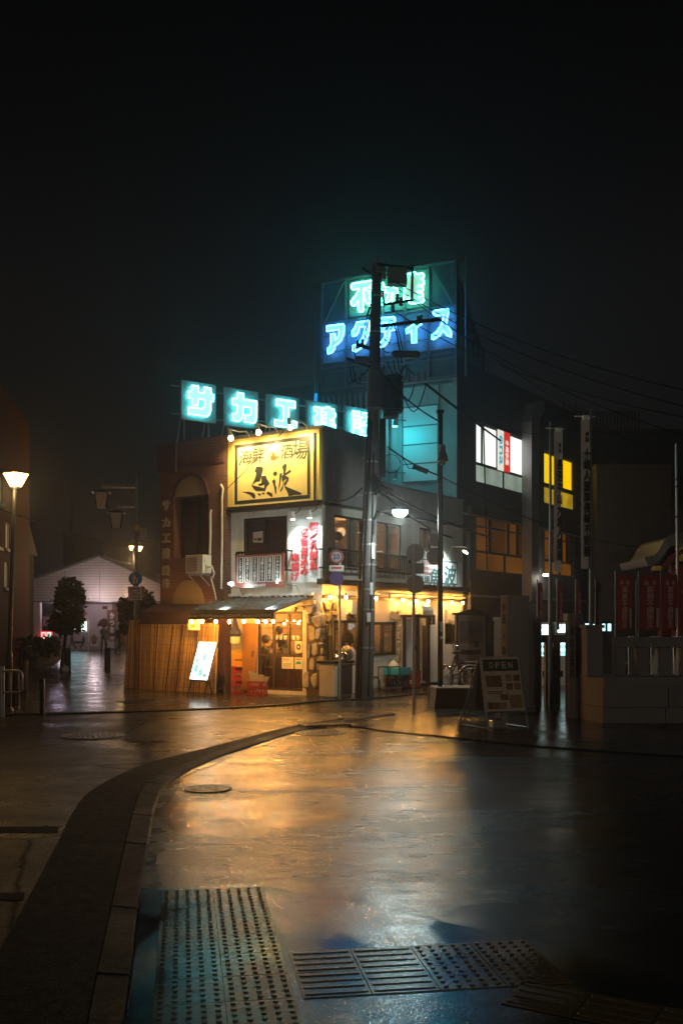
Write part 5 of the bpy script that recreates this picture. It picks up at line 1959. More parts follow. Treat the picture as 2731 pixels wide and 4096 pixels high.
for i, ch in enumerate('OPEN'):
    a, c0_ = .2 + i * .165, .84
    x0_, y0_, z0_ = FP(a, c0_, .012)
    x1_, y1_, z1_ = FP(a + .105, c0_ + .085, .012)
    V_, Fc_ = glyph(ch, .012)
    ax0 = min(v[0] for v in V_); ax1 = max(v[0] for v in V_); az0 = min(v[1] for v in V_); az1 = max(v[1] for v in V_)
    b.add([tuple(Vector(FP(a + .105 * (v[0] - ax0) / (ax1 - ax0), c0_ + .085 * (v[1] - az0) / (az1 - az0), .013)))[:3] for v in V_], Fc_)
b.build('lettering', mat('cream_lettering', (.7, .55, .38), .3, 0, 0), t)
# brick that weighs the board down
p = gp(*c6(1040, 1400))
t = thing('weight', FO, wB * .45, .35, .02, 'wet pale block weighing down the sandwich board', 'block')
b = MB(FO)
b.box(wB * .28, wB * .62, .25, .42, .022, .14)
b.build('block', M['polished'], t, bevel=.012)
b = MB(FO)
b.tube([(wB * .35, .25, .145), (wB * .45, .3, .17), (wB * .55, .4, .145)], .01, 5)
b.build('strap', M['rubber'], t)
# ================================================================ brick building at the left
M['brick'] = brick('brown_brick', (.16, .07, .045), (.12, .05, .035), (.2, .12, .08), .21, .07)
M['brickdark'] = brick('dark_red_brick', (.11, .04, .035), (.09, .035, .03), (.07, .03, .025), .21, .07)
zb1 = crop(600, 1750, 320, 1004)
dB = .25
FB = FL
BX0, BX1 = FL.hx(642, dB), FL.hx(898, dB)
BZ = FL.hz(800, 1762, dB)
bb = thing('brick_building', FL, (BX0 + BX1) / 2, 0, 0, 'dark brown brick building with arched windows left of the yellow board', 'building')
aw0, aw1 = FL.hx(zb1(300, 0)[0], dB), FL.hx(zb1(738, 0)[0], dB)
wz0, wz1 = FL.hz(770, zb1(0, 1510)[1], dB), FL.hz(770, zb1(0, 735)[1], dB)
az1 = FL.hz(770, zb1(0, 455)[1], dB)
lz0, lz1 = FL.hz(755, zb1(0, 2100)[1], dB), FL.hz(755, zb1(0, 1790)[1], dB)
lx0, lx1 = FL.hx(zb1(290, 0)[0], dB), FL.hx(zb1(690, 0)[0], dB)
b = MB(FL)
wall(b, BX0, BX1, 0, BZ, [(aw0, aw1, wz0, wz1), (BX0 + .5, BX1 - .05, 0, 1.9)], .38, -dB)
b.quad((BX1, -dB, 0), (BX1, .3, 0), (BX1, .3, BZ), (BX1, -dB, BZ))
b.box(BX0, BX0 + .2, -dB + .39, 5, 0, BZ); b.box(BX0 + .2, BX1 - .01, 4.8, 5, 0, BZ - .01)
b.box(BX0 + .2, BX1 - .01, -dB + .2, 4.79, BZ - .3, BZ - .2)
b.build('wall', M['brick'], bb)
b = MB(FL)
b.box(BX0 - .02, BX0 + .62, -dB - .1, -dB - .003, BZ - .72, BZ + .02)
b.box(BX0 - .02, BX1, -dB - .03, -dB - .002, BZ - .62, BZ - .56)
b.box(BX0 + .63, BX1, -dB - .02, -dB + .22, BZ + .001, BZ + .05)
b.build('parapet', M['brickdark'], bb)


def arch(b, x0, x1, z0, z1, y0, y1, n=18):
    m, r = (x0 + x1) / 2, (x1 - x0) / 2
    b.prism([(m + r * math.cos(math.pi * i / n), z0 + (z1 - z0) * math.sin(math.pi * i / n)) for i in range(n + 1)], y0, y1)


M['tan'] = mat('tan_render', (.3, .22, .12), .85, 0, .15, 8, .2, 90)
for q in ((aw0 + .04, aw1 - .12, wz1 + .01, az1), (lx0, lx1, lz0, lz1)):
    b = MB(FL)
    arch(b, *q, -dB - .012, -dB - .001)
    b.build('arch_infill', M['tan'], bb)
b = MB(FL)
m, n = (aw0 + aw1) / 2, 18
for r0, r1, zt_ in ((0, .1, az1),):
    rx, rz = (aw1 - aw0) / 2 + .02, az1 - wz1 + .03
    P = [(m + rx * math.cos(math.pi * i / n), wz1 + rz * math.sin(math.pi * i / n)) for i in range(n + 1)] + [(m + (rx - .1) * math.cos(math.pi * i / n), wz1 + (rz - .1) * math.sin(math.pi * i / n)) for i in range(n, -1, -1)]
    b.prism(P, -dB - .05, -dB - .002)
b.box(lx0 - .08, lx1 + .08, -dB - .05, -dB - .002, lz0 - .1, lz0 - .01)
b.build('arch_ring', M['brickdark'], bb)
window(bb, FL, (aw0, aw1, wz0, wz1), -dB + .28, (.5,), gm='darkglass', w=.045)
b = MB(FL)
b.rect(aw0, aw1, wz0, wz1, -dB + .75)
b.build('room_back', M['interior_dark'], bb)
M['goldletter'] = mat('brushed_gold_letters', (.6, .52, .38), .3, .6, .1, 8)
for ch, y0, y1 in (('サ', 790, 915), ('カ', 1003, 1125), ('エ', 1205, 1320), ('建', 1385, 1525), ('設', 1600, 1735), ('株', 1770, 1890)):
    a0, a1 = FL.hx(zb1(142, 0)[0], dB + .1), FL.hx(zb1(238, 0)[0], dB + .1)
    zc0, zc1 = FL.hz(660, zb1(0, y1)[1], dB + .1), FL.hz(660, zb1(0, y0)[1], dB + .1)
    b = MB(FL)
    for k in range(3): b.text(ch, a0, a1, zc0, zc1, -dB - .04 - k * .02, .03)
    b.build('wall_lettering', M['goldletter'], bb)
t = thing('canopy', FL, FL.hx(690, .8), -.8, 1.7, 'dark maroon canopy above the reed fence', 'awning')
b = MB(FL)
x0, x1 = BX0 - .1, FL.hx(768, .9)
b.prism([(x0, 1.73), (x1, 1.73), (x1, 2.0), (x0, 2.0)], -.9, -dB - .05)
b.add([(x0, -.9, 2.0), (x1, -.9, 2.0), (x1, -dB - .05, 2.2), (x0, -dB - .05, 2.2)], [(0, 1, 2, 3)])
b.build('cover', mat('maroon_canvas', (.045, .008, .016), .7, 0, .2, 6), t)
b = MB(FL)
b.tube([(x0, -.92, 1.72), (x1, -.92, 1.72)], .02, 6)
b.build('frame', M['blackmetal'], t)

# air conditioner
u0, v0 = zb1(665, 1470)
dA = .62
xa = FL.hx(u0, dA)
xl = FL.hx(zb1(445, 0)[0], dA)
za0, za1 = FL.hz(u0, zb1(0, 1700)[1], dA), FL.hz(u0, zb1(0, 1468)[1], dA)
t = thing('air_conditioner', FL, (xa + xl) / 2, -.45, za0, 'cream outdoor air conditioner on a bracket on the brick wall', 'air conditioner')
b = MB(FL)
b.box(xl, xa, -dA, -.3, za0, za1)
b.build('body', M['cream'], t, bevel=.012)
b = MB(FL)
zc = (za0 + za1) / 2
for k in range(9): b.box(xl + .05, xl + (xa - xl) * .68, -dA - .008, -dA - .001, za0 + .05 + k * (za1 - za0 - .1) / 9, za0 + .05 + (k + .45) * (za1 - za0 - .1) / 9)
b.build('grille', M['greymetal'], t)
b = MB(FL)
b.box(xa + .001, xa + .05, -dA + .08, -dA + .2, za0 + .02, za0 + .2); b.box(xa + .001, xa + .025, -dA + .05, -.36, za0 + .26, za1 - .08)
b.build('side_cover', M['cream'], t)
b = MB(FL)
for x in (xl + .1, xa - .12):
    b.box(x, x + .04, -dA - .02, -dB - .003, za0 - .05, za0 - .005)
    b.tube([(x + .02, -dA, za0 - .05), (x + .02, -dB - .01, za0 - .3)], .015, 5)
b.build('bracket', M['galv'], t)
b = MB(FL)
b.tube([(xa + .03, -dA + .12, za0 + .15), (xa + .2, -dA + .1, za0 + .16), (xa + .26, -dA + .12, za0 - .0), (xa + .18, -dA + .15, za0 - .12), (xa + .08, -.4, za0 - .1)], .025, 7)
b.tube([(xa + .06, -.4, za0 - .1), (xa + .15, -.34, za0 - .5), (xa + .24, -.32, za0 - 1.0)], .018, 6)
b.build('hose', M['cream'], t)
for pts, r, lab in (([(770, 905), (757, 960), (760, 1200), (752, 1470)], .035, 'cream conduit rising above the air conditioner'), ([(890, 590), (918, 640), (905, 760), (905, 900), (905, 1300), (895, 1900)], .03, 'cream conduit running down the joint of brick and white walls')):
    b = MB(FL)
    b.tube([(FL.hx(zb1(x, y)[0], dB + .05), -dB - .05, FL.hz(*zb1(x, y), dB + .05)) for x, y in pts], r, 7)
    t = b.build('conduit', M['conduit'], None, lab, 'conduit')

# ================================================================ reed fence
zf_ = crop(450, 2430, 450)
top_px = [(235, 183), (330, 192), (520, 214), (700, 231), (830, 236), (950, 232), (1050, 226), (1250, 222), (1475, 226)]
bot_px = [(168, 1060), (300, 1085), (500, 1116), (620, 1128), (720, 1137), (860, 1146), (950, 1150), (1200, 1158), (1440, 1164)]
def fence_pt(u, z):
    if u >= 640:
        x = FL.hx(u, .62)
        return FL.p(x, -.62, z)
    a = FL.p(FL.hx(640, .62), -.62, z)
    f = (640 - u) / 143
    y = a.y + 1.0 * f ** 1.3
    return Vector(((u - CU) / F * y, y, z))


NB = 260
rnd = random.Random(5)


def ip(px, f):
    s = f * (len(px) - 1)
    i = min(int(s), len(px) - 2)
    return tuple(px[i][k] + (px[i + 1][k] - px[i][k]) * (s - i) for k in (0, 1))


rf = thing('reed_fence', FL, FL.hx(660, .62), -.62, 0, 'tall golden reed screen standing round the terrace left of the menu stand', 'fence')
m, nt, bs, out = new_mat('dry_reed')
tc = nt.nodes.new('ShaderNodeTexCoord')
oi = nt.nodes.new('ShaderNodeNewGeometry')
n1 = N(nt, 'ShaderNodeTexNoise', Scale=14.0, Detail=5.0, Roughness=.8)
mp = N(nt, 'ShaderNodeMapping')
mp.inputs['Scale'].default_value = (1.5, 1.5, .1)
nt.links.new(tc.outputs['Object'], mp.inputs[0]); nt.links.new(mp.outputs[0], n1.inputs['Vector'])
ad = N(nt, 'ShaderNodeMath', operation='MULTIPLY_ADD')
ad.inputs[1].default_value = .4
nt.links.new(oi.outputs['Random Per Island'], ad.inputs[0])
hf = N(nt, 'ShaderNodeMath', operation='MULTIPLY')
hf.inputs[1].default_value = .75
nt.links.new(n1.outputs['Fac'], hf.inputs[0]); nt.links.new(hf.outputs[0], ad.inputs[2])
nt.links.new(ramp(nt, ad.outputs[0], [(.3, (.1, .045, .012)), (.52, (.5, .3, .09)), (.8, (.9, .62, .25))]), bs.inputs['Base Color'])
bs.inputs['Roughness'].default_value = .55
M['bamboo'] = m
b = MB()
for i in range(NB):
    f = (i + .5) / NB
    tu, tv = zf_(*ip(top_px, f)); bu, bv = zf_(*ip(bot_px, f))
    jit = rnd.uniform(-.006, .006)
    T_, B_ = fence_pt(tu, 0), fence_pt(bu, 0)
    z = CH + (VH - tv) / F * T_.y + rnd.uniform(-.02, .03)
    b.cyl((B_.x + jit, B_.y + jit, .012), (T_.x + rnd.uniform(-.012, .012), T_.y + jit, z), .0125, .0115, 6, caps=False)
b.build('reeds', M['bamboo'], rf)
b = MB()
for i in range(60):
    pass
v = []
for i in range(41):
    f = i / 40
    tu, tv = zf_(*ip(top_px, f)); bu, bv = zf_(*ip(bot_px, f))
    T_, B_ = fence_pt(tu, 0), fence_pt(bu, 0)
    v += [(B_.x, B_.y + .02, .02), (T_.x, T_.y + .02, CH + (VH - tv) / F * T_.y - .04)]
b.add(v, [(2 * i, 2 * i + 2, 2 * i + 3, 2 * i + 1) for i in range(40)])
b.build('backing', M['darkwood'], rf)
b = MB()
for k in range(8):
    c = .07 + k * .125
    P = []
    for i in range(40):
        f = .01 + .98 * i / 39
        tu, tv = zf_(*ip(top_px, f)); bu, bv = zf_(*ip(bot_px, f))
        T_, B_ = fence_pt(tu, 0), fence_pt(bu, 0)
        T_.z = CH + (VH - tv) / F * T_.y
        q = B_.lerp(T_, c + .004 * math.sin(i * .8 + k))
        P.append((q.x, q.y - .018, q.z))
    b.tube(P, .004, 4)
b.build('binding_wire', M['darkwood'], rf)
b = MB()
for f in (.0, .16, .33, .52, .66, .84):
    tu, tv = zf_(*ip(top_px, f)); bu, bv = zf_(*ip(bot_px, f))
    T_, B_ = fence_pt(tu, 0), fence_pt(bu, 0)
    b.cyl((B_.x, B_.y - .016, .012), (T_.x, T_.y - .016, CH + (VH - tv) / F * T_.y - .02), .014, n=6)
b.build('stakes', M['darkwood'], rf)
q = qbox(FL, zf_, ((1055, 168), (1215, 315)), 1.0)
t = thing('notice', FL, (q[0] + q[1]) / 2, -1.0, q[2], 'glowing paper notice hanging under the left end of the awning', 'notice')
b = MB(FL)
b.box(q[0], q[1], -1.0, -.994, q[2], q[3])
b.build('sheet', M['paper'], t)
b = MB(FL)
b.rect(q[0] + .1, q[1] - .12, q[2] + .06, q[3] - .12, -1.003)
b.build('print', mat('ochre_print', (.5, .3, .1), .7, 0, .4, 9), t)

# ================================================================ neon letters on the roof
M['neonplate'] = mat('grey_letter_plate', (.24, .24, .22), .5, .1, .1, 3, dirt=.3)
M['neonface'] = glow('cyan_letter_face', (.42, .95, .92), .95)
M['neontube'] = glow('cyan_neon_tube', (.1, .86, 1), 26)
SX, SY = at(727, 2487, 26.0)[:2]
FS = Frame(SX, SY, 90 - 53.3)
c1 = crop(600, 1450, 500); c2 = crop(1100, 1400, 500); cE = crop(1040, 1560, 180); cK = crop(1220, 1590, 260)
LET = [
    ('first', [(398, 215), (833, 285), (826, 768), (390, 708)], c1, [[(520, 290), (605, 297), (605, 375), (675, 382), (675, 310), (760, 325), (762, 398), (797, 405), (790, 490), (757, 490), (755, 610), (740, 655), (710, 680), (478, 645), (480, 560), (640, 580), (672, 570), (685, 545), (685, 470), (605, 458), (598, 545), (522, 540), (522, 450), (480, 450), (482, 360), (520, 360)]]),
    ('second', [(948, 308), (1364, 372), (1360, 840), (946, 785)], c1, [[(1095, 382), (1170, 392), (1170, 465), (1333, 487), (1330, 700), (1318, 750), (1295, 762), (1185, 745), (1187, 660), (1240, 665), (1258, 650), (1262, 570), (1170, 555), (1165, 650), (1145, 710), (1110, 738), (1030, 725), (1030, 645), (1075, 640), (1092, 615), (1095, 540), (1032, 530), (1032, 450), (1095, 452)]]),
    ('third', [(270, 130), (1362, 292), (1352, 1420), (258, 1260)], cE, [[(560, 320), (1210, 412), (1205, 640), (985, 610), (980, 1095), (1262, 1130), (1260, 1345), (505, 1240), (505, 1040), (800, 1080), (800, 565), (570, 540)]]),
    ('fourth', [(60, 68), (775, 165), (778, 770), (62, 690)], cK, [[(212, 225), (372, 245), (375, 440), (362, 470), (378, 490), (380, 650), (240, 680), (222, 600), (300, 610), (300, 580), (215, 570), (213, 460), (275, 410), (285, 340), (213, 325)], [(402, 255), (490, 255), (492, 228), (585, 240), (588, 265), (690, 290), (692, 385), (727, 390), (725, 470), (690, 475), (692, 540), (590, 535), (590, 560), (695, 570), (697, 640), (595, 640), (595, 660), (727, 670), (722, 745), (400, 655), (402, 620), (500, 635), (500, 610), (400, 590), (402, 505), (500, 525), (502, 490), (400, 490), (402, 415), (500, 425), (502, 370), (400, 345)]]),
    ('fifth', [(978, 207), (1690, 300), (1690, 960), (978, 830)], cK, [[(1128, 330), (1310, 352), (1308, 430), (1125, 405)], [(1125, 432), (1322, 455), (1320, 528), (1128, 510)], [(1130, 530), (1318, 550), (1316, 615), (1132, 600)], [(1130, 625), (1316, 645), (1314, 715), (1132, 700)], [(1130, 725), (1325, 750), (1325, 925), (1130, 870)], [(1368, 372), (1620, 400), (1620, 640), (1560, 660), (1560, 480), (1470, 470), (1460, 570), (1415, 640), (1340, 640), (1340, 540), (1365, 500)], [(1340, 660), (1620, 690), (1610, 760), (1530, 850), (1630, 930), (1620, 990), (1490, 930), (1350, 900), (1350, 850), (1410, 830), (1345, 760)]]),
]
for i, (nm_, quad_, cr, polys) in enumerate(LET):
    P = [FS.hit(*cr(*p), .0) for p in quad_]
    zt_ = (P[0][1] + P[1][1]) / 2
    px0, px1 = (P[0][0] + P[3][0]) / 2, (P[1][0] + P[2][0]) / 2
    zb_ = P[3][1]
    ks = ('サ', 'カ', 'エ', '建', '設')[i]
    t = thing('letter_sign', FS, (px0 + px1) / 2, 0, zb_, 'grey rooftop plate with cyan neon character %s, %s of the row from the left' % (ks, nm_), 'neon sign', 'row of cyan neon plates on the roof')
    b = MB(FS)
    b.box(px0, px1, 0, .12, zb_, zt_)
    b.build('plate', M['neonplate'], t)
    face, tube = MB(FS), MB(FS)
    for po in polys:
        L_ = [FS.hit(*cr(*p), .05) for p in po]
        face.flat([L_], -.05)
        for a_ in range(len(L_)):
            x0_, z0_ = L_[a_]; x1_, z1_ = L_[(a_ + 1) % len(L_)]
            face.quad((x0_, -.05, z0_), (x1_, -.05, z1_), (x1_, -.001, z1_), (x0_, -.001, z0_))
        tube.tube([(x, -.07, z) for x, z in L_], .014, 5, True)
    face.build('letter_face', M['neonface'], t)
    tube.build('neon_tube', M['neontube'], t)
    b = MB(FS)
    for x in (px0 + .15, px1 - .15):
        b.tube([(x, .13, zt_ - .2), (x, .14, 5.4)], .025, 6)
        b.tube([(x, .13, zt_ - .3), (x, .9, 5.4)], .02, 6)
    b.tube([(px0 - .2, .16, zb_ + .15), (px1 + .25, .16, zb_ + .15)], .022, 6)
    b.tube([(px0 - .2, .16, zt_ - .15), (px1 + .25, .16, zt_ - .15)], .022, 6)
    b.build('support_frame', M['galv'], t)

# ================================================================ office building with the big billboard
FK = Frame(3.336, 28.9, -25.5)
ob = thing('office_building', FR, 10, 0, 0, 'dark three storey office building with lit classroom windows and billboard end wall', 'building')
OBX0, OBX1, OBZ = 7.17, 17.4, 9.45
kk = FR.I @ Vector((3.336, 28.9, 0))
w_top = FR.hz(1910, 1682); w_m1 = FR.hz(1910, 1450 + 950 * .41454); w_m2 = FR.hz(1910, 1450 + 975 * .41454); w_bot = FR.hz(1912, z3(0, 1155)[1])
e0, e1 = FR.hx(z3(866, 0)[0]), FR.hx(z3(1366, 0)[0])
c4b = crop(2131, 1550, 600)
y0_, y1_ = FR.hx(c4b(129, 0)[0]), FR.hx(c4b(462, 0)[0])
yt_, ym1, ym2, ybot = FR.hz(2181, c4b(0, 657)[1]), FR.hz(2181, c4b(0, 985)[1]), FR.hz(2183, c4b(0, 1030)[1]), FR.hz(2183, c4b(0, 1212)[1])
o0, o1 = FR.hx(1910), FR.hx(2120)
ot, om1, om2, obot = FR.hz(1925, 2052), FR.hz(1925, 2200), FR.hz(1925, 2212), FR.hz(1925, 2285)
p0_, p1_ = FR.hx(2183), FR.hx(2300)
b = MB(FR)
wall(b, OBX0, OBX1, 0, OBZ, [(e0, e1, w_bot, w_top), (y0_, y1_, ybot, yt_), (o0, o1, obot, ot), (p0_, p1_, obot + .1, ot)], .2, .05)
b.box(OBX0, OBX0 + .2, .26, 8, 0, OBZ - .01)
b.box(OBX1 - .2, OBX1 - .01, .26, 8, 0, OBZ - .01)
b.box(OBX0 + .21, OBX1 - .21, .26, 8, OBZ - .25, OBZ - .12)
b.box(OBX0 - .3, OBX1, .25, .4, 5.3, OBZ - .05)
b.build('wall', M['darkwall'], ob)
# end wall that carries the billboard
KX = -4.4
b = MB(FK)
b.box(-2.32, 0, .02, .3, 5.1, 8.86)
b.mi = 1  # dark colour paints in the shade of the unlit left stretch
b.box(KX, -2.323, .02, .3, 5.1, 8.86)
b.fr = FR
b.prism([(kk.x + .02, 5.3), (OBX0 - .003, 5.3), (OBX0 - .003, OBZ), (kk.x + .02, OBZ)], kk.y, kk.y + .2)
b.build('end_wall', [mat('grey_green_render', (.33, .36, .35), .8, 0, .12, 2, .1, 50, dirt=.3), M['darkwall']], ob)
b = MB(FK)
tx0, tx1 = FK.hx(z3(152, 0)[0]), FK.hx(z3(482, 0)[0])
tz1, tz0 = FK.hz(1680, z3(0, 425)[1]), FK.hz(1680, z3(0, 1150)[1])
b.box(tx0, tx1, -.03, .018, tz0, tz1)
b.build('shutter_panel', mat('pale_shutter', (.72, .78, .78), .45, 0, .05, 2), ob)
b = MB(FK)
for y in (425, 612, 790, 975, 1150):
    z = FK.hz(1680, z3(0, y)[1])
    b.box(tx0 - .03, tx1 + .03, -.045, -.031, z - .018, z + .018)
b.box(tx0 - .03, tx0 + .0, -.044, -.02, tz0, tz1); b.box(tx1, tx1 + .03, -.044, -.02, tz0, tz1)
b.box(tx0 - .3, tx1 + .45, -.06, .017, 8.7, 8.78)
for x in (tx1 + .03,): b.box(x, x + .015, -.01, .017, tz1, 8.7)
b.build('shutter_rails', mat('rail_grey', (.12, .14, .14), .5, .2, 0), ob)
b = MB(FK)
rnd = random.Random(1)
for i in range(13):
    x = KX + .1 + i * .18
    b.cyl((x, -.02, 5.3), (x, -.02, 8.7), .035 + .01 * (i % 2), n=8)
b.build('drain_pipes', M['greymetal'], ob)
# small wall lamps on the end wall
for (x, y), d, lab, en in (((70, 575), .35, 'small cylinder lamp on the teal lit wall under the transformer', 1), ((68, 1085), .3, 'short capped vent lamp low on the teal lit wall', 0)):
    u, v = z3(x, y)
    X, Z = FK.hit(u, v, d)
    t = thing('wall_lamp', FK, X, -d, Z, lab, 'lamp')
    b = MB(FK)
    b.cyl((X, -d, Z - .12), (X, -d, Z + .14), .09, n=14)
    b.tube([(X + .08, -d, Z + .06), (X + .2, -.1, Z + .08), (X + .22, .02, Z + .08)], .02, 6)
    b.build('housing', M['greymetal'], t)
    b = MB(FK)
    b.cyl((X, -d, Z - .135), (X, -d, Z - .121), .07, n=14)
    b.build('lens', glow('teal_lamp', (.1, .9, .95), 14 if en else .2), t)
    if en: light(t, 'light', FK, X + .25, -d - .6, Z - .25, 'SPOT', 26, (.0, .82, .95), .12, (X + .85, 0, Z - .9), 165, 1.0)
# windows of the lit classroom
pane_ = [(868, 910), (918, 1057), (1063, 1118), (1122, 1178), (1180, 1305), (1310, 1363)]
M['litwhite'] = glow('lit_white_blind', (.95, 1, .93), 1.15, .06, 1.2)
M['litfrost'] = glow('lit_frosted_pane', (.55, .68, .55), .5, .55, 1.6)
M['lityellow'] = glow('lit_yellow_blind', (1, .62, .0), .95, .05, 1.5)
M['lityellow2'] = glow('lit_yellow_frost', (.8, .5, .02), .55, .5, 2.5)
b = MB(FR)
fw_ = .05
b.box(e0, e1, .1, .16, w_m2, w_m1)
for x in (e0, e1 - fw_): b.box(x, x + fw_, .1, .17, w_bot, w_top)
b.box(e0 + fw_, e1 - fw_, .1, .17, w_top - fw_, w_top); b.box(e0 + fw_, e1 - fw_, .1, .17, w_bot, w_bot + fw_)
for (a, c), (d, e) in zip(pane_[:-1], pane_[1:]):
    x0, x1 = FR.hx(z3(c, 0)[0], -.1), FR.hx(z3(d, 0)[0], -.1)
    b.box(x0, max(x1, x0 + .03), .102, .168, w_m1, w_top - fw_)
xm = FR.hx(z3(1121, 0)[0], -.1)
b.box(xm - .02, xm + .02, .102, .168, w_bot + fw_, w_m2)
wf = b.build('window', M['blackmetal'], ob)
b = MB(FR)
for i in (0, 1, 4, 5):
    b.rect(FR.hx(z3(pane_[i][0], 0)[0], -.1), FR.hx(z3(pane_[i][1], 0)[0], -.1), w_m1, w_top - fw_, .15)
b.mi = 1
b.rect(e0 + fw_, xm - .02, w_bot + fw_, w_m2, .15); b.rect(xm + .02, e1 - fw_, w_bot + fw_, w_m2, .15)
b.build('pane', [M['litwhite'], M['litfrost']], wf)
es = thing('window_sign', FR, FR.hx(z3(1120, 0)[0]), .09, w_m1, 'white strip with blue letters and red strip beside it in the lit classroom window', 'sign')
xa0, xa1 = FR.hx(z3(1063, 0)[0], -.08), FR.hx(z3(1118, 0)[0], -.08)
xb0, xb1 = FR.hx(z3(1122, 0)[0], -.08), FR.hx(z3(1178, 0)[0], -.08)
b = MB(FR)
b.box(xa0, xa1, .08, .1, w_m1 - .05, w_top)
b.build('white_strip', glow('backlit_white_strip', (.9, .86, .74), .85), es)
b = MB(FR)
b.box(xb0, xb1, .08, .1, w_m1 - .05, w_top)
b.build('red_strip', glow('backlit_red_strip', (.75, .03, .02), .8), es)
H = w_top - w_m1
b = MB(FR)
b.text('ena', xa0 + (xa1 - xa0) * .2, xa1 - (xa1 - xa0) * .2, w_m1 + H * .1, w_top - H * .12, .078, .02, rot=90)
b.build('blue_lettering', glow('backlit_blue', (.02, .45, .6), .8), es)
b = MB(FR)
b.vtext('中高受験', (xb0 + xb1) / 2, w_top - H * .2, w_m1 + H * .14, (xb1 - xb0) * .62, .078, .025)
b.build('white_lettering', glow('backlit_white', (.9, .85, .75), .9), es)
# yellow windows
b = MB(FR)
b.box(y0_, y1_, .1, .16, ym2, ym1)
for x in (y0_, y1_ - fw_): b.box(x, x + fw_, .1, .17, ybot, yt_)
b.box(y0_ + fw_, y1_ - fw_, .1, .17, yt_ - fw_, yt_); b.box(y0_ + fw_, y1_ - fw_, .1, .17, ybot, ybot + fw_)
for p in (188, 270, 307, 416):
    x = FR.hx(c4b(p, 0)[0], -.1)
    b.box(x, x + .05, .102, .168, ym1, yt_ - fw_)
x = FR.hx(c4b(232, 0)[0], -.1)
b.box(x, x + .05, .102, .168, ybot + fw_, ym2)
wf = b.build('window', M['blackmetal'], ob)
b = MB(FR)
b.rect(y0_ + fw_, y1_ - fw_, ym1, yt_ - fw_, .165)
b.mi = 1
b.rect(y0_ + fw_, y1_ - fw_, ybot + fw_, ym2, .165)
b.build('pane', [M['lityellow'], M['lityellow2']], wf)
ys2 = thing('window_sign', FR, FR.hx(c4b(288, 0)[0]), .09, ym1, 'dim red strip with yellow characters in the yellow lit window', 'sign')
x0, x1 = FR.hx(c4b(268, 0)[0], -.08), FR.hx(c4b(306, 0)[0], -.08)
b = MB(FR)
b.box(x0, x1, .08, .1, ym1 - .1, yt_ - .05)
b.build('strip', mat('dark_red_strip', (.3, .02, .01), .5, 0, .1, 4), ys2)
b = MB(FR)
b.vtext('中学受験', (x0 + x1) / 2, yt_ - .25, ym1, (x1 - x0) * .6, .078, .025)
b.build('lettering', glow('backlit_ochre', (.7, .45, .05), .5), ys2)
# orange windows with blinds, lower floor
M['blind'] = mat('wood_blind', (.3, .12, .04), .6, 0, .2, 8)
M['litorange'] = glow('lit_orange_blind', (.9, .3, .03), .13, .7, 1.0)
M['litorange2'] = glow('lit_orange_panel', (.85, .3, .02), .13, .7, .8)
for (x0, x1, za, zb2, zc, lab) in ((o0, o1, ot, om1, om2, 1), (p0_, p1_, ot, om1 + .05, om1 + .02, 0)):
    b = MB(FR)
    za0 = obot if lab else obot + .1
    for x in (x0, x1 - fw_): b.box(x, x + fw_, .1, .17, za0, za)
    b.box(x0 + fw_, x1 - fw_, .1, .17, za - fw_, za); b.box(x0 + fw_, x1 - fw_, .1, .17, za0, za0 + fw_)
    b.box(x0 + fw_, x1 - fw_, .1, .166, om1, om2 + .02)
    for f in (.27, .62, .8):
        x = x0 + (x1 - x0) * f
        b.box(x, x + .07, .102, .168, om2 + .02, za - fw_)
    b.box(x0 + fw_, x1 - fw_, .104, .166, za - .42, za - .37)
    x = x0 + (x1 - x0) * .55
    b.box(x, x + .05, .102, .168, za0 + fw_, om1)
    wf = b.build('window', M['blackmetal'], ob)
    b = MB(FR)
    b.rect(x0 + fw_, x1 - fw_, om2 + .02, za - fw_, .25)
    b.rect(x0 + fw_, x1 - fw_, za0 + fw_, om1, .165)
    b.build('pane', M['litorange2'], wf)
    k = 15
    for fa, fb in ((.3, .6), (.84, .98)):
        b = MB(FR)
        for i in range(k):
            z = om2 + .05 + (za - om2 - .12) * i / k
            xa, xb = x0 + (x1 - x0) * fa, x0 + (x1 - x0) * fb
            b.add([(xa, .18, z), (xb, .18, z), (xb, .2, z + .055), (xa, .2, z + .055)], [(0, 1, 2, 3)])
        b.build('blind', M['blind'], wf)
# vertical duct
x0, x1 = FR.hx(z3(1387, 0)[0], .3), FR.hx(z3(1458, 0)[0], .3)
b = MB(FR)
b.box(x0, x1, -.3, .045, 2.4, w_top + .5)
b.prism([(x0, w_top + .501), (x1, w_top + .501), (x1 + .25, w_top + .9), (x1 + .5, w_top + 1.05), (x1 + .4, w_top + 1.35), (x0 + .25, w_top + 1.15)], -.3, .045)
o_ = b.build('duct', M['galv'], ob)
for v in (1752, 1848, 1932, 2020, 2090, 2180, 2260):
    z = FR.hz(2140, v, .3)
    b = MB(FR)
    b.box(x0 - .02, x1 + .03, -.315, -.301, z - .02, z + .02)
    b.build('duct_band', M['greymetal'], o_)
b = MB(FR)
z = FR.hz(2198, 2304, .3); x = FR.hx(2198, .3)
b.box(x - .14, x + .14, -.32, -.1, z, z + .07)
lm = b.build('porch_lamp', glow('porch_white', (1, .95, .8), 6), ob)
light(lm, 'light', FR, x, -.45, z - .1, 'POINT', 10, (1, .92, .75), .1)
b = MB(FR)
b.box(OBX0 + .35, OBX0 + .4, -.06, .045, 0, 5.2)
b.box(OBX0, OBX1, -.02, .046, 4.9, 4.97); b.box(OBX0, OBX1, -.02, .046, 2.5, 2.56)
b.build('wall_pipes', M['greymetal'], ob)
b = MB(FR)
b.box(OBX0 + 4.6, OBX0 + 9.6, .0, .045, .1, 2.3)
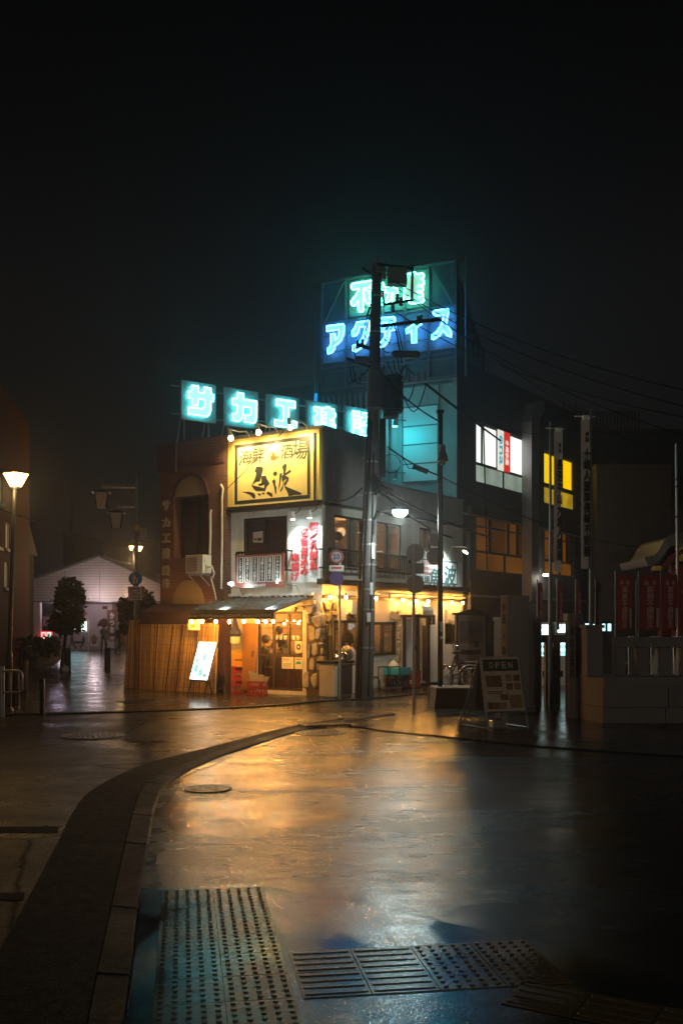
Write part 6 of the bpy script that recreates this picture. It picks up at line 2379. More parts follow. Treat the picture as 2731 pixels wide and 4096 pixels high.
for i in range(18): b.box(OBX0 + 4.6, OBX0 + 9.6, -.012, -.001, .15 + i * .12, .22 + i * .12)
b.build('shutter', M['darkwall'], ob)

# --- billboard
M['dullsteel'] = mat('dull_frame_steel', (.16, .16, .16), .6, .4, .2, 12)
bz0, bz1 = 8.87, 12.26
bl = thing('rooftop_billboard', FK, KX / 2, 0, bz0, 'huge rooftop billboard frame with green and blue neon characters', 'neon billboard')
b = MB(FK)
b.box(KX, 0, .06, .12, bz0, bz1)
b.fr = FR
b.prism([(kk.x + .03, bz0), (kk.x + .03, bz1 - .05), (9.9, bz0 + .0)], kk.y + .1, kk.y + .2)
n_ = 9
for i in range(n_):
    f = i / n_
    x = kk.x + .1 + (9.8 - kk.x) * f
    b.box(x, x + .06, kk.y + .06, kk.y + .099, bz0, bz0 + (bz1 - bz0) * (1 - f) - .15)
b.build('backing', mat('billboard_panel', (.1, .11, .12), .6, .2, .15, 2), bl)
b = MB(FK)
for x in (KX, KX + .82, KX + 2.05, KX + 2.75, KX + 3.5, -.06):
    b.box(x, x + .06, -.02, .055, bz0, bz1)
for z in (bz0, bz1 - .06): b.box(KX, .0, -.024, .056, z, z + .06)
gz0 = 10.95
b.box(KX, 0, -.022, .057, gz0 - .03, gz0 + .03)
for z in (bz0 + .55, 9.55, 10.05, 10.55): b.box(KX + .07, -.07, -.016, .05, z, z + .04)
b.tube([(KX + .1, .0, gz0), (KX + .8, .0, bz1 - .1)], .02, 5); b.tube([(-.1, .0, gz0), (-.75, .0, bz1 - .1)], .02, 5)
b.tube([(KX + .1, .0, bz0), (KX + 1.9, .0, bz0 + .9)], .02, 5)
b.tube([(KX - .22, .1, bz0), (KX - .22, .1, bz1 + .05)], .04, 6); b.tube([(.25, .1, bz0), (.25, .1, bz1 + .1)], .04, 6)
b.tube([(KX - .22, .1, bz1 - .05), (.25, .1, bz1 - .05)], .02, 6)
b.build('frame', M['dullsteel'], bl)
cA, cB = crop(1280, 1040, 280), crop(1540, 1040, 300)
zz_ = FK.hz(1380, cA(0, 1180)[1], .0)
gx0_, gx1_ = FK.hx(cA(640, 0)[0]), FK.hx(cB(865, 0)[0])
b = MB(FK)
b.box(gx0_, gx1_, .02, .058, gz0 + .1, bz1 - .12)
b.build('upper_panel', mat('green_white_panel', (.2, .24, .22), .5, .1, .1, 2), bl)
b = MB(FK)
b.box(KX + .07, -.07, .02, .058, 9.72, gz0 - .04)
b.build('lower_panel', mat('pale_blue_panel', (.2, .22, .25), .5, .1, .1, 2), bl)
BLUE = [
    (cA, [[(152, 1485), (530, 1435), (538, 1490), (528, 1650), (480, 1790), (410, 1870), (330, 1920), (325, 1990), (270, 2070), (180, 2105), (172, 1990), (225, 1940), (242, 1890), (245, 1660), (335, 1650), (340, 1800), (400, 1740), (430, 1640), (430, 1555), (155, 1600)]]),
    (cA, [[(820, 1400), (1100, 1360), (1112, 1440), (1100, 1590), (1060, 1740), (1000, 1880), (900, 1990), (780, 2060), (735, 2030), (735, 1925), (830, 1890), (900, 1830), (960, 1730), (985, 1640), (1010, 1490), (880, 1505), (860, 1610), (800, 1690), (725, 1712), (720, 1600), (780, 1520)]]),
    (cB, [[(-190, 1225), (190, 1190), (208, 1215), (205, 1290), (190, 1300), (-190, 1335)], [(-220, 1420), (215, 1380), (225, 1390), (220, 1460), (100, 1480), (95, 1560), (60, 1700), (-10, 1790), (-90, 1830), (-130, 1745), (-60, 1700), (-10, 1610), (5, 1490), (-220, 1515)]]),
    (cB, [[(440, 1450), (600, 1345), (690, 1290), (760, 1295), (758, 1340), (650, 1420), (652, 1725), (560, 1735), (550, 1470), (445, 1540)]]),
    (cB, [[(1010, 1075), (1040, 1060), (1320, 1025), (1322, 1080), (1280, 1330), (1380, 1505), (1378, 1610), (1290, 1580), (1215, 1470), (1130, 1590), (1000, 1665), (975, 1655), (985, 1560), (1060, 1520), (1150, 1400), (1200, 1280), (1220, 1145), (1040, 1170), (1010, 1130)]]),
]
GREEN = [
    (cA, [[(705, 560), (740, 530), (1190, 460), (1230, 500), (1220, 590), (1190, 605), (1000, 632), (965, 660), (970, 1130), (940, 1165), (880, 1165), (855, 1130), (855, 900), (800, 1000), (750, 1035), (705, 1010), (695, 930), (780, 820), (860, 700), (880, 640), (740, 670), (705, 640)], [(980, 700), (1020, 672), (1075, 690), (1150, 900), (1150, 960), (1080, 990), (1035, 970), (985, 800)]]),
    (cB, [[(-330, 560), (-300, 520), (-30, 480), (-28, 560), (-120, 570), (-120, 620), (-40, 610), (-30, 800), (-120, 820), (-120, 860), (-25, 850), (-20, 930), (-330, 975), (-335, 900), (-230, 880), (-230, 830), (-320, 840), (-330, 650), (-230, 635), (-230, 590), (-325, 600)], [(10, 560), (80, 590), (90, 480), (170, 470), (170, 580), (260, 600), (262, 850), (240, 900), (150, 890), (160, 820), (170, 680), (150, 680), (120, 850), (20, 900), (15, 830), (60, 760), (70, 680), (10, 690)]]),
    (cB, [[(405, 560), (440, 300), (540, 285), (600, 250), (640, 270), (660, 300), (780, 275), (815, 310), (800, 370), (740, 400), (810, 420), (815, 500), (780, 525), (700, 540), (690, 560), (790, 555), (800, 620), (770, 650), (680, 660), (680, 680), (790, 680), (790, 740), (760, 765), (690, 775), (690, 790), (800, 770), (812, 850), (780, 885), (560, 920), (500, 900), (510, 780), (430, 850), (390, 840)]]),
]
M['bluetube'] = glow('blue_neon_tube', (.03, .34, 1), 32)
M['blueface'] = glow('blue_letter_face', (.3, .58, .95), .75)
M['greentube'] = glow('green_neon_tube', (.08, 1, .68), 26)
M['greenface'] = glow('green_letter_face', (.45, .8, .62), .6)
for nm_, S_, fm, tm in (('blue', BLUE, 'blueface', 'bluetube'), ('green', GREEN, 'greenface', 'greentube')):
    for i, (cr, polys) in enumerate(S_):
        face, tube = MB(FK), MB(FK)
        for po in polys:
            L_ = [FK.hit(*cr(*p), .14) for p in po]
            face.flat([L_], -.14)
            for a_ in range(len(L_)):
                x0_, z0_ = L_[a_]; x1_, z1_ = L_[(a_ + 1) % len(L_)]
                face.quad((x0_, -.14, z0_), (x1_, -.14, z1_), (x1_, -.03, z1_), (x0_, -.03, z0_))
            tube.tube([(x, -.16, z) for x, z in L_], .017, 5, True)
        lf = face.build('letter_face', M[fm], bl)
        tube.build('neon_tube', M[tm], lf)
# slender blue lit panel left of the billboard
t = thing('banner_panel', W0, *at(1262, 1560, 31.6), 'narrow blue lit sail shaped panel behind the neon plates', 'panel')
b = MB()
P = [at(*c2(485, 650), 31.6), at(*c2(528, 640), 31.6), at(*c2(528, 370), 31.6), at(*c2(505, 440), 31.6)]
b.add([tuple(p) for p in P] + [(p[0], p[1] + .08, p[2]) for p in P], [(0, 1, 2, 3), (7, 6, 5, 4), (0, 4, 5, 1), (1, 5, 6, 2), (2, 6, 7, 3), (3, 7, 4, 0)])
b.build('panel', glow('blue_panel_light', (.03, .4, .95), .75), t)
b = MB()
b.tube([at(*c2(530, 640), 31.65), at(*c2(530, 360), 31.65)], .02, 5)
b.build('edge', M['galv'], t)
# ================================================================ left background
cl = crop(0, 2150, 700)
cu = crop(0, 1500, 700)
# brick house at the left edge (facade runs almost straight away from the viewer)
FLB = Frame(-12.52, 40, -99.3 + 180)
FLB = Frame(-12.52, 40, 90 + 9.3)
# local x runs away from the viewer, local y points to the left (into the house)
lb = thing('brick_house', FLB, -8, 0, 0, 'tall red brick house with lit windows at the left edge', 'building')
wins = []
b = MB(FLB)
H0 = 9.7
def lbx(u): return FLB.hx(u)
for (u0, u1, vt, vb) in ((24, 43, 2090, 2196), (20, 37, 2248, 2350), (-60, 11, 1882, 1992), (-40, 4, 2075, 2180), (-150, -100, 1860, 1990)):
    x0, x1 = sorted((lbx(u0), lbx(u1)))
    um = (u0 + u1) / 2
    wins.append((x0, x1, FLB.hz(um, vb), FLB.hz(um, vt)))
wall(b, -26, 0, 0, H0, wins, .25)
b.box(-.25, 0, .26, 9, 0, H0 - .01)
b.box(-26, -.26, .26, 9, H0 - .3, H0 - .02)
b.build('wall', brick('red_house_brick', (.45, .12, .1), (.38, .1, .08), (.3, .13, .11), .22, .075), lb)
M['litcream'] = glow('lit_cream_curtain', (.9, .68, .3), .28, .35, 6)
for x0, x1, z0, z1 in wins:
    wf = MB(FLB)
    wf.box(x0 - .1, x1 + .1, -.08, -.003, z0 - .12, z0 - .01)
    wf.box(x0, x0 + .05, .05, .1, z0, z1); wf.box(x1 - .05, x1, .05, .1, z0, z1); wf.box(x0 + .05, x1 - .05, .05, .1, z1 - .05, z1)
    o = wf.build('window', M['whitepaint'], lb)
    g = MB(FLB)
    g.rect(x0, x1, z0, z1, .12)
    g.build('pane', M['litcream'], o)
# lower annex behind it
t = thing('annex', W0, -13.5, 46, 0, 'low dim annex with sloping roof beyond the brick house', 'building')
b = MB(Frame(-13.5, 41.5, 0))
b.prism([(-6, 0), (.25, 0), (.25, 4.6), (-.24, 6.5), (-6, 6.5)], 0, 1.4)
b.build('wall', M['darkwall'], t)
b = MB(Frame(-13.5, 41.5, 0))
b.prism([(.253, 4.6), (.36, 4.6), (-.16, 6.62), (-.237, 6.52)], -.1, 1.6)
b.build('roof', M['greywall'], t)
# blue projecting sign
p = at(*cl(195, 452), 41)
t = thing('projecting_sign', W0, *p, 'small blue and white lit sign projecting from the dark house front', 'sign')
k = .4464 / F * 41
b = MB(Frame(p[0], 41, 0))
b.box(-38 * k, 38 * k, 0, .15, p[2] - 36 * k, p[2] + 36 * k)
b.build('case', M['greymetal'], t)
b = MB(Frame(p[0], 41, 0))
b.rect(0, 36 * k, p[2] - 34 * k, p[2] + 20 * k, -.004)
b.mi = 1
b.rect(-37 * k, -1 * k, p[2] - 25 * k, p[2] + 34 * k, -.004)
b.mi = 0
for i in range(3): b.rect(-28 * k, -10 * k, p[2] + (-18 + i * 16) * k, p[2] + (-12 + i * 16) * k, -.007)
b.build('light_face', [glow('sign_white_light', (.8, .95, 1), 1.4), glow('sign_blue_light', (.1, .5, .95), 1.0)], t)

# gabled market hall
YH = 62.0
FH = Frame(0, YH, 0)
hh = thing('market_hall', FH, -16, 0, 0, 'wide pale gabled hall with open front at the end of the plaza', 'building')
h = lambda x, y: FH.hit(*cl(x, y))
A_, B_, C_ = h(290, 385), h(895, 175), h(1425, 430)
xL, xR = A_[0], C_[0] + .9
zl = h(600, 568)[1]
b = MB(FH)
b.prism([(xL, zl), (xR, zl), (xR, C_[1] - .25), B_, (xL, A_[1])], 0, .2)
px0, px1 = h(285, 0)[0], h(362, 0)[0]
b.box(px0, px1, -.02, .4, 0, zl - .001)
b.box(xR - .8, xR, -.02, .4, 0, zl - .001)
zs_ = []
b.build('gable', mat('pale_siding', (.78, .68, .62), .7, 0, .1, 2), hh)
b = MB(FH)
for i in range(22):
    z = zl + .15 + i * .17
    def lim(z):
        if z < A_[1]: return xL
        return xL + (B_[0] - xL) * (z - A_[1]) / (B_[1] - A_[1])
    def limr(z):
        if z < C_[1] - .25: return xR
        return xR + (B_[0] - xR) * (z - C_[1] + .25) / (B_[1] - C_[1] + .25)
    if z < B_[1] - .1: b.box(lim(z) + .05, limr(z) - .05, -.012, -.001, z, z + .018)
for x in (h(580, 0)[0], h(895, 0)[0]): b.box(x, x + .03, -.014, -.002, zl, B_[1] - .9)
b.build('siding_seams', M['greymetal'], hh)
b = MB(FH)
b.prism([(xL - .4, A_[1] - .12), B_, (xR + .3, C_[1] - .4), (xR + .3, C_[1] - .28), (B_[0], B_[1] + .12), (xL - .4, A_[1])], -.3, 14)
b.box(xL, xR, -.06, .21, zl - .08, zl - .002)
b.build('roof', M['greymetal'], hh)
b = MB(FH)
q0, q1 = h(735, 0)[0], h(985, 0)[0]
b.box(px1, xR - .8, 3.0, 3.2, 0, zl)
b.box(q0, q1, .5, .7, 0, zl - .01)
b.box(px1, xR - .8, .1, 3.0, zl - .1, zl - .02)
b.mi = 1
b.box(h(905, 0)[0], h(950, 0)[0], .44, .5, h(0, 640)[1], h(0, 612)[1])
b.build('inner_wall', [mat('mauve_wall', (.4, .32, .36), .7, 0, .08, 2), M['blackmetal']], hh)
light(hh, 'light', FH, h(900, 0)[0], -1.5, 3.3, 'POINT', 75, (1, .8, .85), .2)
light(hh, 'light', FH, h(470, 0)[0], 1.5, 2.8, 'POINT', 40, (.95, .75, 1), .2)
light(hh, 'light', FH, h(1200, 0)[0], -.5, 2.9, 'POINT', 55, (1, .62, .4), .2)


def panel(name, fr, q, y, m, label, cat, deco=None, dep=.1):
    t = thing(name, fr, (q[0] + q[1]) / 2, y, q[2], label, cat)
    b = MB(fr)
    b.box(q[0], q[1], y, y + dep, q[2], q[3])
    b.build('board', m, t)
    if deco: deco(t, q, y)
    return t


def d_red(t, q, y):
    b = MB(FH)
    w, hh_ = q[1] - q[0], q[3] - q[2]
    b.rect(q[0] + w * .1, q[0] + w * .46, q[2] + hh_ * .3, q[2] + hh_ * .88, y - .004)
    b.rect(q[0] + w * .54, q[0] + w * .9, q[2] + hh_ * .3, q[2] + hh_ * .88, y - .004)
    b.build('white_squares', glow('sign_white', (.95, 1, .95), 1.2), t)
    b = MB(FH)
    b.text('福', q[0] + w * .14, q[0] + w * .42, q[2] + hh_ * .36, q[2] + hh_ * .82, y - .008, .04)
    b.build('character', glow('sign_red_char', (.9, .05, .05), .9), t)
    b = MB(FH)
    b.text('祿', q[0] + w * .58, q[0] + w * .86, q[2] + hh_ * .36, q[2] + hh_ * .82, y - .008, .04)
    b.build('character', glow('sign_green_char', (.05, .6, .2), .8), t)


panel('shop_sign', FH, (h(375, 0)[0], h(485, 0)[0], h(0, 930)[1], h(0, 838)[1]), -.3, glow('red_light_box', (.95, .05, .06), .9), 'square red lit sign with two white fields in the hall', 'sign', d_red)
# tall fish banner
def d_fish(t, q, y):
    b = MB(FH)
    w = q[1] - q[0]
    b.vtext('かつお', q[0] + w * .6, q[3] - .15, q[2] + (q[3] - q[2]) * .42, w * .55, y - .006, .05)
    b.rect(q[0] + .05, q[1] - .05, q[2] + .1, q[2] + (q[3] - q[2]) * .34, y - .003)
    b.build('lettering', M['white'], t)
    b = MB(FH)
    b.text('750', q[0] + w * .2, q[1] - w * .05, q[2] + (q[3] - q[2]) * .2, q[2] + (q[3] - q[2]) * .27, y - .006, .03)
    b.build('price', M['ink'], t)
panel('shop_banner', FH, (h(982, 0)[0], h(1056, 0)[0], h(0, 1005)[1], h(0, 650)[1]), -.6, mat('brown_banner', (.16, .06, .03), .7, 0, .3, 3), 'tall brown banner with white characters beside the second tree', 'banner', d_fish)
def d_orange(t, q, y):
    b = MB(FH)
    b.rect(q[0] + .05, q[1] - .05, q[2] + (q[3] - q[2]) * .52, q[3] - .1, y - .004)
    for k in range(3): b.rect(q[0] + .1, q[1] - .1, q[2] + .15 + k * .22, q[2] + .27 + k * .22, y - .004)
    b.build('print', M['white'], t)
panel('menu_stand', FH, (h(1108, 0)[0], h(1148, 0)[0], h(0, 985)[1], h(0, 852)[1]), -.8, mat('orange_stand', (.8, .25, .06), .5, 0, .2, 3), 'small orange and white stand at the right of the hall', 'sign stand', d_orange)
def d_poster(t, q, y):
    b = MB(FH)
    cx, w = (q[0] + q[1]) / 2, q[1] - q[0]
    b.disc(cx, q[2] + (q[3] - q[2]) * .55, w * .3, y - .006, y - .003, 16)
    b.prism([(cx - w * .2, q[2] + .2), (cx + w * .2, q[2] + .2), (cx + w * .08, q[2] + (q[3] - q[2]) * .8), (cx - w * .08, q[2] + (q[3] - q[2]) * .8)], y - .009, y - .007)
    b.mi = 1
    b.rect(q[0] + .1, q[1] - .1, q[2] + .1, q[2] + .25, y - .004)
    b.build('print', [mat('brown_print', (.2, .1, .07), .6, 0, .5, 4), M['white']], t)
panel('poster_board', FH, (h(808, 0)[0], h(905, 0)[0], h(0, 985)[1], h(0, 838)[1]), -.3, mat('pale_poster', (.45, .4, .36), .6, 0, .1, 3), 'framed poster board left of the walker with the umbrella', 'poster', d_poster)
def d_walk(t, q, y):
    b = MB(FH)
    for (cx, s, d) in ((h(655, 0)[0], 1.0, 1), (h(758, 0)[0], .95, -1)):
        z0 = q[2] + .06
        hgt = (h(0, 880)[1] - h(0, 1003)[1]) * s
        b.disc(cx, z0 + hgt * .92, hgt * .07, y - .006, y - .003, 12)
        b.prism([(cx - hgt * .1, z0 + hgt * .45), (cx + hgt * .1, z0 + hgt * .45), (cx + hgt * .12, z0 + hgt * .84), (cx - hgt * .12, z0 + hgt * .84)], y - .006, y - .003)
        b.prism([(cx - .02, z0 + hgt * .46), (cx + hgt * .1, z0 + hgt * .46), (cx + d * hgt * .32 + .04, z0), (cx + d * hgt * .26, z0)], y - .0062, y - .0032)
        b.prism([(cx - hgt * .1, z0 + hgt * .46), (cx + .02, z0 + hgt * .46), (cx - hgt * .22, z0), (cx - hgt * .3, z0)], y - .0064, y - .0034)
    b.box(h(660, 0)[0], h(745, 0)[0], y - .006, y - .003, h(0, 950)[1], h(0, 928)[1])
    b.build('silhouettes', M['ink'], t)
panel('mural_panel', FH, (h(548, 0)[0], h(795, 0)[0], h(0, 1005)[1], h(0, 845)[1]), -.2, mat('pale_pink_panel', (.5, .42, .44), .6, 0, .06, 2), 'pale panel painted with two dark walking silhouettes behind the tree', 'mural', d_walk)


def vending(fr, x0, x1, z1, y, label, disp, group=None, colr='whitepaint', mats=None):
    t = thing('vending_machine', fr, (x0 + x1) / 2, y, 0, label, 'vending machine', group)
    b = MB(fr)
    b.box(x0, x1, y, y + .7, .0, z1)
    b.build('body', M[colr], t)
    for j, (fa, fb, za, zb, mm) in enumerate(disp):
        b = MB(fr)
        b.rect(x0 + (x1 - x0) * fa, x0 + (x1 - x0) * fb, za, zb, y - .004)
        o = b.build('display', mm, t)
        if zb - za > .25:
            b = MB(fr)
            rn = random.Random(j + int(x0 * 10))
            for r in range(2):
                for i in range(6):
                    xa = x0 + (x1 - x0) * (fa + (fb - fa) * (i + .25) / 6)
                    b.mi = rn.randrange(3)
                    b.box(xa, xa + (x1 - x0) * (fb - fa) * .07, y - .02, y - .006, za + (zb - za) * (.08 + r * .48), za + (zb - za) * (.34 + r * .48))
            b.build('drinks', [M['teal'], M['yellowplastic'], M['redink']], o)
    b = MB(fr)
    b.box(x0 + .12, x1 - .12, y - .01, y - .001, .25, .42)
    b.build('outlet', M['blackmetal'], t)
    return t


M['vend'] = glow('vending_light', (.5, .95, 1), 2.0)
M['vendwhite'] = glow('vending_white', (.8, 1, .95), 2.4)
vending(FH, h(620, 0)[0], h(785, 0)[0], h(0, 735)[1], 0, 'lit blue vending machine glowing through the tree before the hall', [(.02, .72, h(0, 865)[1], h(0, 742)[1], M['vend']), (.76, .97, h(0, 865)[1], h(0, 745)[1], M['vendwhite'])])
panel('sign_board', FH, (h(362, 0)[0], h(415, 0)[0], h(0, 790)[1], h(0, 708)[1]), .6, mat('mauve_sign', (.35, .26, .28), .6, 0, .1, 3), 'dim mauve board with grey letters in the left bay of the hall', 'sign', lambda t, q, y: MB(FH).text('DO', q[0] + .15, q[1] - .08, q[2] + .4, q[3] - .35, y - .004, .03).build('lettering', M['ink'], t))

# dark blocks behind the hall
for (u0, u1, vt, y, lab) in ((255, 300, 2140, 80, 'narrow dark tower block behind the left slope of the hall'), (430, 700, 2170, 84, 'wide dark block behind the right slope of the hall'), (300, 430, 2320, 90, 'dim low block behind the ridge of the hall')):
    x0, _, z = at(u0, vt, y); x1 = at(u1, vt, y)[0]
    t = thing('dark_building', W0, (x0 + x1) / 2, y, 0, lab, 'building')
    b = MB(Frame(0, y, 0))
    b.box(x0, x1, 0, 8, 0, z)
    b.build('wall', M['darkwall'], t)
    b = MB(Frame(0, y, 0))
    b.box(x0 + .2, x0 + .5, 1, 1.3, z, z + 1.6); b.box(x0 - .1, x1 + .1, -.2, 8.2, z + .001, z + .2)
    b.tube([(x1 - .5, 1, z), (x1 - .5, 1, z + 3)], .05, 5)
    b.build('roof_parapet', M['darkwall'], t)


# trees
def tree(name, fr, x, y, base, trunk, lean, crown, n, seed, label, leaf=.11):
    t = thing(name, fr, x, y, base, label, 'tree')
    b = MB(fr)
    rnd = random.Random(seed)
    z0 = crown[0][2]
    b.cyl((x, y, base), (x + lean, y, z0 + .1), trunk, trunk * .7, 9)
    for i in range(7):
        a = rnd.uniform(0, 6.28)
        c = crown[rnd.randrange(len(crown))]
        b.tube([(x + lean, y, z0), (x + lean + .3 * math.cos(a), y + .3 * math.sin(a), z0 + .5), (c[0], c[1], c[2])], trunk * .28, 5)
    b.build('trunk', M['bark'], t)
    b = MB(fr)
    for i in range(n):
        c = crown[rnd.randrange(len(crown))]
        while True:
            p = Vector((rnd.uniform(-1, 1), rnd.uniform(-1, 1), rnd.uniform(-1, 1)))
            if .25 < p.length < 1: break
        p = p.normalized() * (p.length ** .5) * (rnd.uniform(.8, 1.12) if i % 9 else rnd.uniform(1.1, 1.4))
        q = Vector((c[0] + p.x * c[3], c[1] + p.y * c[3], c[2] + p.z * c[4]))
        e = Vector((rnd.gauss(0, 1), rnd.gauss(0, 1), rnd.gauss(0, .6))).normalized()
        g = e.cross(Vector((rnd.gauss(0, 1), rnd.gauss(0, 1), 1))).normalized()
        s = leaf * rnd.uniform(.45, 1.35)
        b.add([q - e * s, q + g * s * .45, q + e * s, q - g * s * .45], [(0, 1, 2, 3)])
    b.build('crown', M['leaf'], t)
    return t


yT = 35.9
def tp(x, y): return at(*cl(x, y), yT)
k = .4464 / F * yT
base = tp(552, 1188)
tree('street_tree', W0, base[0], yT, .0, .075, tp(600, 0)[0] - base[0], [(*tp(x, y)[:2], tp(x, y)[2], r * k, rz * k) for x, y, r, rz in ((560, 820, 60, 50), (640, 800, 95, 70), (500, 770, 60, 70), (690, 700, 70, 90), (560, 660, 90, 100), (630, 560, 120, 110), (560, 520, 65, 80), (700, 520, 60, 80), (630, 430, 110, 70), (640, 730, 100, 90))], 3600, 3, 'dark round topped tree in front of the pale hall')
yT = 37.0
base = tp(1250, 1150)
k = .4464 / F * yT
tree('street_tree', W0, base[0], yT, .0, .08, 0, [(*tp(x, y)[:2], tp(x, y)[2], r * k, rz * k) for x, y, r, rz in ((1230, 800, 110, 60), (1140, 720, 70, 110), (1120, 620, 60, 80), (1230, 650, 110, 110), (1320, 620, 80, 90), (1270, 540, 100, 80), (1340, 720, 60, 100), (1130, 820, 50, 40))], 3200, 8, 'dark bushy tree half hidden by the reed fence and sign post')
# planter with hedge
pl = [gp(*cl(40, 1190)), gp(*cl(330, 1162)), gp(*cl(520, 1100)), gp(*cl(560, 1055)), (-15, 53), (-20, 53), (-15, 34)]
t = thing('planter', W0, -12, 38, 0, 'curved low planter of dark hedge beyond the bollards', 'planter')
b = MB()
b.slab(pl, 0, .5)
b.build('wall', M['granite'], t)
b = MB()
rnd = random.Random(6)
for i in range(4200):
    f = rnd.random()
    x = rnd.uniform(-14.5, -8.6); y = rnd.uniform(34, 45)
    u_ = CU + F * x / y
    if not (20 < u_ < 242) or y < 36.5 + (x + 10) * .3: continue
    z = .4 + rnd.random() ** .6 * (.62 + .14 * math.sin(x * 3))
    q = Vector((x, y, z))
    e = Vector((rnd.gauss(0, 1), rnd.gauss(0, 1), rnd.gauss(0, 1))).normalized()
    g = e.cross(Vector((rnd.gauss(0, 1), rnd.gauss(0, 1), 1))).normalized()
    s = rnd.uniform(.07, .15)
    b.add([q - e * s, q + g * s * .5, q + e * s, q - g * s * .5], [(0, 1, 2, 3)])
b.build('hedge', M['leaf'], t)

# bollards, rail
c0_ = crop(0, 2560, 500)


def bollard(u, vb, vt, r, label, square=False, group='dark bollards along the plaza'):
    x, y = gp(u, vb)
    z = CH + (VH - vt) / F * y
    t = thing('bollard', W0, x, y, 0, label, 'bollard', group)
    b = MB()
    if square: b.box(x - r, x + r, y - r, y + r, 0, z)
    else:
        b.cyl((x, y, 0), (x, y, z - .03), r, r * .96, 14)
        b.cyl((x, y, z - .03), (x, y, z), r * .96, r * .7, 14)
    b.build('post', M['blackmetal'], t)
    b = MB()
    if square: b.box(x - r * 1.3, x + r * 1.3, y - r * 1.3, y + r * 1.3, 0, .02)
    else: b.lathe([(r * 1.3, 0), (r * 1.3, .02), (r, .05)], x, y, 14)
    b.build('base', M['blackmetal'], t)


bollard(cl(608, 0)[0], 2690, 2592, .11, 'dark bollard beside the small white ball light, in front of the tree trunk')
bollard(cl(965, 0)[0], 2683, 2590, .11, 'dark bollard standing alone between the tree and the reed fence')
bollard(102, 2780, 2641, .09, 'tall dark bollard right behind the guard rail')
bollard(170.6, 2864, 2716, .04, 'slim square post at the left kerb, nearest the viewer', True)
bollard(90, 2700, 2595, .1, 'dark bollard half hidden by the one behind the guard rail')
bollard(64, 2834, 2670, .08, 'dark post enclosed by the guard rail beside the lamp')
x, y = gp(*cl(590, 1215))
t = thing('ball_light', W0, x, y, 0, 'small pale ball at the foot of a bollard', 'ball')
b = MB()
b.ball((x, y, .13), .125, 14, 8)
b.build('globe', M['white'], t)
b = MB()
b.lathe([(.07, 0), (.07, .02), (.05, .03)], x, y, 12)
b.build('foot', M['blackmetal'], t)
x, y = gp(8, 2871)
zt_, zm_ = CH - (2683 - VH) / F * y, CH - (2770 - VH) / F * y
x1 = at(90, 0, y)[0]
t = thing('guard_rail', W0, x, y, 0, 'two bar metal guard rail at the left edge round the lamp post', 'guard rail')
b = MB()
b.cyl((x, y, 0), (x, y, zt_ + .08), .055, n=12)
b.build('post', M['greymetal'], t)
b = MB()
b.tube([(x - 1.2, y, zt_), (x1 - .08, y, zt_), (x1 - .02, y, zt_ - .02), (x1, y, zt_ - .08), (x1, y, zm_ + .04), (x1 - .03, y, zm_), (x - 1.2, y, zm_)], .024, 8)
b.tube([(x1 - .22, y, zt_), (x1 - .22, y, zm_)], .018, 6)
b.build('rails', M['greymetal'], t)


# lit lantern post at the left edge
def pyramid_lantern(b, fr, x, y, z0, z1, r0, r1, m=4, a0=.6):
    v = []
    for z, r in ((z0, r0), (z1, r1)):
        for i in range(m):
            a = a0 + 2 * math.pi * i / m
            v.append((x + r * math.cos(a), y + r * math.sin(a), z))
    b.add(v, [(i, (i + 1) % m, m + (i + 1) % m, m + i) for i in range(m)] + [tuple(range(m - 1, -1, -1)), tuple(range(m, 2 * m))])


x, y = gp(31, 2850)
xt = at(60, 0, y)[0]
z0, z1 = CH + (VH - 1948) / F * y, CH + (VH - 1895) / F * y
t = thing('street_lamp', W0, x, y, 0, 'lit tapering glass lantern on a black post at the left edge', 'street lamp')
xx = lambda z: x + (xt - x) * z / z0
b = MB()
b.cyl((x, y, 0), (xx(1.1), y, 1.1), .075, .07, 14)
b.cyl((xx(1.1), y, 1.1), (xx(z0), y, z0), .045, .04, 12)
b.lathe([(.12, 0), (.12, .06), (.08, .12)], x, y, 14)
b.lathe([(.07, 1.1), (.06, 1.16), (.045, 1.2)], xx(1.1), y, 14)
b.build('post', M['blackmetal'], t)
cx = at(65, 0, y)[0]
b = MB()
pyramid_lantern(b, W0, cx, y, z0, z1, .105, .24, 4, .25)
g_ = b.build('lantern', glow('warm_lantern', (1, .6, .17), 11), t)
b = MB()
for i in range(4):
    a = .25 + math.pi / 2 * i
    b.tube([(cx + .108 * math.cos(a), y + .108 * math.sin(a), z0), (cx + .245 * math.cos(a), y + .245 * math.sin(a), z1)], .011, 5)
b.lathe([(.11, z0 - .04), (.115, z0 - .002)], cx, y, 12)
pyramid_lantern(b, W0, cx, y, z1 + .002, z1 + .03, .26, .24, 4, .25)
b.build('lantern_frame', M['blackmetal'], t)
light(t, 'light', W0, cx, y - .3, z0 - .1, 'POINT', 55, (1, .6, .22), .15)
# the same kind of post just left of the frame, whose light falls on the side street
x, y = -7.6, 12.6
copy_tree(t, Matrix.Translation((x, y, 0)) @ Matrix.Rotation(.3, 4, 'Z'), 'lit lantern on a black post beside the near side street, outside the view')
for o in bpy.data.objects:
    if o.type == 'LIGHT' and o.parent and o.parent.name == 'street_lamp.001':
        o.data = o.data.copy()
        o.data.energy = 22
c = copy_tree(t, Matrix.Translation((7, -15, 0)) @ Matrix.Rotation(.9, 4, 'Z'), 'unseen lantern post behind the viewer, added for soft fill light')
for o in bpy.data.objects:
    if o.parent == c and o.type == 'LIGHT':
        o.data = o.data.copy()
        o.data.energy = 1700  # fill from an added unseen post, far stronger than its lantern
        o.data.color = (1, .84, .68)

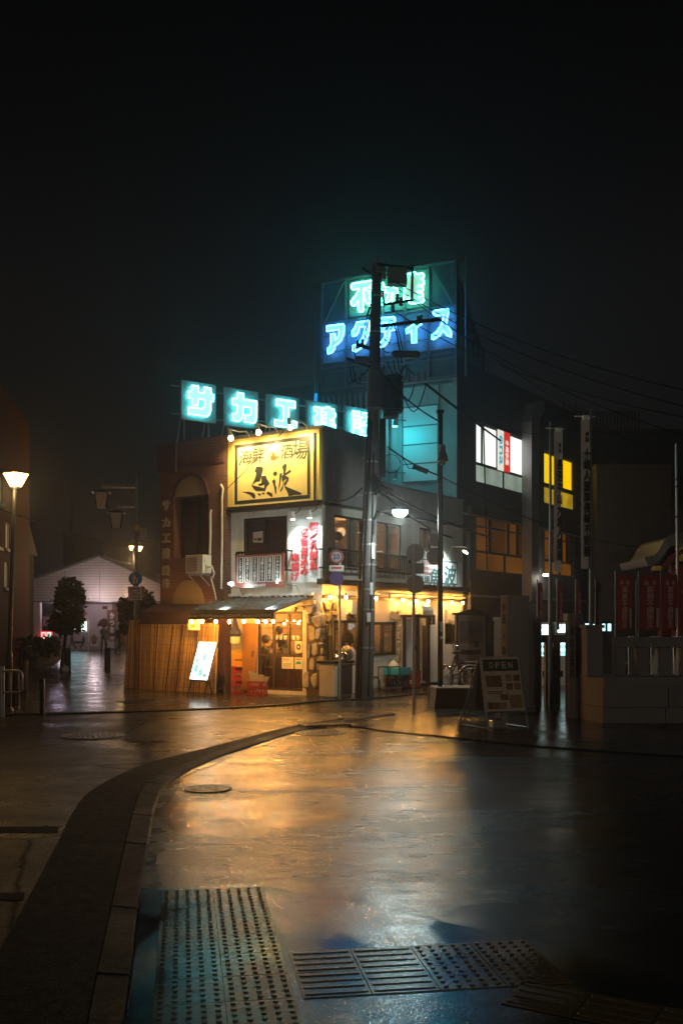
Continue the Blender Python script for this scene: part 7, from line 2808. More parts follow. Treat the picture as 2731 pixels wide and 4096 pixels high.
# unlit double lantern post behind the reed fence
yL = 29.5
pu = lambda x, y: at(*cu(x, y), yL)
t = thing('lantern_post', W0, pu(1225, 0)[0], yL, 0, 'tall post with two unlit pale lanterns hanging on arms left of the brick wall', 'street lamp')
X = pu(1225, 0)[0]
k = .4464 / F * yL
b = MB()
b.cyl((X, yL, 0), (X, yL, pu(0, 935)[2]), 20 * k, 17 * k, 12)
b.cyl((X, yL, pu(0, 935)[2]), (X, yL, pu(0, 868)[2]), 8 * k, 1 * k, 8)
b.build('post', M['greymetal'], t)
b = MB()
b.cyl((X, yL, pu(0, 1398)[2]), (X, yL, pu(0, 1345)[2]), 22 * k, n=12)
b.build('yellow_band', M['signyellow'], t)
for (xa, ya, lx, lt, lb_, w0, w1) in ((910, 1000, 912, 1055, 1192, 80, 56), (1048, 1177, 1045, 1240, 1368, 76, 52)):
    b = MB()
    b.box(pu(xa, 0)[0], X, yL - .05, yL + .05, pu(0, ya + 12)[2], pu(0, ya - 14)[2])
    b.cyl((pu(xa + 10, 0)[0], yL, pu(0, ya - 60)[2]), (pu(xa + 10, 0)[0], yL, pu(0, lt)[2]), 5 * k, n=6)
    b.build('arm', M['greymetal'], t)
    b = MB()
    pyramid_lantern(b, W0, pu(lx, 0)[0], yL, pu(0, lb_)[2], pu(0, lt)[2], w1 * k, w0 * k, 4, .95)
    ln_ = b.build('lantern', mat('frosted_lantern', (.5, .47, .42), .4, 0, .1, 5), t)
    b = MB()
    pyramid_lantern(b, W0, pu(lx, 0)[0], yL, pu(0, lt)[2] + .002, pu(0, lt - 30)[2], w0 * k * 1.5, w0 * k * .2, 4, .95)
    for i in range(4):
        a = .95 + math.pi / 2 * i
        b.tube([(pu(lx, 0)[0] + w1 * k * math.cos(a), yL + w1 * k * math.sin(a), pu(0, lb_)[2] - .02), (pu(lx, 0)[0] + w0 * k * math.cos(a), yL + w0 * k * math.sin(a), pu(0, lt)[2])], .018, 5)
    b.build('lantern_roof', M['blackmetal'], ln_)
b = MB()
b.box(X + .1, X + .28, yL - .1, yL + .1, pu(0, 1450)[2], pu(0, 1370)[2])
b.build('loudspeaker', M['cream'], t)
# far twin lit lanterns
yF = 46
t = thing('street_lamp', W0, *at(538, VH, yF)[:2], 0, 'far lamp post with two small lit lanterns behind the double lantern post', 'street lamp')
pf = lambda x, y: at(*cu(x, y), yF)
b = MB()
X = pf(1208, 0)[0]
b.cyl((X, yF, 0), (X, yF, pf(0, 1570)[2]), .06, n=10)
b.tube([(pf(1178, 0)[0], yF, pf(0, 1575)[2]), (X, yF, pf(0, 1610)[2]), (pf(1243, 0)[0], yF, pf(0, 1590)[2])], .03, 6)
b.build('post', M['blackmetal'], t)
for x_, z_, s in ((1178, 1548, .10), (1243, 1552, .2)):
    b = MB()
    pyramid_lantern(b, W0, pf(x_, 0)[0], yF, pf(0, z_ + 22 + 40 * (s - .1))[2], pf(0, z_ - 16)[2], s * .5, s * 1.1)
    b.build('lantern', glow('far_lantern', (1, .62, .2), 9), t)
light(t, 'light', W0, X, yF - .4, pf(0, 1640)[2], 'POINT', 170, (1, .6, .25), .15)

# pedestrian sign on a slim pole
yP = 28.2
p_ = lambda x, y: at(*cl(x, y), yP)
X = p_(1207, 0)[0]
k = .4464 / F * yP
FP_ = Frame(X, yP, 0)
t = thing('road_sign', FP_, 0, 0, 0, 'blue round sign with walking figures above a white time plate behind the reed fence', 'road sign')
b = MB(FP_)
b.cyl((0, .05, 0), (0, .05, p_(0, 300)[2]), .035, n=10)
b.build('post', M['galv'], t)
cx, cz = p_(1215, 0)[0] - X, p_(0, 370)[2]
b = MB(FP_)
b.disc(cx, cz, 61 * k, -.01, .01, 28)
b.build('disc', mat('sign_blue_face', (.02, .3, .7), .3, 0, .05, 6), t)
b = MB(FP_)
for (ox, oz, s) in ((-10, 0, 1.0), (16, -18, .5)):
    hx0, hz0 = cx + ox * k, cz + oz * k
    S = 62 * s * k
    b.disc(hx0, hz0 + S * .62, S * .12, -.018, -.012, 12)
    b.prism([(hx0 - S * .16, hz0 + S * .46), (hx0 + S * .16, hz0 + S * .46), (hx0 + S * .3, hz0 - S * .05), (hx0 + S * .2, hz0 - S * .05), (hx0 + S * .13, hz0 + S * .2), (hx0 + S * .14, hz0 - S * .75), (hx0 + S * .02, hz0 - S * .75), (hx0, hz0 - S * .15), (hx0 - S * .05, hz0 - S * .75), (hx0 - S * .2, hz0 - S * .75), (hx0 - S * .14, hz0 + S * .2), (hx0 - S * .25, hz0 - S * .05), (hx0 - S * .32, hz0)], -.018, -.012)
b.build('figures', M['white'], t)
x0, x1, z0, z1 = p_(1150, 0)[0] - X, p_(1275, 0)[0] - X, p_(0, 561)[2], p_(0, 438)[2]
b = MB(FP_)
b.box(x0, x1, -.01, .01, z0, z1)
b.build('plate', M['white'], t)
b = MB(FP_)
W_, H_ = x1 - x0, z1 - z0
b.htext('自転車を除く', x0 + W_ * .06, x1 - W_ * .06, z0 + H_ * .74, z0 + H_ * .92, -.014, .02)
b.text('16-19', x0 + W_ * .14, x1 - W_ * .14, z0 + H_ * .53, z0 + H_ * .69, -.014, .02)
b.htext('土日曜休日も', x0 + W_ * .06, x1 - W_ * .06, z0 + H_ * .31, z0 + H_ * .48, -.014, .02)
b.text('7:30-9', x0 + W_ * .14, x1 - W_ * .14, z0 + H_ * .08, z0 + H_ * .25, -.014, .02)
b.build('lettering', M['ink'], t)

# ================================================================ right side: shrine precinct
c5r = crop(2131, 2100, 600)
c4r = crop(2131, 1550, 600)
cR_ = crop(2150, 2400, 581)
# inscribed stone pillar
p0 = gp(*c6(1120, 1330))
FI = Frame(*p0, 40)
FIl = Frame(*p0, -50)
wl_ = FIl.hx(c6(1045, 0)[0]); wr_ = FI.hx(c6(1350, 0)[0])
zP = FI.hz(c6(1120, 0)[0], c6(0, 78)[1])
t = thing('stone_pillar', FI, wr_ / 2, -wl_ / 2, 0, 'tall square polished stone pillar with inscription behind the sandwich board', 'pillar')
b = MB(FI)
b.box(0, wr_, 0, -wl_, 0, zP)
b.build('shaft', M['polished'], t, bevel=.015)
b = MB(FIl)
for ch, y0, y1 in (('参', 160, 260), ('道', 270, 380), ('入', 455, 550), ('副', 620, 710)):
    b.text(ch, wl_ * .75, wl_ * .25, FI.hz(c6(1082, 0)[0], c6(0, y1)[1]), FI.hz(c6(1082, 0)[0], c6(0, y0)[1]), -.003, .02)
b.build('inscription', M['ink'], t)
b = MB(FI)
b.box(-.08, wr_ + .1, -.08, -wl_ + .08, 0, .12)
b.build('base', M['granite'], t)
t = thing('gate_wall', FI, wr_ + .6, .5, 0, 'dark stone gate wall standing behind the tall pillar', 'wall')
b = MB(FI)
gw = FI.hx(c6(1475, 0)[0], -.5)
zg = FI.hz(c6(1400, 0)[0], c6(0, 350)[1], -.5)
b.box(wr_ + .003, gw, .5, .9, 0, zg)
b.build('body', M['granite'], t)
b = MB(FI)
b.box(wr_ + .003, gw + .04, .46, .94, zg + .002, zg + .08)
b.build('coping', M['granite'], t)

# iron gate posts and rail between the pillar and the stone fence
yG = 21.0
FGt = Frame(0, yG, 0)
t = thing('iron_gate', FGt, at(2215, 0, yG)[0], 0, 0, 'dark timber gate post and rail in front of the vending machines', 'gate')
b = MB(FGt)
for u0, u1 in ((2181, 2240),):
    b.box(at(u0, 0, yG)[0], at(u1, 0, yG)[0], 0, .2, 0, at(0, 2540, yG)[2])
b.build('post', M['darkwood'], t)
b = MB(FGt)
b.box(at(2160, 0, yG)[0], at(2275, 0, yG)[0], .03, .17, at(0, 2571, yG)[2], at(0, 2539, yG)[2] - .002)
b.build('rail', M['blackmetal'], t)
b = MB(FGt)
for u in (2193, 2206): b.box(at(u, 0, yG)[0], at(u + 6, 0, yG)[0], -.02, -.002, at(0, 2588, yG)[2], at(0, 2572, yG)[2])
b.build('plates', M['paper'], t)

# stone fence
xq, yq = gp(2298, 2876)
FF = Frame(xq, yq, 0)
fz = lambda v, d=0: CH - (v - VH) / F * (yq - d)
fx = lambda u: FF.hx(u)
sf = thing('stone_fence', FF, fx(2550), .5, 0, 'low shrine wall of large stone courses with square posts and rail', 'stone fence')
x_end = fx(2900)
ycor = -.9
xc = FF.hx(2409, .9)
zt1 = fz(2707, .9); zt0 = fz(2750, .9); zc_ = fz(2829, .9)


def wallpts(o=0.0):
    """plan outline of the wall front: left return, round corner, long front"""
    P = [(fx(2310), .35 - o * .3)]
    for i in range(9):
        a = i / 8
        P.append((fx(2310) + (xc - fx(2310)) * a, .0 + (ycor + .0) * (a ** .6) - o))
    P += [(x_end, ycor + .05 - o), (x_end, ycor + .9), (xc, ycor + .9)]
    return P


for nm_, z0, z1, o in (('course', 0, zc_ - .006, .02), ('course', zc_ + .006, zt0 - .004, .01)):
    b = MB(FF)
    b.slab(wallpts(o), z0, z1)
    for u in ((2409, 2660) if z0 == 0 else (2672, 2840)):
        x = FF.hx(u, .9)
        b.box(x - .006, x + .006, ycor - .032, ycor + .05, z0, z1)
    b.build(nm_, M['granite'], sf)
b = MB(FF)
b.slab(wallpts(.06), zt0, zt1)
b.build('coping', M['granite'], sf)
b = MB(FF)
b.slab(wallpts(.0), zc_ - .006, zc_ + .006)
b.build('joint', M['ink'], sf)
for u0, u1, vt, yo, dd in ((2346, 2409, 2513, -.7, .4), (2463, 2502, 2590, -.7, .25), (2548, 2594, 2590, -.7, .25), (2635, 2688, 2590, -.7, .25), (2722, 2770, 2590, -.7, .25), (2316, 2334, 2590, -.1, .15)):
    b = MB(FF)
    x0, x1 = FF.hx(u0, -yo), FF.hx(u1, -yo)
    b.box(x0, x1, yo, yo + dd, zt1 + .001, fz(vt, -yo))
    if vt < 2550: b.box(x0 - .03, x1 + .03, yo - .03, yo + dd + .03, fz(vt, -yo) + .002, fz(vt - 14, -yo))
    b.build('post', M['granite'], sf, bevel=.01)
b = MB(FF)
b.box(FF.hx(2463, .7), x_end, -.72, -.43, fz(2589, .7) + .002, fz(2549, .7))
b.box(FF.hx(2302, .1), FF.hx(2344, .1), -.1, .05, fz(2586, .1), fz(2550, .1))
b.build('rail', M['granite'], sf)
# thin white slats of the inner fence
t = thing('inner_fence', FF, fx(2600), 2.0, 0, 'row of thin pale slats glimpsed behind the stone posts', 'fence')
b = MB(FF)
for u in (2512, 2524, 2602, 2614, 2626, 2692, 2716):
    x = FF.hx(u, -2)
    b.box(x, x + .05, 2.0, 2.04, 0, fz(2545, -2))
b.build('slats', M['whitepaint'], t)
b = MB(FF)
b.box(FF.hx(2480, -2), x_end, 2.045, 2.08, .9, .96)
b.build('rail', M['greymetal'], t)
# inscribed gate post
x0, x1, x2 = fx(2272), fx(2295), fx(2343)
zI = fz(2485)
t = thing('stone_post', FF, (x0 + x2) / 2, 0, 0, 'capped stone post with carved inscription at the left end of the stone fence', 'pillar')
b = MB(FF)
b.slab([(x1, -.1), (x2 - .1, .02), (x2 - .16, .4), (x0, .26), (x0, -.02)], 0, zI)
b.build('shaft', M['granite'], t)
b = MB(FF)
b.slab([(x1, -.14), (x2 - .06, 0), (x2 - .12, .44), (x0 - .03, .3), (x0 - .03, -.04)], zI + .002, zI + .14)
b.build('cap', M['granite'], t)
b = MB(FF.sub(x0, -.02, math.degrees(math.atan2(-.08, x1 - x0))))
w_ = math.hypot(x1 - x0, .08)
b.vtext('奉献金剛院', w_ / 2, zI - .1, zI * .42, w_ * .6, -.003, .03)
b.build('inscription', M['ink'], t)

# vending machines beyond the gate
yV = 27.0
FV = Frame(0, yV, 0)
vx = lambda u: at(u, 0, yV)[0]
vz = lambda v: at(0, v, yV)[2]
gv = 'vending machines behind the shrine gate'
vending(FV, vx(2150), vx(2203), vz(2488), 0, 'vending machine with yellowish lit display just right of the gate wall', [(.05, .9, vz(2540), vz(2499), M['vendwhite']), (.05, .9, vz(2624), vz(2570), M['vend'])], gv)
vending(FV, vx(2222), vx(2270), vz(2488), .1, 'vending machine with white display left of the inscribed post', [(.12, .9, vz(2530), vz(2497), M['vendwhite']), (.2, .9, vz(2622), vz(2571), M['vend'])], gv)
vending(FV, vx(2344), vx(2366), vz(2485), .2, 'narrow vending machine seen right of the inscribed post', [(.1, .85, vz(2514), vz(2494), M['vend'])], gv, 'blackmetal')
vending(FV, vx(2372), vx(2408), vz(2485), .2, 'vending machine with two small lit windows behind the flag pole', [(.05, .4, vz(2514), vz(2497), M['vendwhite']), (.6, .92, vz(2514), vz(2497), M['vend'])], gv, 'blackmetal')
vending(FV, vx(2411), vx(2452), vz(2482), .2, 'rightmost vending machine with dark motif on its lit window', [(.08, .38, vz(2524), vz(2495), M['vend']), (.62, .95, vz(2524), vz(2495), M['vend'])], gv, 'blackmetal')

# white long banners
M['bannercloth'] = mat('white_banner_cloth', (.8, .74, .68), .8, 0, .12, 3, .2, 25)
M['redcloth'] = mat('red_banner_cloth', (.34, .05, .05), .8, 0, .15, 4, .15, 30)


M['pinkprint'] = mat('pale_pink_print', (.6, .36, .33), .8, 0, 0)


def cloth(b, p0, p1, z0, z1, amp, seed, n=8, m=24, taper=1.0):
    rnd = random.Random(seed)
    ph = rnd.uniform(0, 6)
    v = []
    d = Vector((p1[0] - p0[0], p1[1] - p0[1], 0))
    nr = Vector((-d.y, d.x, 0)).normalized()
    for j in range(m + 1):
        g = j / m
        for i in range(n + 1):
            f = i / n
            w = f * (taper + (1 - taper) * g)
            a = amp * math.sin(f * 5 + g * 6 + ph) * (1 - .5 * g) * f
            q = Vector((p0[0], p0[1], 0)) + d * w + nr * a
            v.append((q.x, q.y, z0 + (z1 - z0) * g))
    return b.add(v, [(j * (n + 1) + i, j * (n + 1) + i + 1, (j + 1) * (n + 1) + i + 1, (j + 1) * (n + 1) + i) for j in range(m) for i in range(n)], True)


def long_banner(u0, u1, vt, vb, upole, vpb, yB, txt, label, mast=True, ang=55):
    t = thing('long_banner', W0, at(upole, 0, yB)[0], yB, 0, label, 'banner')
    xp = at(upole, 0, yB)[0]
    zt_, zb_ = at(0, vt, yB)[2], at(0, vb, yB)[2]
    b = MB()
    b.cyl((xp, yB, 0), (xp, yB, at(0, vb, yB)[2]), .045, .04, 12)
    b.cyl((xp, yB, at(0, vb, yB)[2]), (xp, yB, zt_ + .2), .032, .025, 10)
    b.build('pole', M['dullsteel'], t)
    s = 1 if u1 > upole + 8 else -1
    wpx = (u1 - u0) / F * yB
    W_ = wpx / math.cos(R_(ang))
    fr = Frame(xp, yB, ang if s > 0 else -0)
    if s < 0: fr = Frame(xp - wpx, yB + .02, 12); W_ = wpx * 1.02
    a0 = .05 if s > 0 else 0
    p0, p1 = fr.p(a0, -.05, 0), fr.p(a0 + W_, -.05, 0)
    b = MB()
    cloth(b, p0, p1, zb_, zt_, .03, int(u0), taper=.8)
    c_ = b.build('cloth', M['bannercloth'], t)
    b = MB()
    b.tube([fr.p(-.12, -.03, zt_ + .05), fr.p(W_ + .1, -.03, zt_ + .06)], .014, 6)
    b.build('crossbar', M['whitepaint'], t)
    b = MB(fr)
    h = (zt_ - zb_)
    b.vtext('奉納', a0 + W_ * .5, zt_ - h * .085, zt_ - h * .16, W_ * .3, -.12, .035)
    b.build('dedication_characters', M['ink'], c_)
    b = MB(fr)
    b.vtext(txt, a0 + W_ * .48, zt_ - h * .2, zb_ + h * .08, W_ * .62, -.12, .045)
    b.build('characters', M['ink'], c_)
    b = MB(fr)
    for i in range(3): b.box(a0 + W_ * (.15 + .28 * i), a0 + W_ * (.25 + .28 * i), -.1, -.04, zt_ - .02, zt_ + .07)
    b.build('loops', M['bannercloth'], t)


long_banner(2209, 2246, 1725, 2289, 2200, 2830, 20.6, '長沼中山大倉人重講', 'narrower white banner with black characters on the left of the two tall poles', ang=22)
long_banner(2317, 2361, 1676, 2275, 2362, 2700, 20.2, '十崎人重車長崎不動講', 'wider white banner with large black characters on the right tall pole')


def red_banner(u0, u1, vt, vb, yB, ang, label, mirror=True, text=True, seed=0):
    x0 = at(u0, 0, yB)[0]
    wpx = (u1 - u0) / F * yB
    W_ = wpx / math.cos(R_(ang))
    fr = Frame(x0, yB, ang)
    zt_, zb_ = at(0, vt, yB)[2], at(0, vb, yB)[2]
    t = thing('red_banner', fr, 0, 0, 0, label, 'banner', 'red banners along the shrine wall')
    b = MB(fr)
    b.cyl((-.02, 0, 0), (-.02, 0, zt_ + .08), .016, n=8)
    b.tube([(-.05, 0, zt_ + .03), (W_ + .02, 0, zt_ + .03)], .008, 5)
    b.build('pole', M['dullsteel'], t)
    b = MB()
    cloth(b, fr.p(.01, 0, 0), fr.p(W_, 0, 0), zb_, zt_, .04, seed, taper=.55 if ang > 40 else 1)
    c_ = b.build('cloth', M['redcloth'], t)
    if text:
        b = MB(fr)
        h = zt_ - zb_
        if ang < 40:
            b.text('納', W_ * .2, W_ * .42, zt_ - h * .19, zt_ - h * .1, -.045, .03, mirror)
            b.text('奉', W_ * .58, W_ * .8, zt_ - h * .19, zt_ - h * .1, -.045, .03, mirror)
            b.build('dedication_characters', M['pinkprint'], c_)
            b = MB(fr)
            b.box(W_ * .8, W_ * .93, -.046, -.04, zb_ + h * .05, zb_ + h * .4)
            b.build('name_strip', M['pinkprint'], c_)
            b = MB(fr)
        b.vtext('南無不動明王', W_ * (.5 if ang < 40 else .4), zt_ - h * .2, zb_ + h * .05, W_ * .36, -.045, .035, mirror)
        b.build('characters', M['pinkprint'], c_)
    return t


yR = 21.5
for (xa, xb, ang, lab, mi) in ((45, 125, 62, 'furled red banner leftmost, beside the gate wall', False), (250, 345, 62, 'narrow red banner behind the left tall pole', False), (445, 538, 62, 'narrow red banner between the two tall poles', False), (652, 752, 62, 'narrow red banner just right of the right tall pole', False)):
    red_banner(c5r(xa, 0)[0], c5r(xb, 0)[0], c5r(0, 600)[1], c5r(0, 1095)[1], yR + 2, ang, lab, mi, seed=xa)
for (xa, xb, lab) in ((868, 1035, 'broad red banner with mirrored characters, leftmost of the broad ones'), (1108, 1328, 'broad red banner with mirrored characters, widest in the middle'), (1340, 1515, 'broad dim red banner with mirrored characters beside the widest one')):
    red_banner(c5r(xa, 0)[0], c5r(xb, 0)[0], c5r(0, 520)[1], c5r(0, 1100)[1], yR, 8, lab, True, seed=xa)
red_banner(c5r(1080, 0)[0], c5r(1135, 0)[0], c5r(0, 620)[1], c5r(0, 1110)[1], yR + 1.5, 55, 'narrow red banner squeezed behind the widest broad one', False, seed=5)
red_banner(c5r(1520, 0)[0], c5r(1660, 0)[0], c5r(0, 620)[1], c5r(0, 1110)[1], yR + 1.2, 10, 'orange lit red banner cut by the right edge of the picture', True, seed=6)

# shrine gate roof with curved gable
yS = 29.0
FSn = Frame(0, yS, 0)
sr = thing('shrine_gate', FSn, at(2740, 0, yS)[0], 0, 0, 'shrine gate with curved grey gable roof and gilded trim at the right edge', 'shrine gate')
s_ = lambda x, y: FSn.hit(*c5r(x, y))
top_ = [(1145, 355), (1200, 350), (1255, 335), (1300, 290), (1335, 220), (1375, 155), (1430, 120), (1500, 105), (1568, 100)]
bot_ = [(1180, 432), (1240, 425), (1300, 395), (1350, 330), (1390, 265), (1440, 225), (1500, 215), (1540, 222), (1568, 240)]
T_ = [s_(*p) for p in top_]; Bt_ = [s_(*p) for p in bot_]
xm = T_[-1][0] + .35
mir = lambda P: P + [(2 * xm - x, z) for x, z in reversed(P)]
To, Bo = mir(T_), mir(Bt_)
b = MB(FSn)
b.prism(To + list(reversed(Bo)), -.1, 2.5)
b.build('roof', mat('grey_roof_tile', (.34, .32, .32), .35, .2, .25, 8, dirt=.3), sr)
b = MB(FSn)
for k in range(5):
    b.tube([(t[0] * (1 - k / 5) + q[0] * k / 5, -.12 - .01 * k, t[1] * (1 - k / 5) + q[1] * k / 5 + .02) for t, q in zip(To, Bo)], .035, 6)
b.build('tile_ribs', M['greymetal'], sr)
M['gilt'] = mat('gilded_carving', (.9, .58, .12), .3, .5, .6, 14, .8, 30)
b = MB(FSn)
i1 = [s_(*p) for p in ((1235, 432), (1300, 430), (1330, 455), (1320, 478), (1238, 478))]
b.prism(i1, -.2, -.11)
b.prism([(2 * xm - x, z) for x, z in i1], -.2, -.11)
g1 = [s_(*p) for p in ((1462, 300), (1480, 260), (1510, 235), (1568, 215), (1568, 250), (1520, 262), (1490, 290))]
b.prism(g1, -.2, -.11)
g2 = [s_(*p) for p in ((1482, 380), (1500, 335), (1530, 310), (1600, 296), (1620, 380))]
b.prism(g2, -.16, .1)
b.build('gilding', M['gilt'], sr)
b = MB(FSn)
i2 = [s_(*p) for p in ((1240, 440), (1340, 420), (1400, 330), (1460, 290), (1568, 270), (1568, 300), (1480, 330), (1430, 400), (1360, 470), (1250, 480))]
b.prism(i2, -.1, .2)
z_ = s_(1450, 415)[1]
x0, x1 = s_(1440, 0)[0], 2 * xm - s_(1440, 0)[0]
b.box(x0, x1, .0, .25, z_ - .25, z_)
for x in (x0 + .1, x1 - .4): b.box(x, x + .3, .0, .3, 0, z_ - .251)
b.box(x0, x1, 1.2, 1.3, 0, z_ - .3)
b.build('timber', mat('vermilion_timber', (.2, .035, .03), .5, 0, .2, 4), sr)

# dark buildings at the right
for (u0, u1, vt, y, dpt, lab, mm) in ((2350, 2900, 1735, 40, 14, 'large dark building behind the shrine banners', 'darkwall'), (2385, 2682, 1878, 36, 3.5, 'lower dim block in front of the large dark building', 'darkwall')):
    x0, _, z = at(u0, vt, y); x1 = at(u1, vt, y)[0]
    t = thing('dark_building', W0, (x0 + x1) / 2, y, 0, lab, 'building')
    b = MB(Frame(0, y, 0))
    b.box(x0, x1, 0, dpt, 0, z)
    b.build('wall', M[mm], t)
    b = MB(Frame(0, y, 0))
    b.box(x0 - .05, x1, -.12, dpt, z + .002, z + .18)
    for i in range(3): b.box(x0 + .5 + i * 1.1, x0 + 1.2 + i * 1.1, -.03, -.002, z - 2.6, z - 1.4)
    b.build('parapet', M['darkwall'], t)
yb2 = 46
x0, _, z0 = at(2120, 1690, yb2); x1, _, z1 = at(2335, 1600, yb2)
t = thing('rooftop_house', W0, (x0 + x1) / 2, yb2, 0, 'dim pinkish house with balcony rails rising behind the white duct', 'building')
b = MB(Frame(0, yb2, 0))
b.prism([(x0, 0), (x1, 0), (x1, z1 - .2), (x0, at(0, 1585, yb2)[2])], 0, 6)
b.build('wall', mat('pinkish_wall', (.36, .3, .31), .8, 0, .1, 2), t)
b = MB(Frame(0, yb2, 0))
zr = at(0, 1672, yb2)[2]
b.box(x0, x1 + 2, -1.2, -1.1, zr - .9, zr - .85); b.box(x0, x1 + 2, -1.2, -1.1, zr, zr + .05)
for i in range(30): b.box(x0 + i * .16, x0 + i * .16 + .05, -1.17, -1.13, zr - .85, zr)
b.box(x0 - .2, x1 + 2, -1.2, 0, zr - 1.1, zr - .901)
for u in (2195, 2252, 2297): b.box(at(u, 0, yb2)[0], at(u + 4, 0, yb2)[0], -.05, -.002, zr, z1)
b.build('balcony', M['darkwall'], t)
x = at(2712, 0, 24)[0]
t = thing('pipe_mast', W0, x, 24, 0, 'thin pale pipe mast near the right edge', 'pole')
b = MB()
b.cyl((x - .0, 24, 0), (x - .06, 24, at(0, 1775, 24)[2]), .045, .03, 10)
b.build('pole', M['galv'], t)
b = MB()
for v in (1920, 1950, 2070): b.lathe([(.06, at(0, v, 24)[2]), (.06, at(0, v - 6, 24)[2])], x - .04, 24, 10)
b.build('clamps', M['blackmetal'], t)
# ================================================================ people
def skin_mesh(name, pts, edges, m, parent, root=0, sub=1):
    """one continuous surface grown over a skeleton of (x, y, z, rx, ry) in world metres"""
    me = bpy.data.meshes.new(name)
    Mi = WM[parent.name].inverted()
    me.from_pydata([tuple(Mi @ Vector(p[:3])) for p in pts], edges, [])
    o = bpy.data.objects.new(name, me)
    col.objects.link(o)
    o.parent = parent
    WM[o.name] = WM[parent.name]
    sk = o.modifiers.new('skin', 'SKIN')
    for i, p in enumerate(pts):
        me.skin_vertices[0].data[i].radius = (p[3], p[4] if len(p) > 4 else p[3])
        me.skin_vertices[0].data[i].use_root = (i == root)
    sk.use_smooth_shade = True
    s = o.modifiers.new('sub', 'SUBSURF')
    s.levels = s.render_levels = sub
    me.materials.append(m)
    return o


def person(x, y, deg, H, label, top, bottom, pose, hair='hair', z=0.0, seated=False):
    fr = Frame(x, y, deg)          # faces local -y
    t = thing('person', fr, 0, 0, z, label, 'person')
    s = H / 1.7
    P = lambda a, b_, c: fr.p(a * s, b_ * s, z + c * s)
    J = dict(pel=(0, 0, .92), chest=(0, .0, 1.22), neck=(0, 0, 1.42), head=(0, -.02, 1.52), crown=(0, -.01, 1.64))
    for sd, k in ((-1, 'l'), (1, 'r')):
        J['sh' + k] = (sd * .17, 0, 1.37); J['el' + k] = (sd * .23, .02, 1.1); J['wr' + k] = (sd * .22, -.08, .88)
        J['hip' + k] = (sd * .09, 0, .88); J['kn' + k] = (sd * .1, -.01, .48); J['an' + k] = (sd * .1, .02, .08); J['toe' + k] = (sd * .11, -.13, .03)
    J.update(pose)
    names = list(J)
    R = dict(pel=(.13, .1), chest=(.14, .1), neck=(.05, .05), head=(.075, .085), crown=(.06, .07))
    for k in 'lr':
        R.update({'sh' + k: (.05, .05), 'el' + k: (.037, .037), 'wr' + k: (.025, .025), 'hip' + k: (.085, .085), 'kn' + k: (.055, .055), 'an' + k: (.035, .035), 'toe' + k: (.03, .025)})
    pts = [tuple(P(*J[n])) + (R[n][0] * s, R[n][1] * s) for n in names]
    ed = [('pel', 'chest'), ('chest', 'neck'), ('neck', 'head'), ('head', 'crown')]
    for k in 'lr': ed += [('chest', 'sh' + k), ('sh' + k, 'el' + k), ('el' + k, 'wr' + k), ('pel', 'hip' + k), ('hip' + k, 'kn' + k), ('kn' + k, 'an' + k), ('an' + k, 'toe' + k)]
    E_ = [(names.index(a), names.index(c)) for a, c in ed]
    # palms, fingers and thumbs, a nose
    for k, sd in (('l', -1), ('r', 1)):
        w, e = Vector(J['wr' + k]), Vector(J['el' + k])
        d = (w - e).normalized()
        sx = d.cross(Vector((0, 1, 0)))
        sx = sx.normalized() if sx.length > .1 else Vector((1, 0, 0))
        palm = w + d * .05
        pts.append(tuple(P(*palm)) + (.026 * s, .018 * s)); pi_ = len(pts) - 1
        E_.append((names.index('wr' + k), pi_))
        for j, (o_, L_) in enumerate(((-.03, .075), (-.01, .085), (.01, .08), (.03, .065))):
            a = palm + sx * o_ + d * .03
            c = a + d * L_ * .55
            g = c + (d * .7 + Vector((0, -.5, 0))).normalized() * L_ * .45
            for q, rr in ((a, .009), (c, .008), (g, .007)):
                pts.append(tuple(P(*q)) + (rr * s, rr * s))
            n_ = len(pts)
            E_ += [(pi_, n_ - 3), (n_ - 3, n_ - 2), (n_ - 2, n_ - 1)]
        a = palm + sx * (-.035 * sd)
        c = a + (d + sx * (-.8 * sd)).normalized() * .045
        for q, rr in ((a, .01), (c, .008)): pts.append(tuple(P(*q)) + (rr * s, rr * s))
        n_ = len(pts)
        E_ += [(pi_, n_ - 2), (n_ - 2, n_ - 1)]
    hd = Vector(J['head'])
    pts.append(tuple(P(*(hd + Vector((0, -.1, .02))))) + (.012 * s, .015 * s))
    E_.append((names.index('head'), len(pts) - 1))
    skin_mesh('body', pts, E_, M['skin'], t, 0)
    # clothes a little larger than the body
    def wear(name, sel, edges, m, grow):
        nn = sel
        q = [tuple(P(*J[n])) + ((R[n][0] + grow) * s, (R[n][1] + grow) * s) for n in nn]
        skin_mesh(name, q, [(nn.index(a), nn.index(c)) for a, c in edges], m, t, 0)
    wear('jacket', ['pel', 'chest', 'neck', 'shl', 'ell', 'wrl', 'shr', 'elr', 'wrr'], [('pel', 'chest'), ('chest', 'neck'), ('chest', 'shl'), ('shl', 'ell'), ('ell', 'wrl'), ('chest', 'shr'), ('shr', 'elr'), ('elr', 'wrr')], top, .022)
    wear('trousers', ['pel', 'hipl', 'knl', 'anl', 'hipr', 'knr', 'anr'], [('pel', 'hipl'), ('hipl', 'knl'), ('knl', 'anl'), ('pel', 'hipr'), ('hipr', 'knr'), ('knr', 'anr')], bottom, .015)
    for k in 'lr':
        b = MB()
        a, c = P(*J['an' + k]), P(*J['toe' + k])
        b.tube([a + (a - c) * .25 - Vector((0, 0, .02)), a * .5 + c * .5, c + (c - a) * .15], .045 * s, 8)
        b.build('shoe', M['rubber'], t)
    b = MB()
    h = P(*(Vector(J['head']) + Vector((0, .025, .06))))
    b.ball(h, .115 * s, 12, 8, 1.05)
    b.build('hair', M[hair], t)
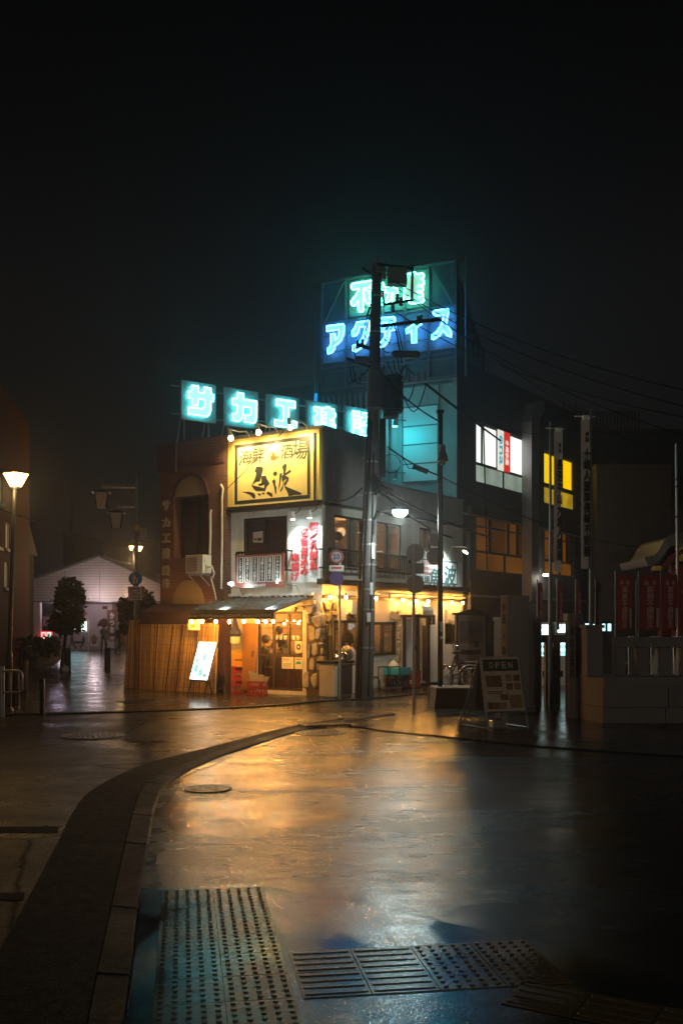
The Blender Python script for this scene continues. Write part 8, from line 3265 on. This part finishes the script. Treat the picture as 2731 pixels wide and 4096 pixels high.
    # face
    if True:
        b = MB(fr)
        q = Vector(J['head']) + Vector((0, -.092, .035))
        for sx in (-.03, .03): b.ball(((q.x + sx) * s, q.y * s, z + q.z * s), .011 * s, 6, 4)
        b.build('eyes', M['ink'], t)
        b = MB(fr)
        b.ball((q.x * s, (q.y + .006) * s, z + (q.z - .075) * s), .018 * s, 8, 4, .35)
        b.build('mouth', M['redink'], t)
    return t, P, J


M['lightjacket'] = mat('pale_grey_jacket', (.42, .4, .4), .8, 0, .15, 6)
M['darkcoat'] = mat('dark_coat', (.02, .02, .025), .8, 0, .2, 6)
M['jeans'] = mat('blue_jeans', (.05, .07, .12), .8, 0, .2, 9)
yP_ = 56.5
hp = (2610 - 2500) / F * yP_
t, P, J = person(at(416, 0, yP_)[0], yP_, 180, 1.62, 'person in a pale jacket and jeans walking away under an umbrella', M['lightjacket'], M['jeans'],
                 dict(knl=(-.1, -.12, .5), anl=(-.1, -.1, .1), toel=(-.1, -.25, .05), anr=(.1, .2, .12), toer=(.1, .1, .02), knr=(.1, .04, .48), elr=(.2, -.12, 1.12), wrr=(.12, -.26, 1.24)), z=0.0)
# umbrella
X, Y, Z = at(*cl(935, 790), yP_ + .2)
u_ = thing('umbrella', W0, X, Y, Z, 'open orange brown umbrella held by the person in the pale jacket', 'umbrella')
b = MB()
n, rw = 16, 68 * .4464 / F * yP_
prof = [(.02, .42), (.25, .4), (.55, .3), (.8, .16), (1, 0)]
v, fs = [], []
for r, z in prof:
    for i in range(n):
        a = 2 * math.pi * i / n
        sc_ = 1 - .05 * (i % 2) * r
        v.append((X + rw * r * sc_ * math.cos(a), Y + rw * r * sc_ * math.sin(a), Z + z - .05 * (i % 2 == 0) * r))
for j in range(len(prof) - 1):
    for i in range(n): fs.append((j * n + i, j * n + (i + 1) % n, (j + 1) * n + (i + 1) % n, (j + 1) * n + i))
b.add(v, fs, True)
b.build('canopy', mat('orange_umbrella', (.5, .2, .06), .6, 0, .15, 5), u_)
b = MB()
w = P(*J['wrr'])
b.tube([(X, Y, Z + .5), (w.x, w.y, w.z + .1), (w.x, w.y, w.z - .12)], .012, 6)
b.build('shaft', M['blackmetal'], u_)
bag('shopping_bag', W0, at(*cl(965, 900), yP_)[0], yP_ - .1, at(*cl(965, 925), yP_)[2], .3, .2, .45, M['white'], 'white carrier bag carried by the person under the umbrella', seed=21)
t, P, J = person(at(474, 0, 55)[0], 55, 60, 1.62, 'person in dark clothes hurrying past the hall with one arm back', M['darkcoat'], M['darkcoat'],
                 dict(chest=(0, -.06, 1.2), neck=(0, -.12, 1.4), head=(0, -.16, 1.5), crown=(0, -.16, 1.62), knl=(-.1, -.28, .55), anl=(-.1, -.12, .2), toel=(-.1, -.25, .14), knr=(.1, .02, .48), anr=(.1, .3, .1), toer=(.1, .2, .02), elr=(.25, .25, 1.15), wrr=(.3, .42, 1.0)), z=0.0)
bag('shoulder_bag', W0, at(*cl(1108, 950), 55)[0], 54.9, at(*cl(1108, 985), 55)[2], .34, .2, .75, M['yellowplastic'], 'yellow bag swinging beside the person in dark clothes', seed=22)

SIT = dict(pel=(0, 0, .5), hipl=(-.1, -.06, .5), hipr=(.1, -.06, .5), knl=(-.12, -.45, .5), knr=(.12, -.45, .5), anl=(-.12, -.45, .08), anr=(.12, -.45, .08), toel=(-.12, -.6, .03), toer=(.12, -.6, .03),
           chest=(0, .02, .82), neck=(0, .0, 1.02), head=(0, -.02, 1.12), crown=(0, -.01, 1.24), shl=(-.17, 0, .97), shr=(.17, 0, .97), ell=(-.22, -.1, .72), elr=(.22, -.1, .72), wrl=(-.14, -.32, .74), wrr=(.14, -.32, .74))
hx_ = FR.hx(c5(505, 0)[0], -.45)
q = FR.p(hx_, .5, 0)
t, P, J = person(q.x, q.y, 56 + 180, 1.66, 'person with short dark hair seated in the upper window, seen from behind', M['lightjacket'], M['darkcoat'], SIT, z=2.72)
st = thing('chair', FR, hx_, .42, 2.63, 'wooden chair back at the upper window behind the seated person', 'chair')
b = MB(FR)
b.box(hx_ - .22, hx_ + .22, .3, .72, 3.1, 3.14)
b.build('seat', M['wood'], st)
b = MB(FR)
b.box(hx_ - .24, hx_ + .24, .24, .28, 3.15, 3.5)
b.build('backrest', M['wood'], st)
for sx in (-.2, .2):
    for yy_ in (.32, .68):
        b = MB(FR)
        b.box(hx_ + sx - .02, hx_ + sx + .02, yy_, yy_ + .04, 2.63, 3.1)
        b.build('leg', M['wood'], st)
# person in the doorway and a cook inside
X_ = FL.hx(z7(1130, 0)[0], -.4)
q = FL.p(X_, .42, 0)
SIT2 = {k: (v[0], v[1], v[2] + .12) if k[:2] not in ('an', 'to') else v for k, v in SIT.items()}
t, P, J = person(q.x, q.y, -34 - 60, 1.6, 'person in a dark coat seated just inside the glass doors', M['darkcoat'], M['darkcoat'], SIT2, z=.1)
st = thing('stool', FL, X_, .42, .1, 'dark stool under the person in the dark coat', 'stool')
b = MB(FL)
b.cyl((X_, .42, .6), (X_, .42, .64), .17, n=16)
b.build('seat', M['darkwood'], st)
for i in range(4):
    a = .7 + i * math.pi / 2
    b = MB(FL)
    b.tube([(X_ + .1 * math.cos(a), .42 + .1 * math.sin(a), .6), (X_ + .16 * math.cos(a), .42 + .16 * math.sin(a), .1)], .014, 6)
    b.build('leg', M['darkwood'], st)
X_ = FL.hx(z7(1370, 0)[0], -1.5)
q = FL.p(X_, 1.5, 0)
person(q.x, q.y, -34, 1.62, 'cook in dark clothes bending behind the counter', M['darkcoat'], M['darkcoat'],
       dict(chest=(0, -.1, 1.2), neck=(0, -.2, 1.38), head=(0, -.27, 1.44), crown=(0, -.3, 1.56), ell=(-.24, -.2, 1.08), elr=(.24, -.2, 1.08), wrl=(-.15, -.42, 1.02), wrr=(.15, -.42, 1.02)), z=.1)

# ================================================================ overhead cables
def cable(a, c, sag, label, r=.01, n=24):
    a, c = Vector(a), Vector(c)
    b = MB()
    b.tube([a.lerp(c, i / n) - Vector((0, 0, sag * 4 * (i / n) * (1 - i / n))) for i in range(n + 1)], r, 5)
    return b.build('cable', M['cable'], None, label, 'cable', 'overhead cables')


tp_ = lambda z, dx=0, dy=-.2: UP(z, dx, dy)
cable(tp_(9.35, .3), at(2731, 1560, 15), .25, 'topmost cable sagging from the pole head to the upper right')
cable(tp_(9.1, .5), at(2731, 1625, 15), .25, 'second thin cable from the pole arm toward the upper right')
cable(tp_(8.7, .3), at(2731, 1668, 14), .3, 'cable from the pole passing over the billboard letters to the right')
cable(ux(905, 672, -.2), at(2731, 1740, 16), .3, 'cable from the end of the upper crossarm to the right edge')
cable(ux(1275, 930, -.2), at(2600, 1800, 30), .2, 'cable from the long middle crossarm toward the dark building')
cable(ux(440, 1600, -.3), at(1762, 1688, 20.25), .12, 'cable running down across the teal wall to the camera pole', .016)
cable(ux(1080, 1800, -.2), FR.p(9.5, -.1, 7.4), .02, 'thick cable from the transformer to the office front', .03)
cable(Vector(at(*zm(800, 880), yy - .15)), at(1762, 1905, 20.25), .06, 'lower cable with splice box between utility pole and camera pole', .018)
cable(at(1762, 1905, 20.25), at(2560, 2190, 26), .25, 'cable leaving the camera pole across the lit windows')
q = Vector(at(*z3(315, 1030), 21.2))
t = thing('splice_box', W0, q.x, q.y, q.z, 'black splice box hanging on the cable before the teal wall', 'splice box')
b = MB()
b.cyl(q + Vector((-.16, 0, .07)), q + Vector((.16, 0, -.06)), .055, n=12)
b.build('body', M['cable'], t)
b = MB()
b.tube([q + Vector((-.4, 0, .28)), q + Vector((-.25, 0, .02)), q + Vector((-.1, 0, .0))], .01, 5)
b.tube([q + Vector((-.62 + .2 * math.cos(i * .5), 0, .12 + .2 * math.sin(i * .5))) for i in range(13)], .009, 5)
b.build('loops', M['cable'], t)
cable(Vector(at(*zm(640, 1680), yy - .2)), FR.p(8.4, -.3, 4.3), .1, 'heavy cable running along the upper right wall to the office corner', .03)
cable(Vector(at(*zm(700, 1750), yy - .2)), FR.p(6.3, -.1, 4.15), .15, 'black cable sagging over the upper right wall', .022)
cable(Vector(at(*zm(320, 1650), yy)), FR.p(.05, -.2, 4.55), .12, 'cable loop from the pole to the corner of the yellow board', .02)
cable(FR.p(.05, -.2, 4.52), FL.p(-2.9, -.2, 4.5), .03, 'cable clipped along the foot of the yellow board', .014)
cable(FL.p(FL.hx(908, .3), -.3, FL.hz(908, 1955, .3)), at(1165, 1690, 22.6), .03, 'thin slanting cable crossing the yellow board', .009)
cable(FR.p(8.0, -.25, 7.7), FR.p(8.25, -.25, 3.3), -.0, 'drop cable hanging down past the lit classroom window', .022)
cable(FR.p(8.0, -.25, 7.7), at(1250 * 1.7417, 1000 * 1.7417, 32), .05, 'thin wire crossing in front of the lit classroom window', .01)
cable(at(-40, 2020, 30), at(560, 2195, 60), .2, 'thin wire in the dark sky above the hall', .012)

# ================================================================ camera, sky, air
cam = bpy.data.cameras.new('camera')
co = bpy.data.objects.new('camera', cam)
col.objects.link(co)
co.location = (0, 0, CH)
co.rotation_euler = (math.pi / 2, 0, 0)
cam.sensor_fit = 'VERTICAL'
cam.sensor_height = 36
cam.lens = 36 * F / 4096
cam.shift_y = (VH - 2048) / 4096
cam.clip_end = 600
cam.clip_start = .05
sc.camera = co

w = bpy.data.worlds.new('World')
sc.world = w
w.use_nodes = True
nt = w.node_tree
bg = nt.nodes['Background']
sky = nt.nodes.new('ShaderNodeTexSky')
sky.sky_type = 'NISHITA'
sky.sun_disc = False
sky.sun_elevation = R_(-4.0)
sky.sun_rotation = R_(140)
tc = nt.nodes.new('ShaderNodeTexCoord')
sp = nt.nodes.new('ShaderNodeSeparateXYZ')
nt.links.new(tc.outputs['Generated'], sp.inputs[0])
# glow of the city on the low cloud, fading towards the zenith
cg = ramp(nt, sp.outputs[2], [(.0, (.005, .0047, .0048)), (.3, (.0048, .0045, .0047)), (.42, (.0022, .0021, .0021)), (.56, (.0008, .0008, .0008))])
ad = N(nt, 'ShaderNodeMix', data_type='RGBA', blend_type='ADD')
ad.inputs[0].default_value = 1
sm = N(nt, 'ShaderNodeVectorMath', operation='SCALE')
sm.inputs['Scale'].default_value = SKY
nt.links.new(sky.outputs[0], sm.inputs[0])
nt.links.new(cg, ad.inputs[6])
nt.links.new(sm.outputs[0], ad.inputs[7])
nt.links.new(ad.outputs[2], bg.inputs[0])
bg.inputs[1].default_value = 1.0

b = MB()
b.box(-90, 90, -30, 130, -1, 40)
m, nt, bs, out = new_mat('mist')  # volume added to give the signs the soft halo of lens bloom
nt.nodes.remove(bs)
pv = nt.nodes.new('ShaderNodeVolumePrincipled')
pv.inputs['Color'].default_value = (.9, .92, .95, 1)
pv.inputs['Density'].default_value = HAZE
pv.inputs['Anisotropy'].default_value = .87
nt.links.new(pv.outputs[0], out.inputs['Volume'])
hz = b.build('haze', m, None, kind='stuff')
tag(hz, 'thin mist added to imitate lens bloom round the neon signs', 'haze')

sc.view_settings.view_transform = 'Standard'
sc.view_settings.look = 'None'
sc.view_settings.exposure = EXPOSURE
sc.view_settings.gamma = 1
sc.cycles.max_bounces = 6
sc.cycles.diffuse_bounces = 2
sc.cycles.glossy_bounces = 3
sc.cycles.transparent_max_bounces = 16
sc.cycles.transmission_bounces = 2
sc.cycles.volume_bounces = 0
sc.cycles.sample_clamp_indirect = 3
sc.cycles.sample_clamp_direct = 0
sc.cycles.caustics_reflective = False
sc.cycles.caustics_refractive = False
sc.cycles.use_denoising = True
sc.cycles.use_light_tree = True
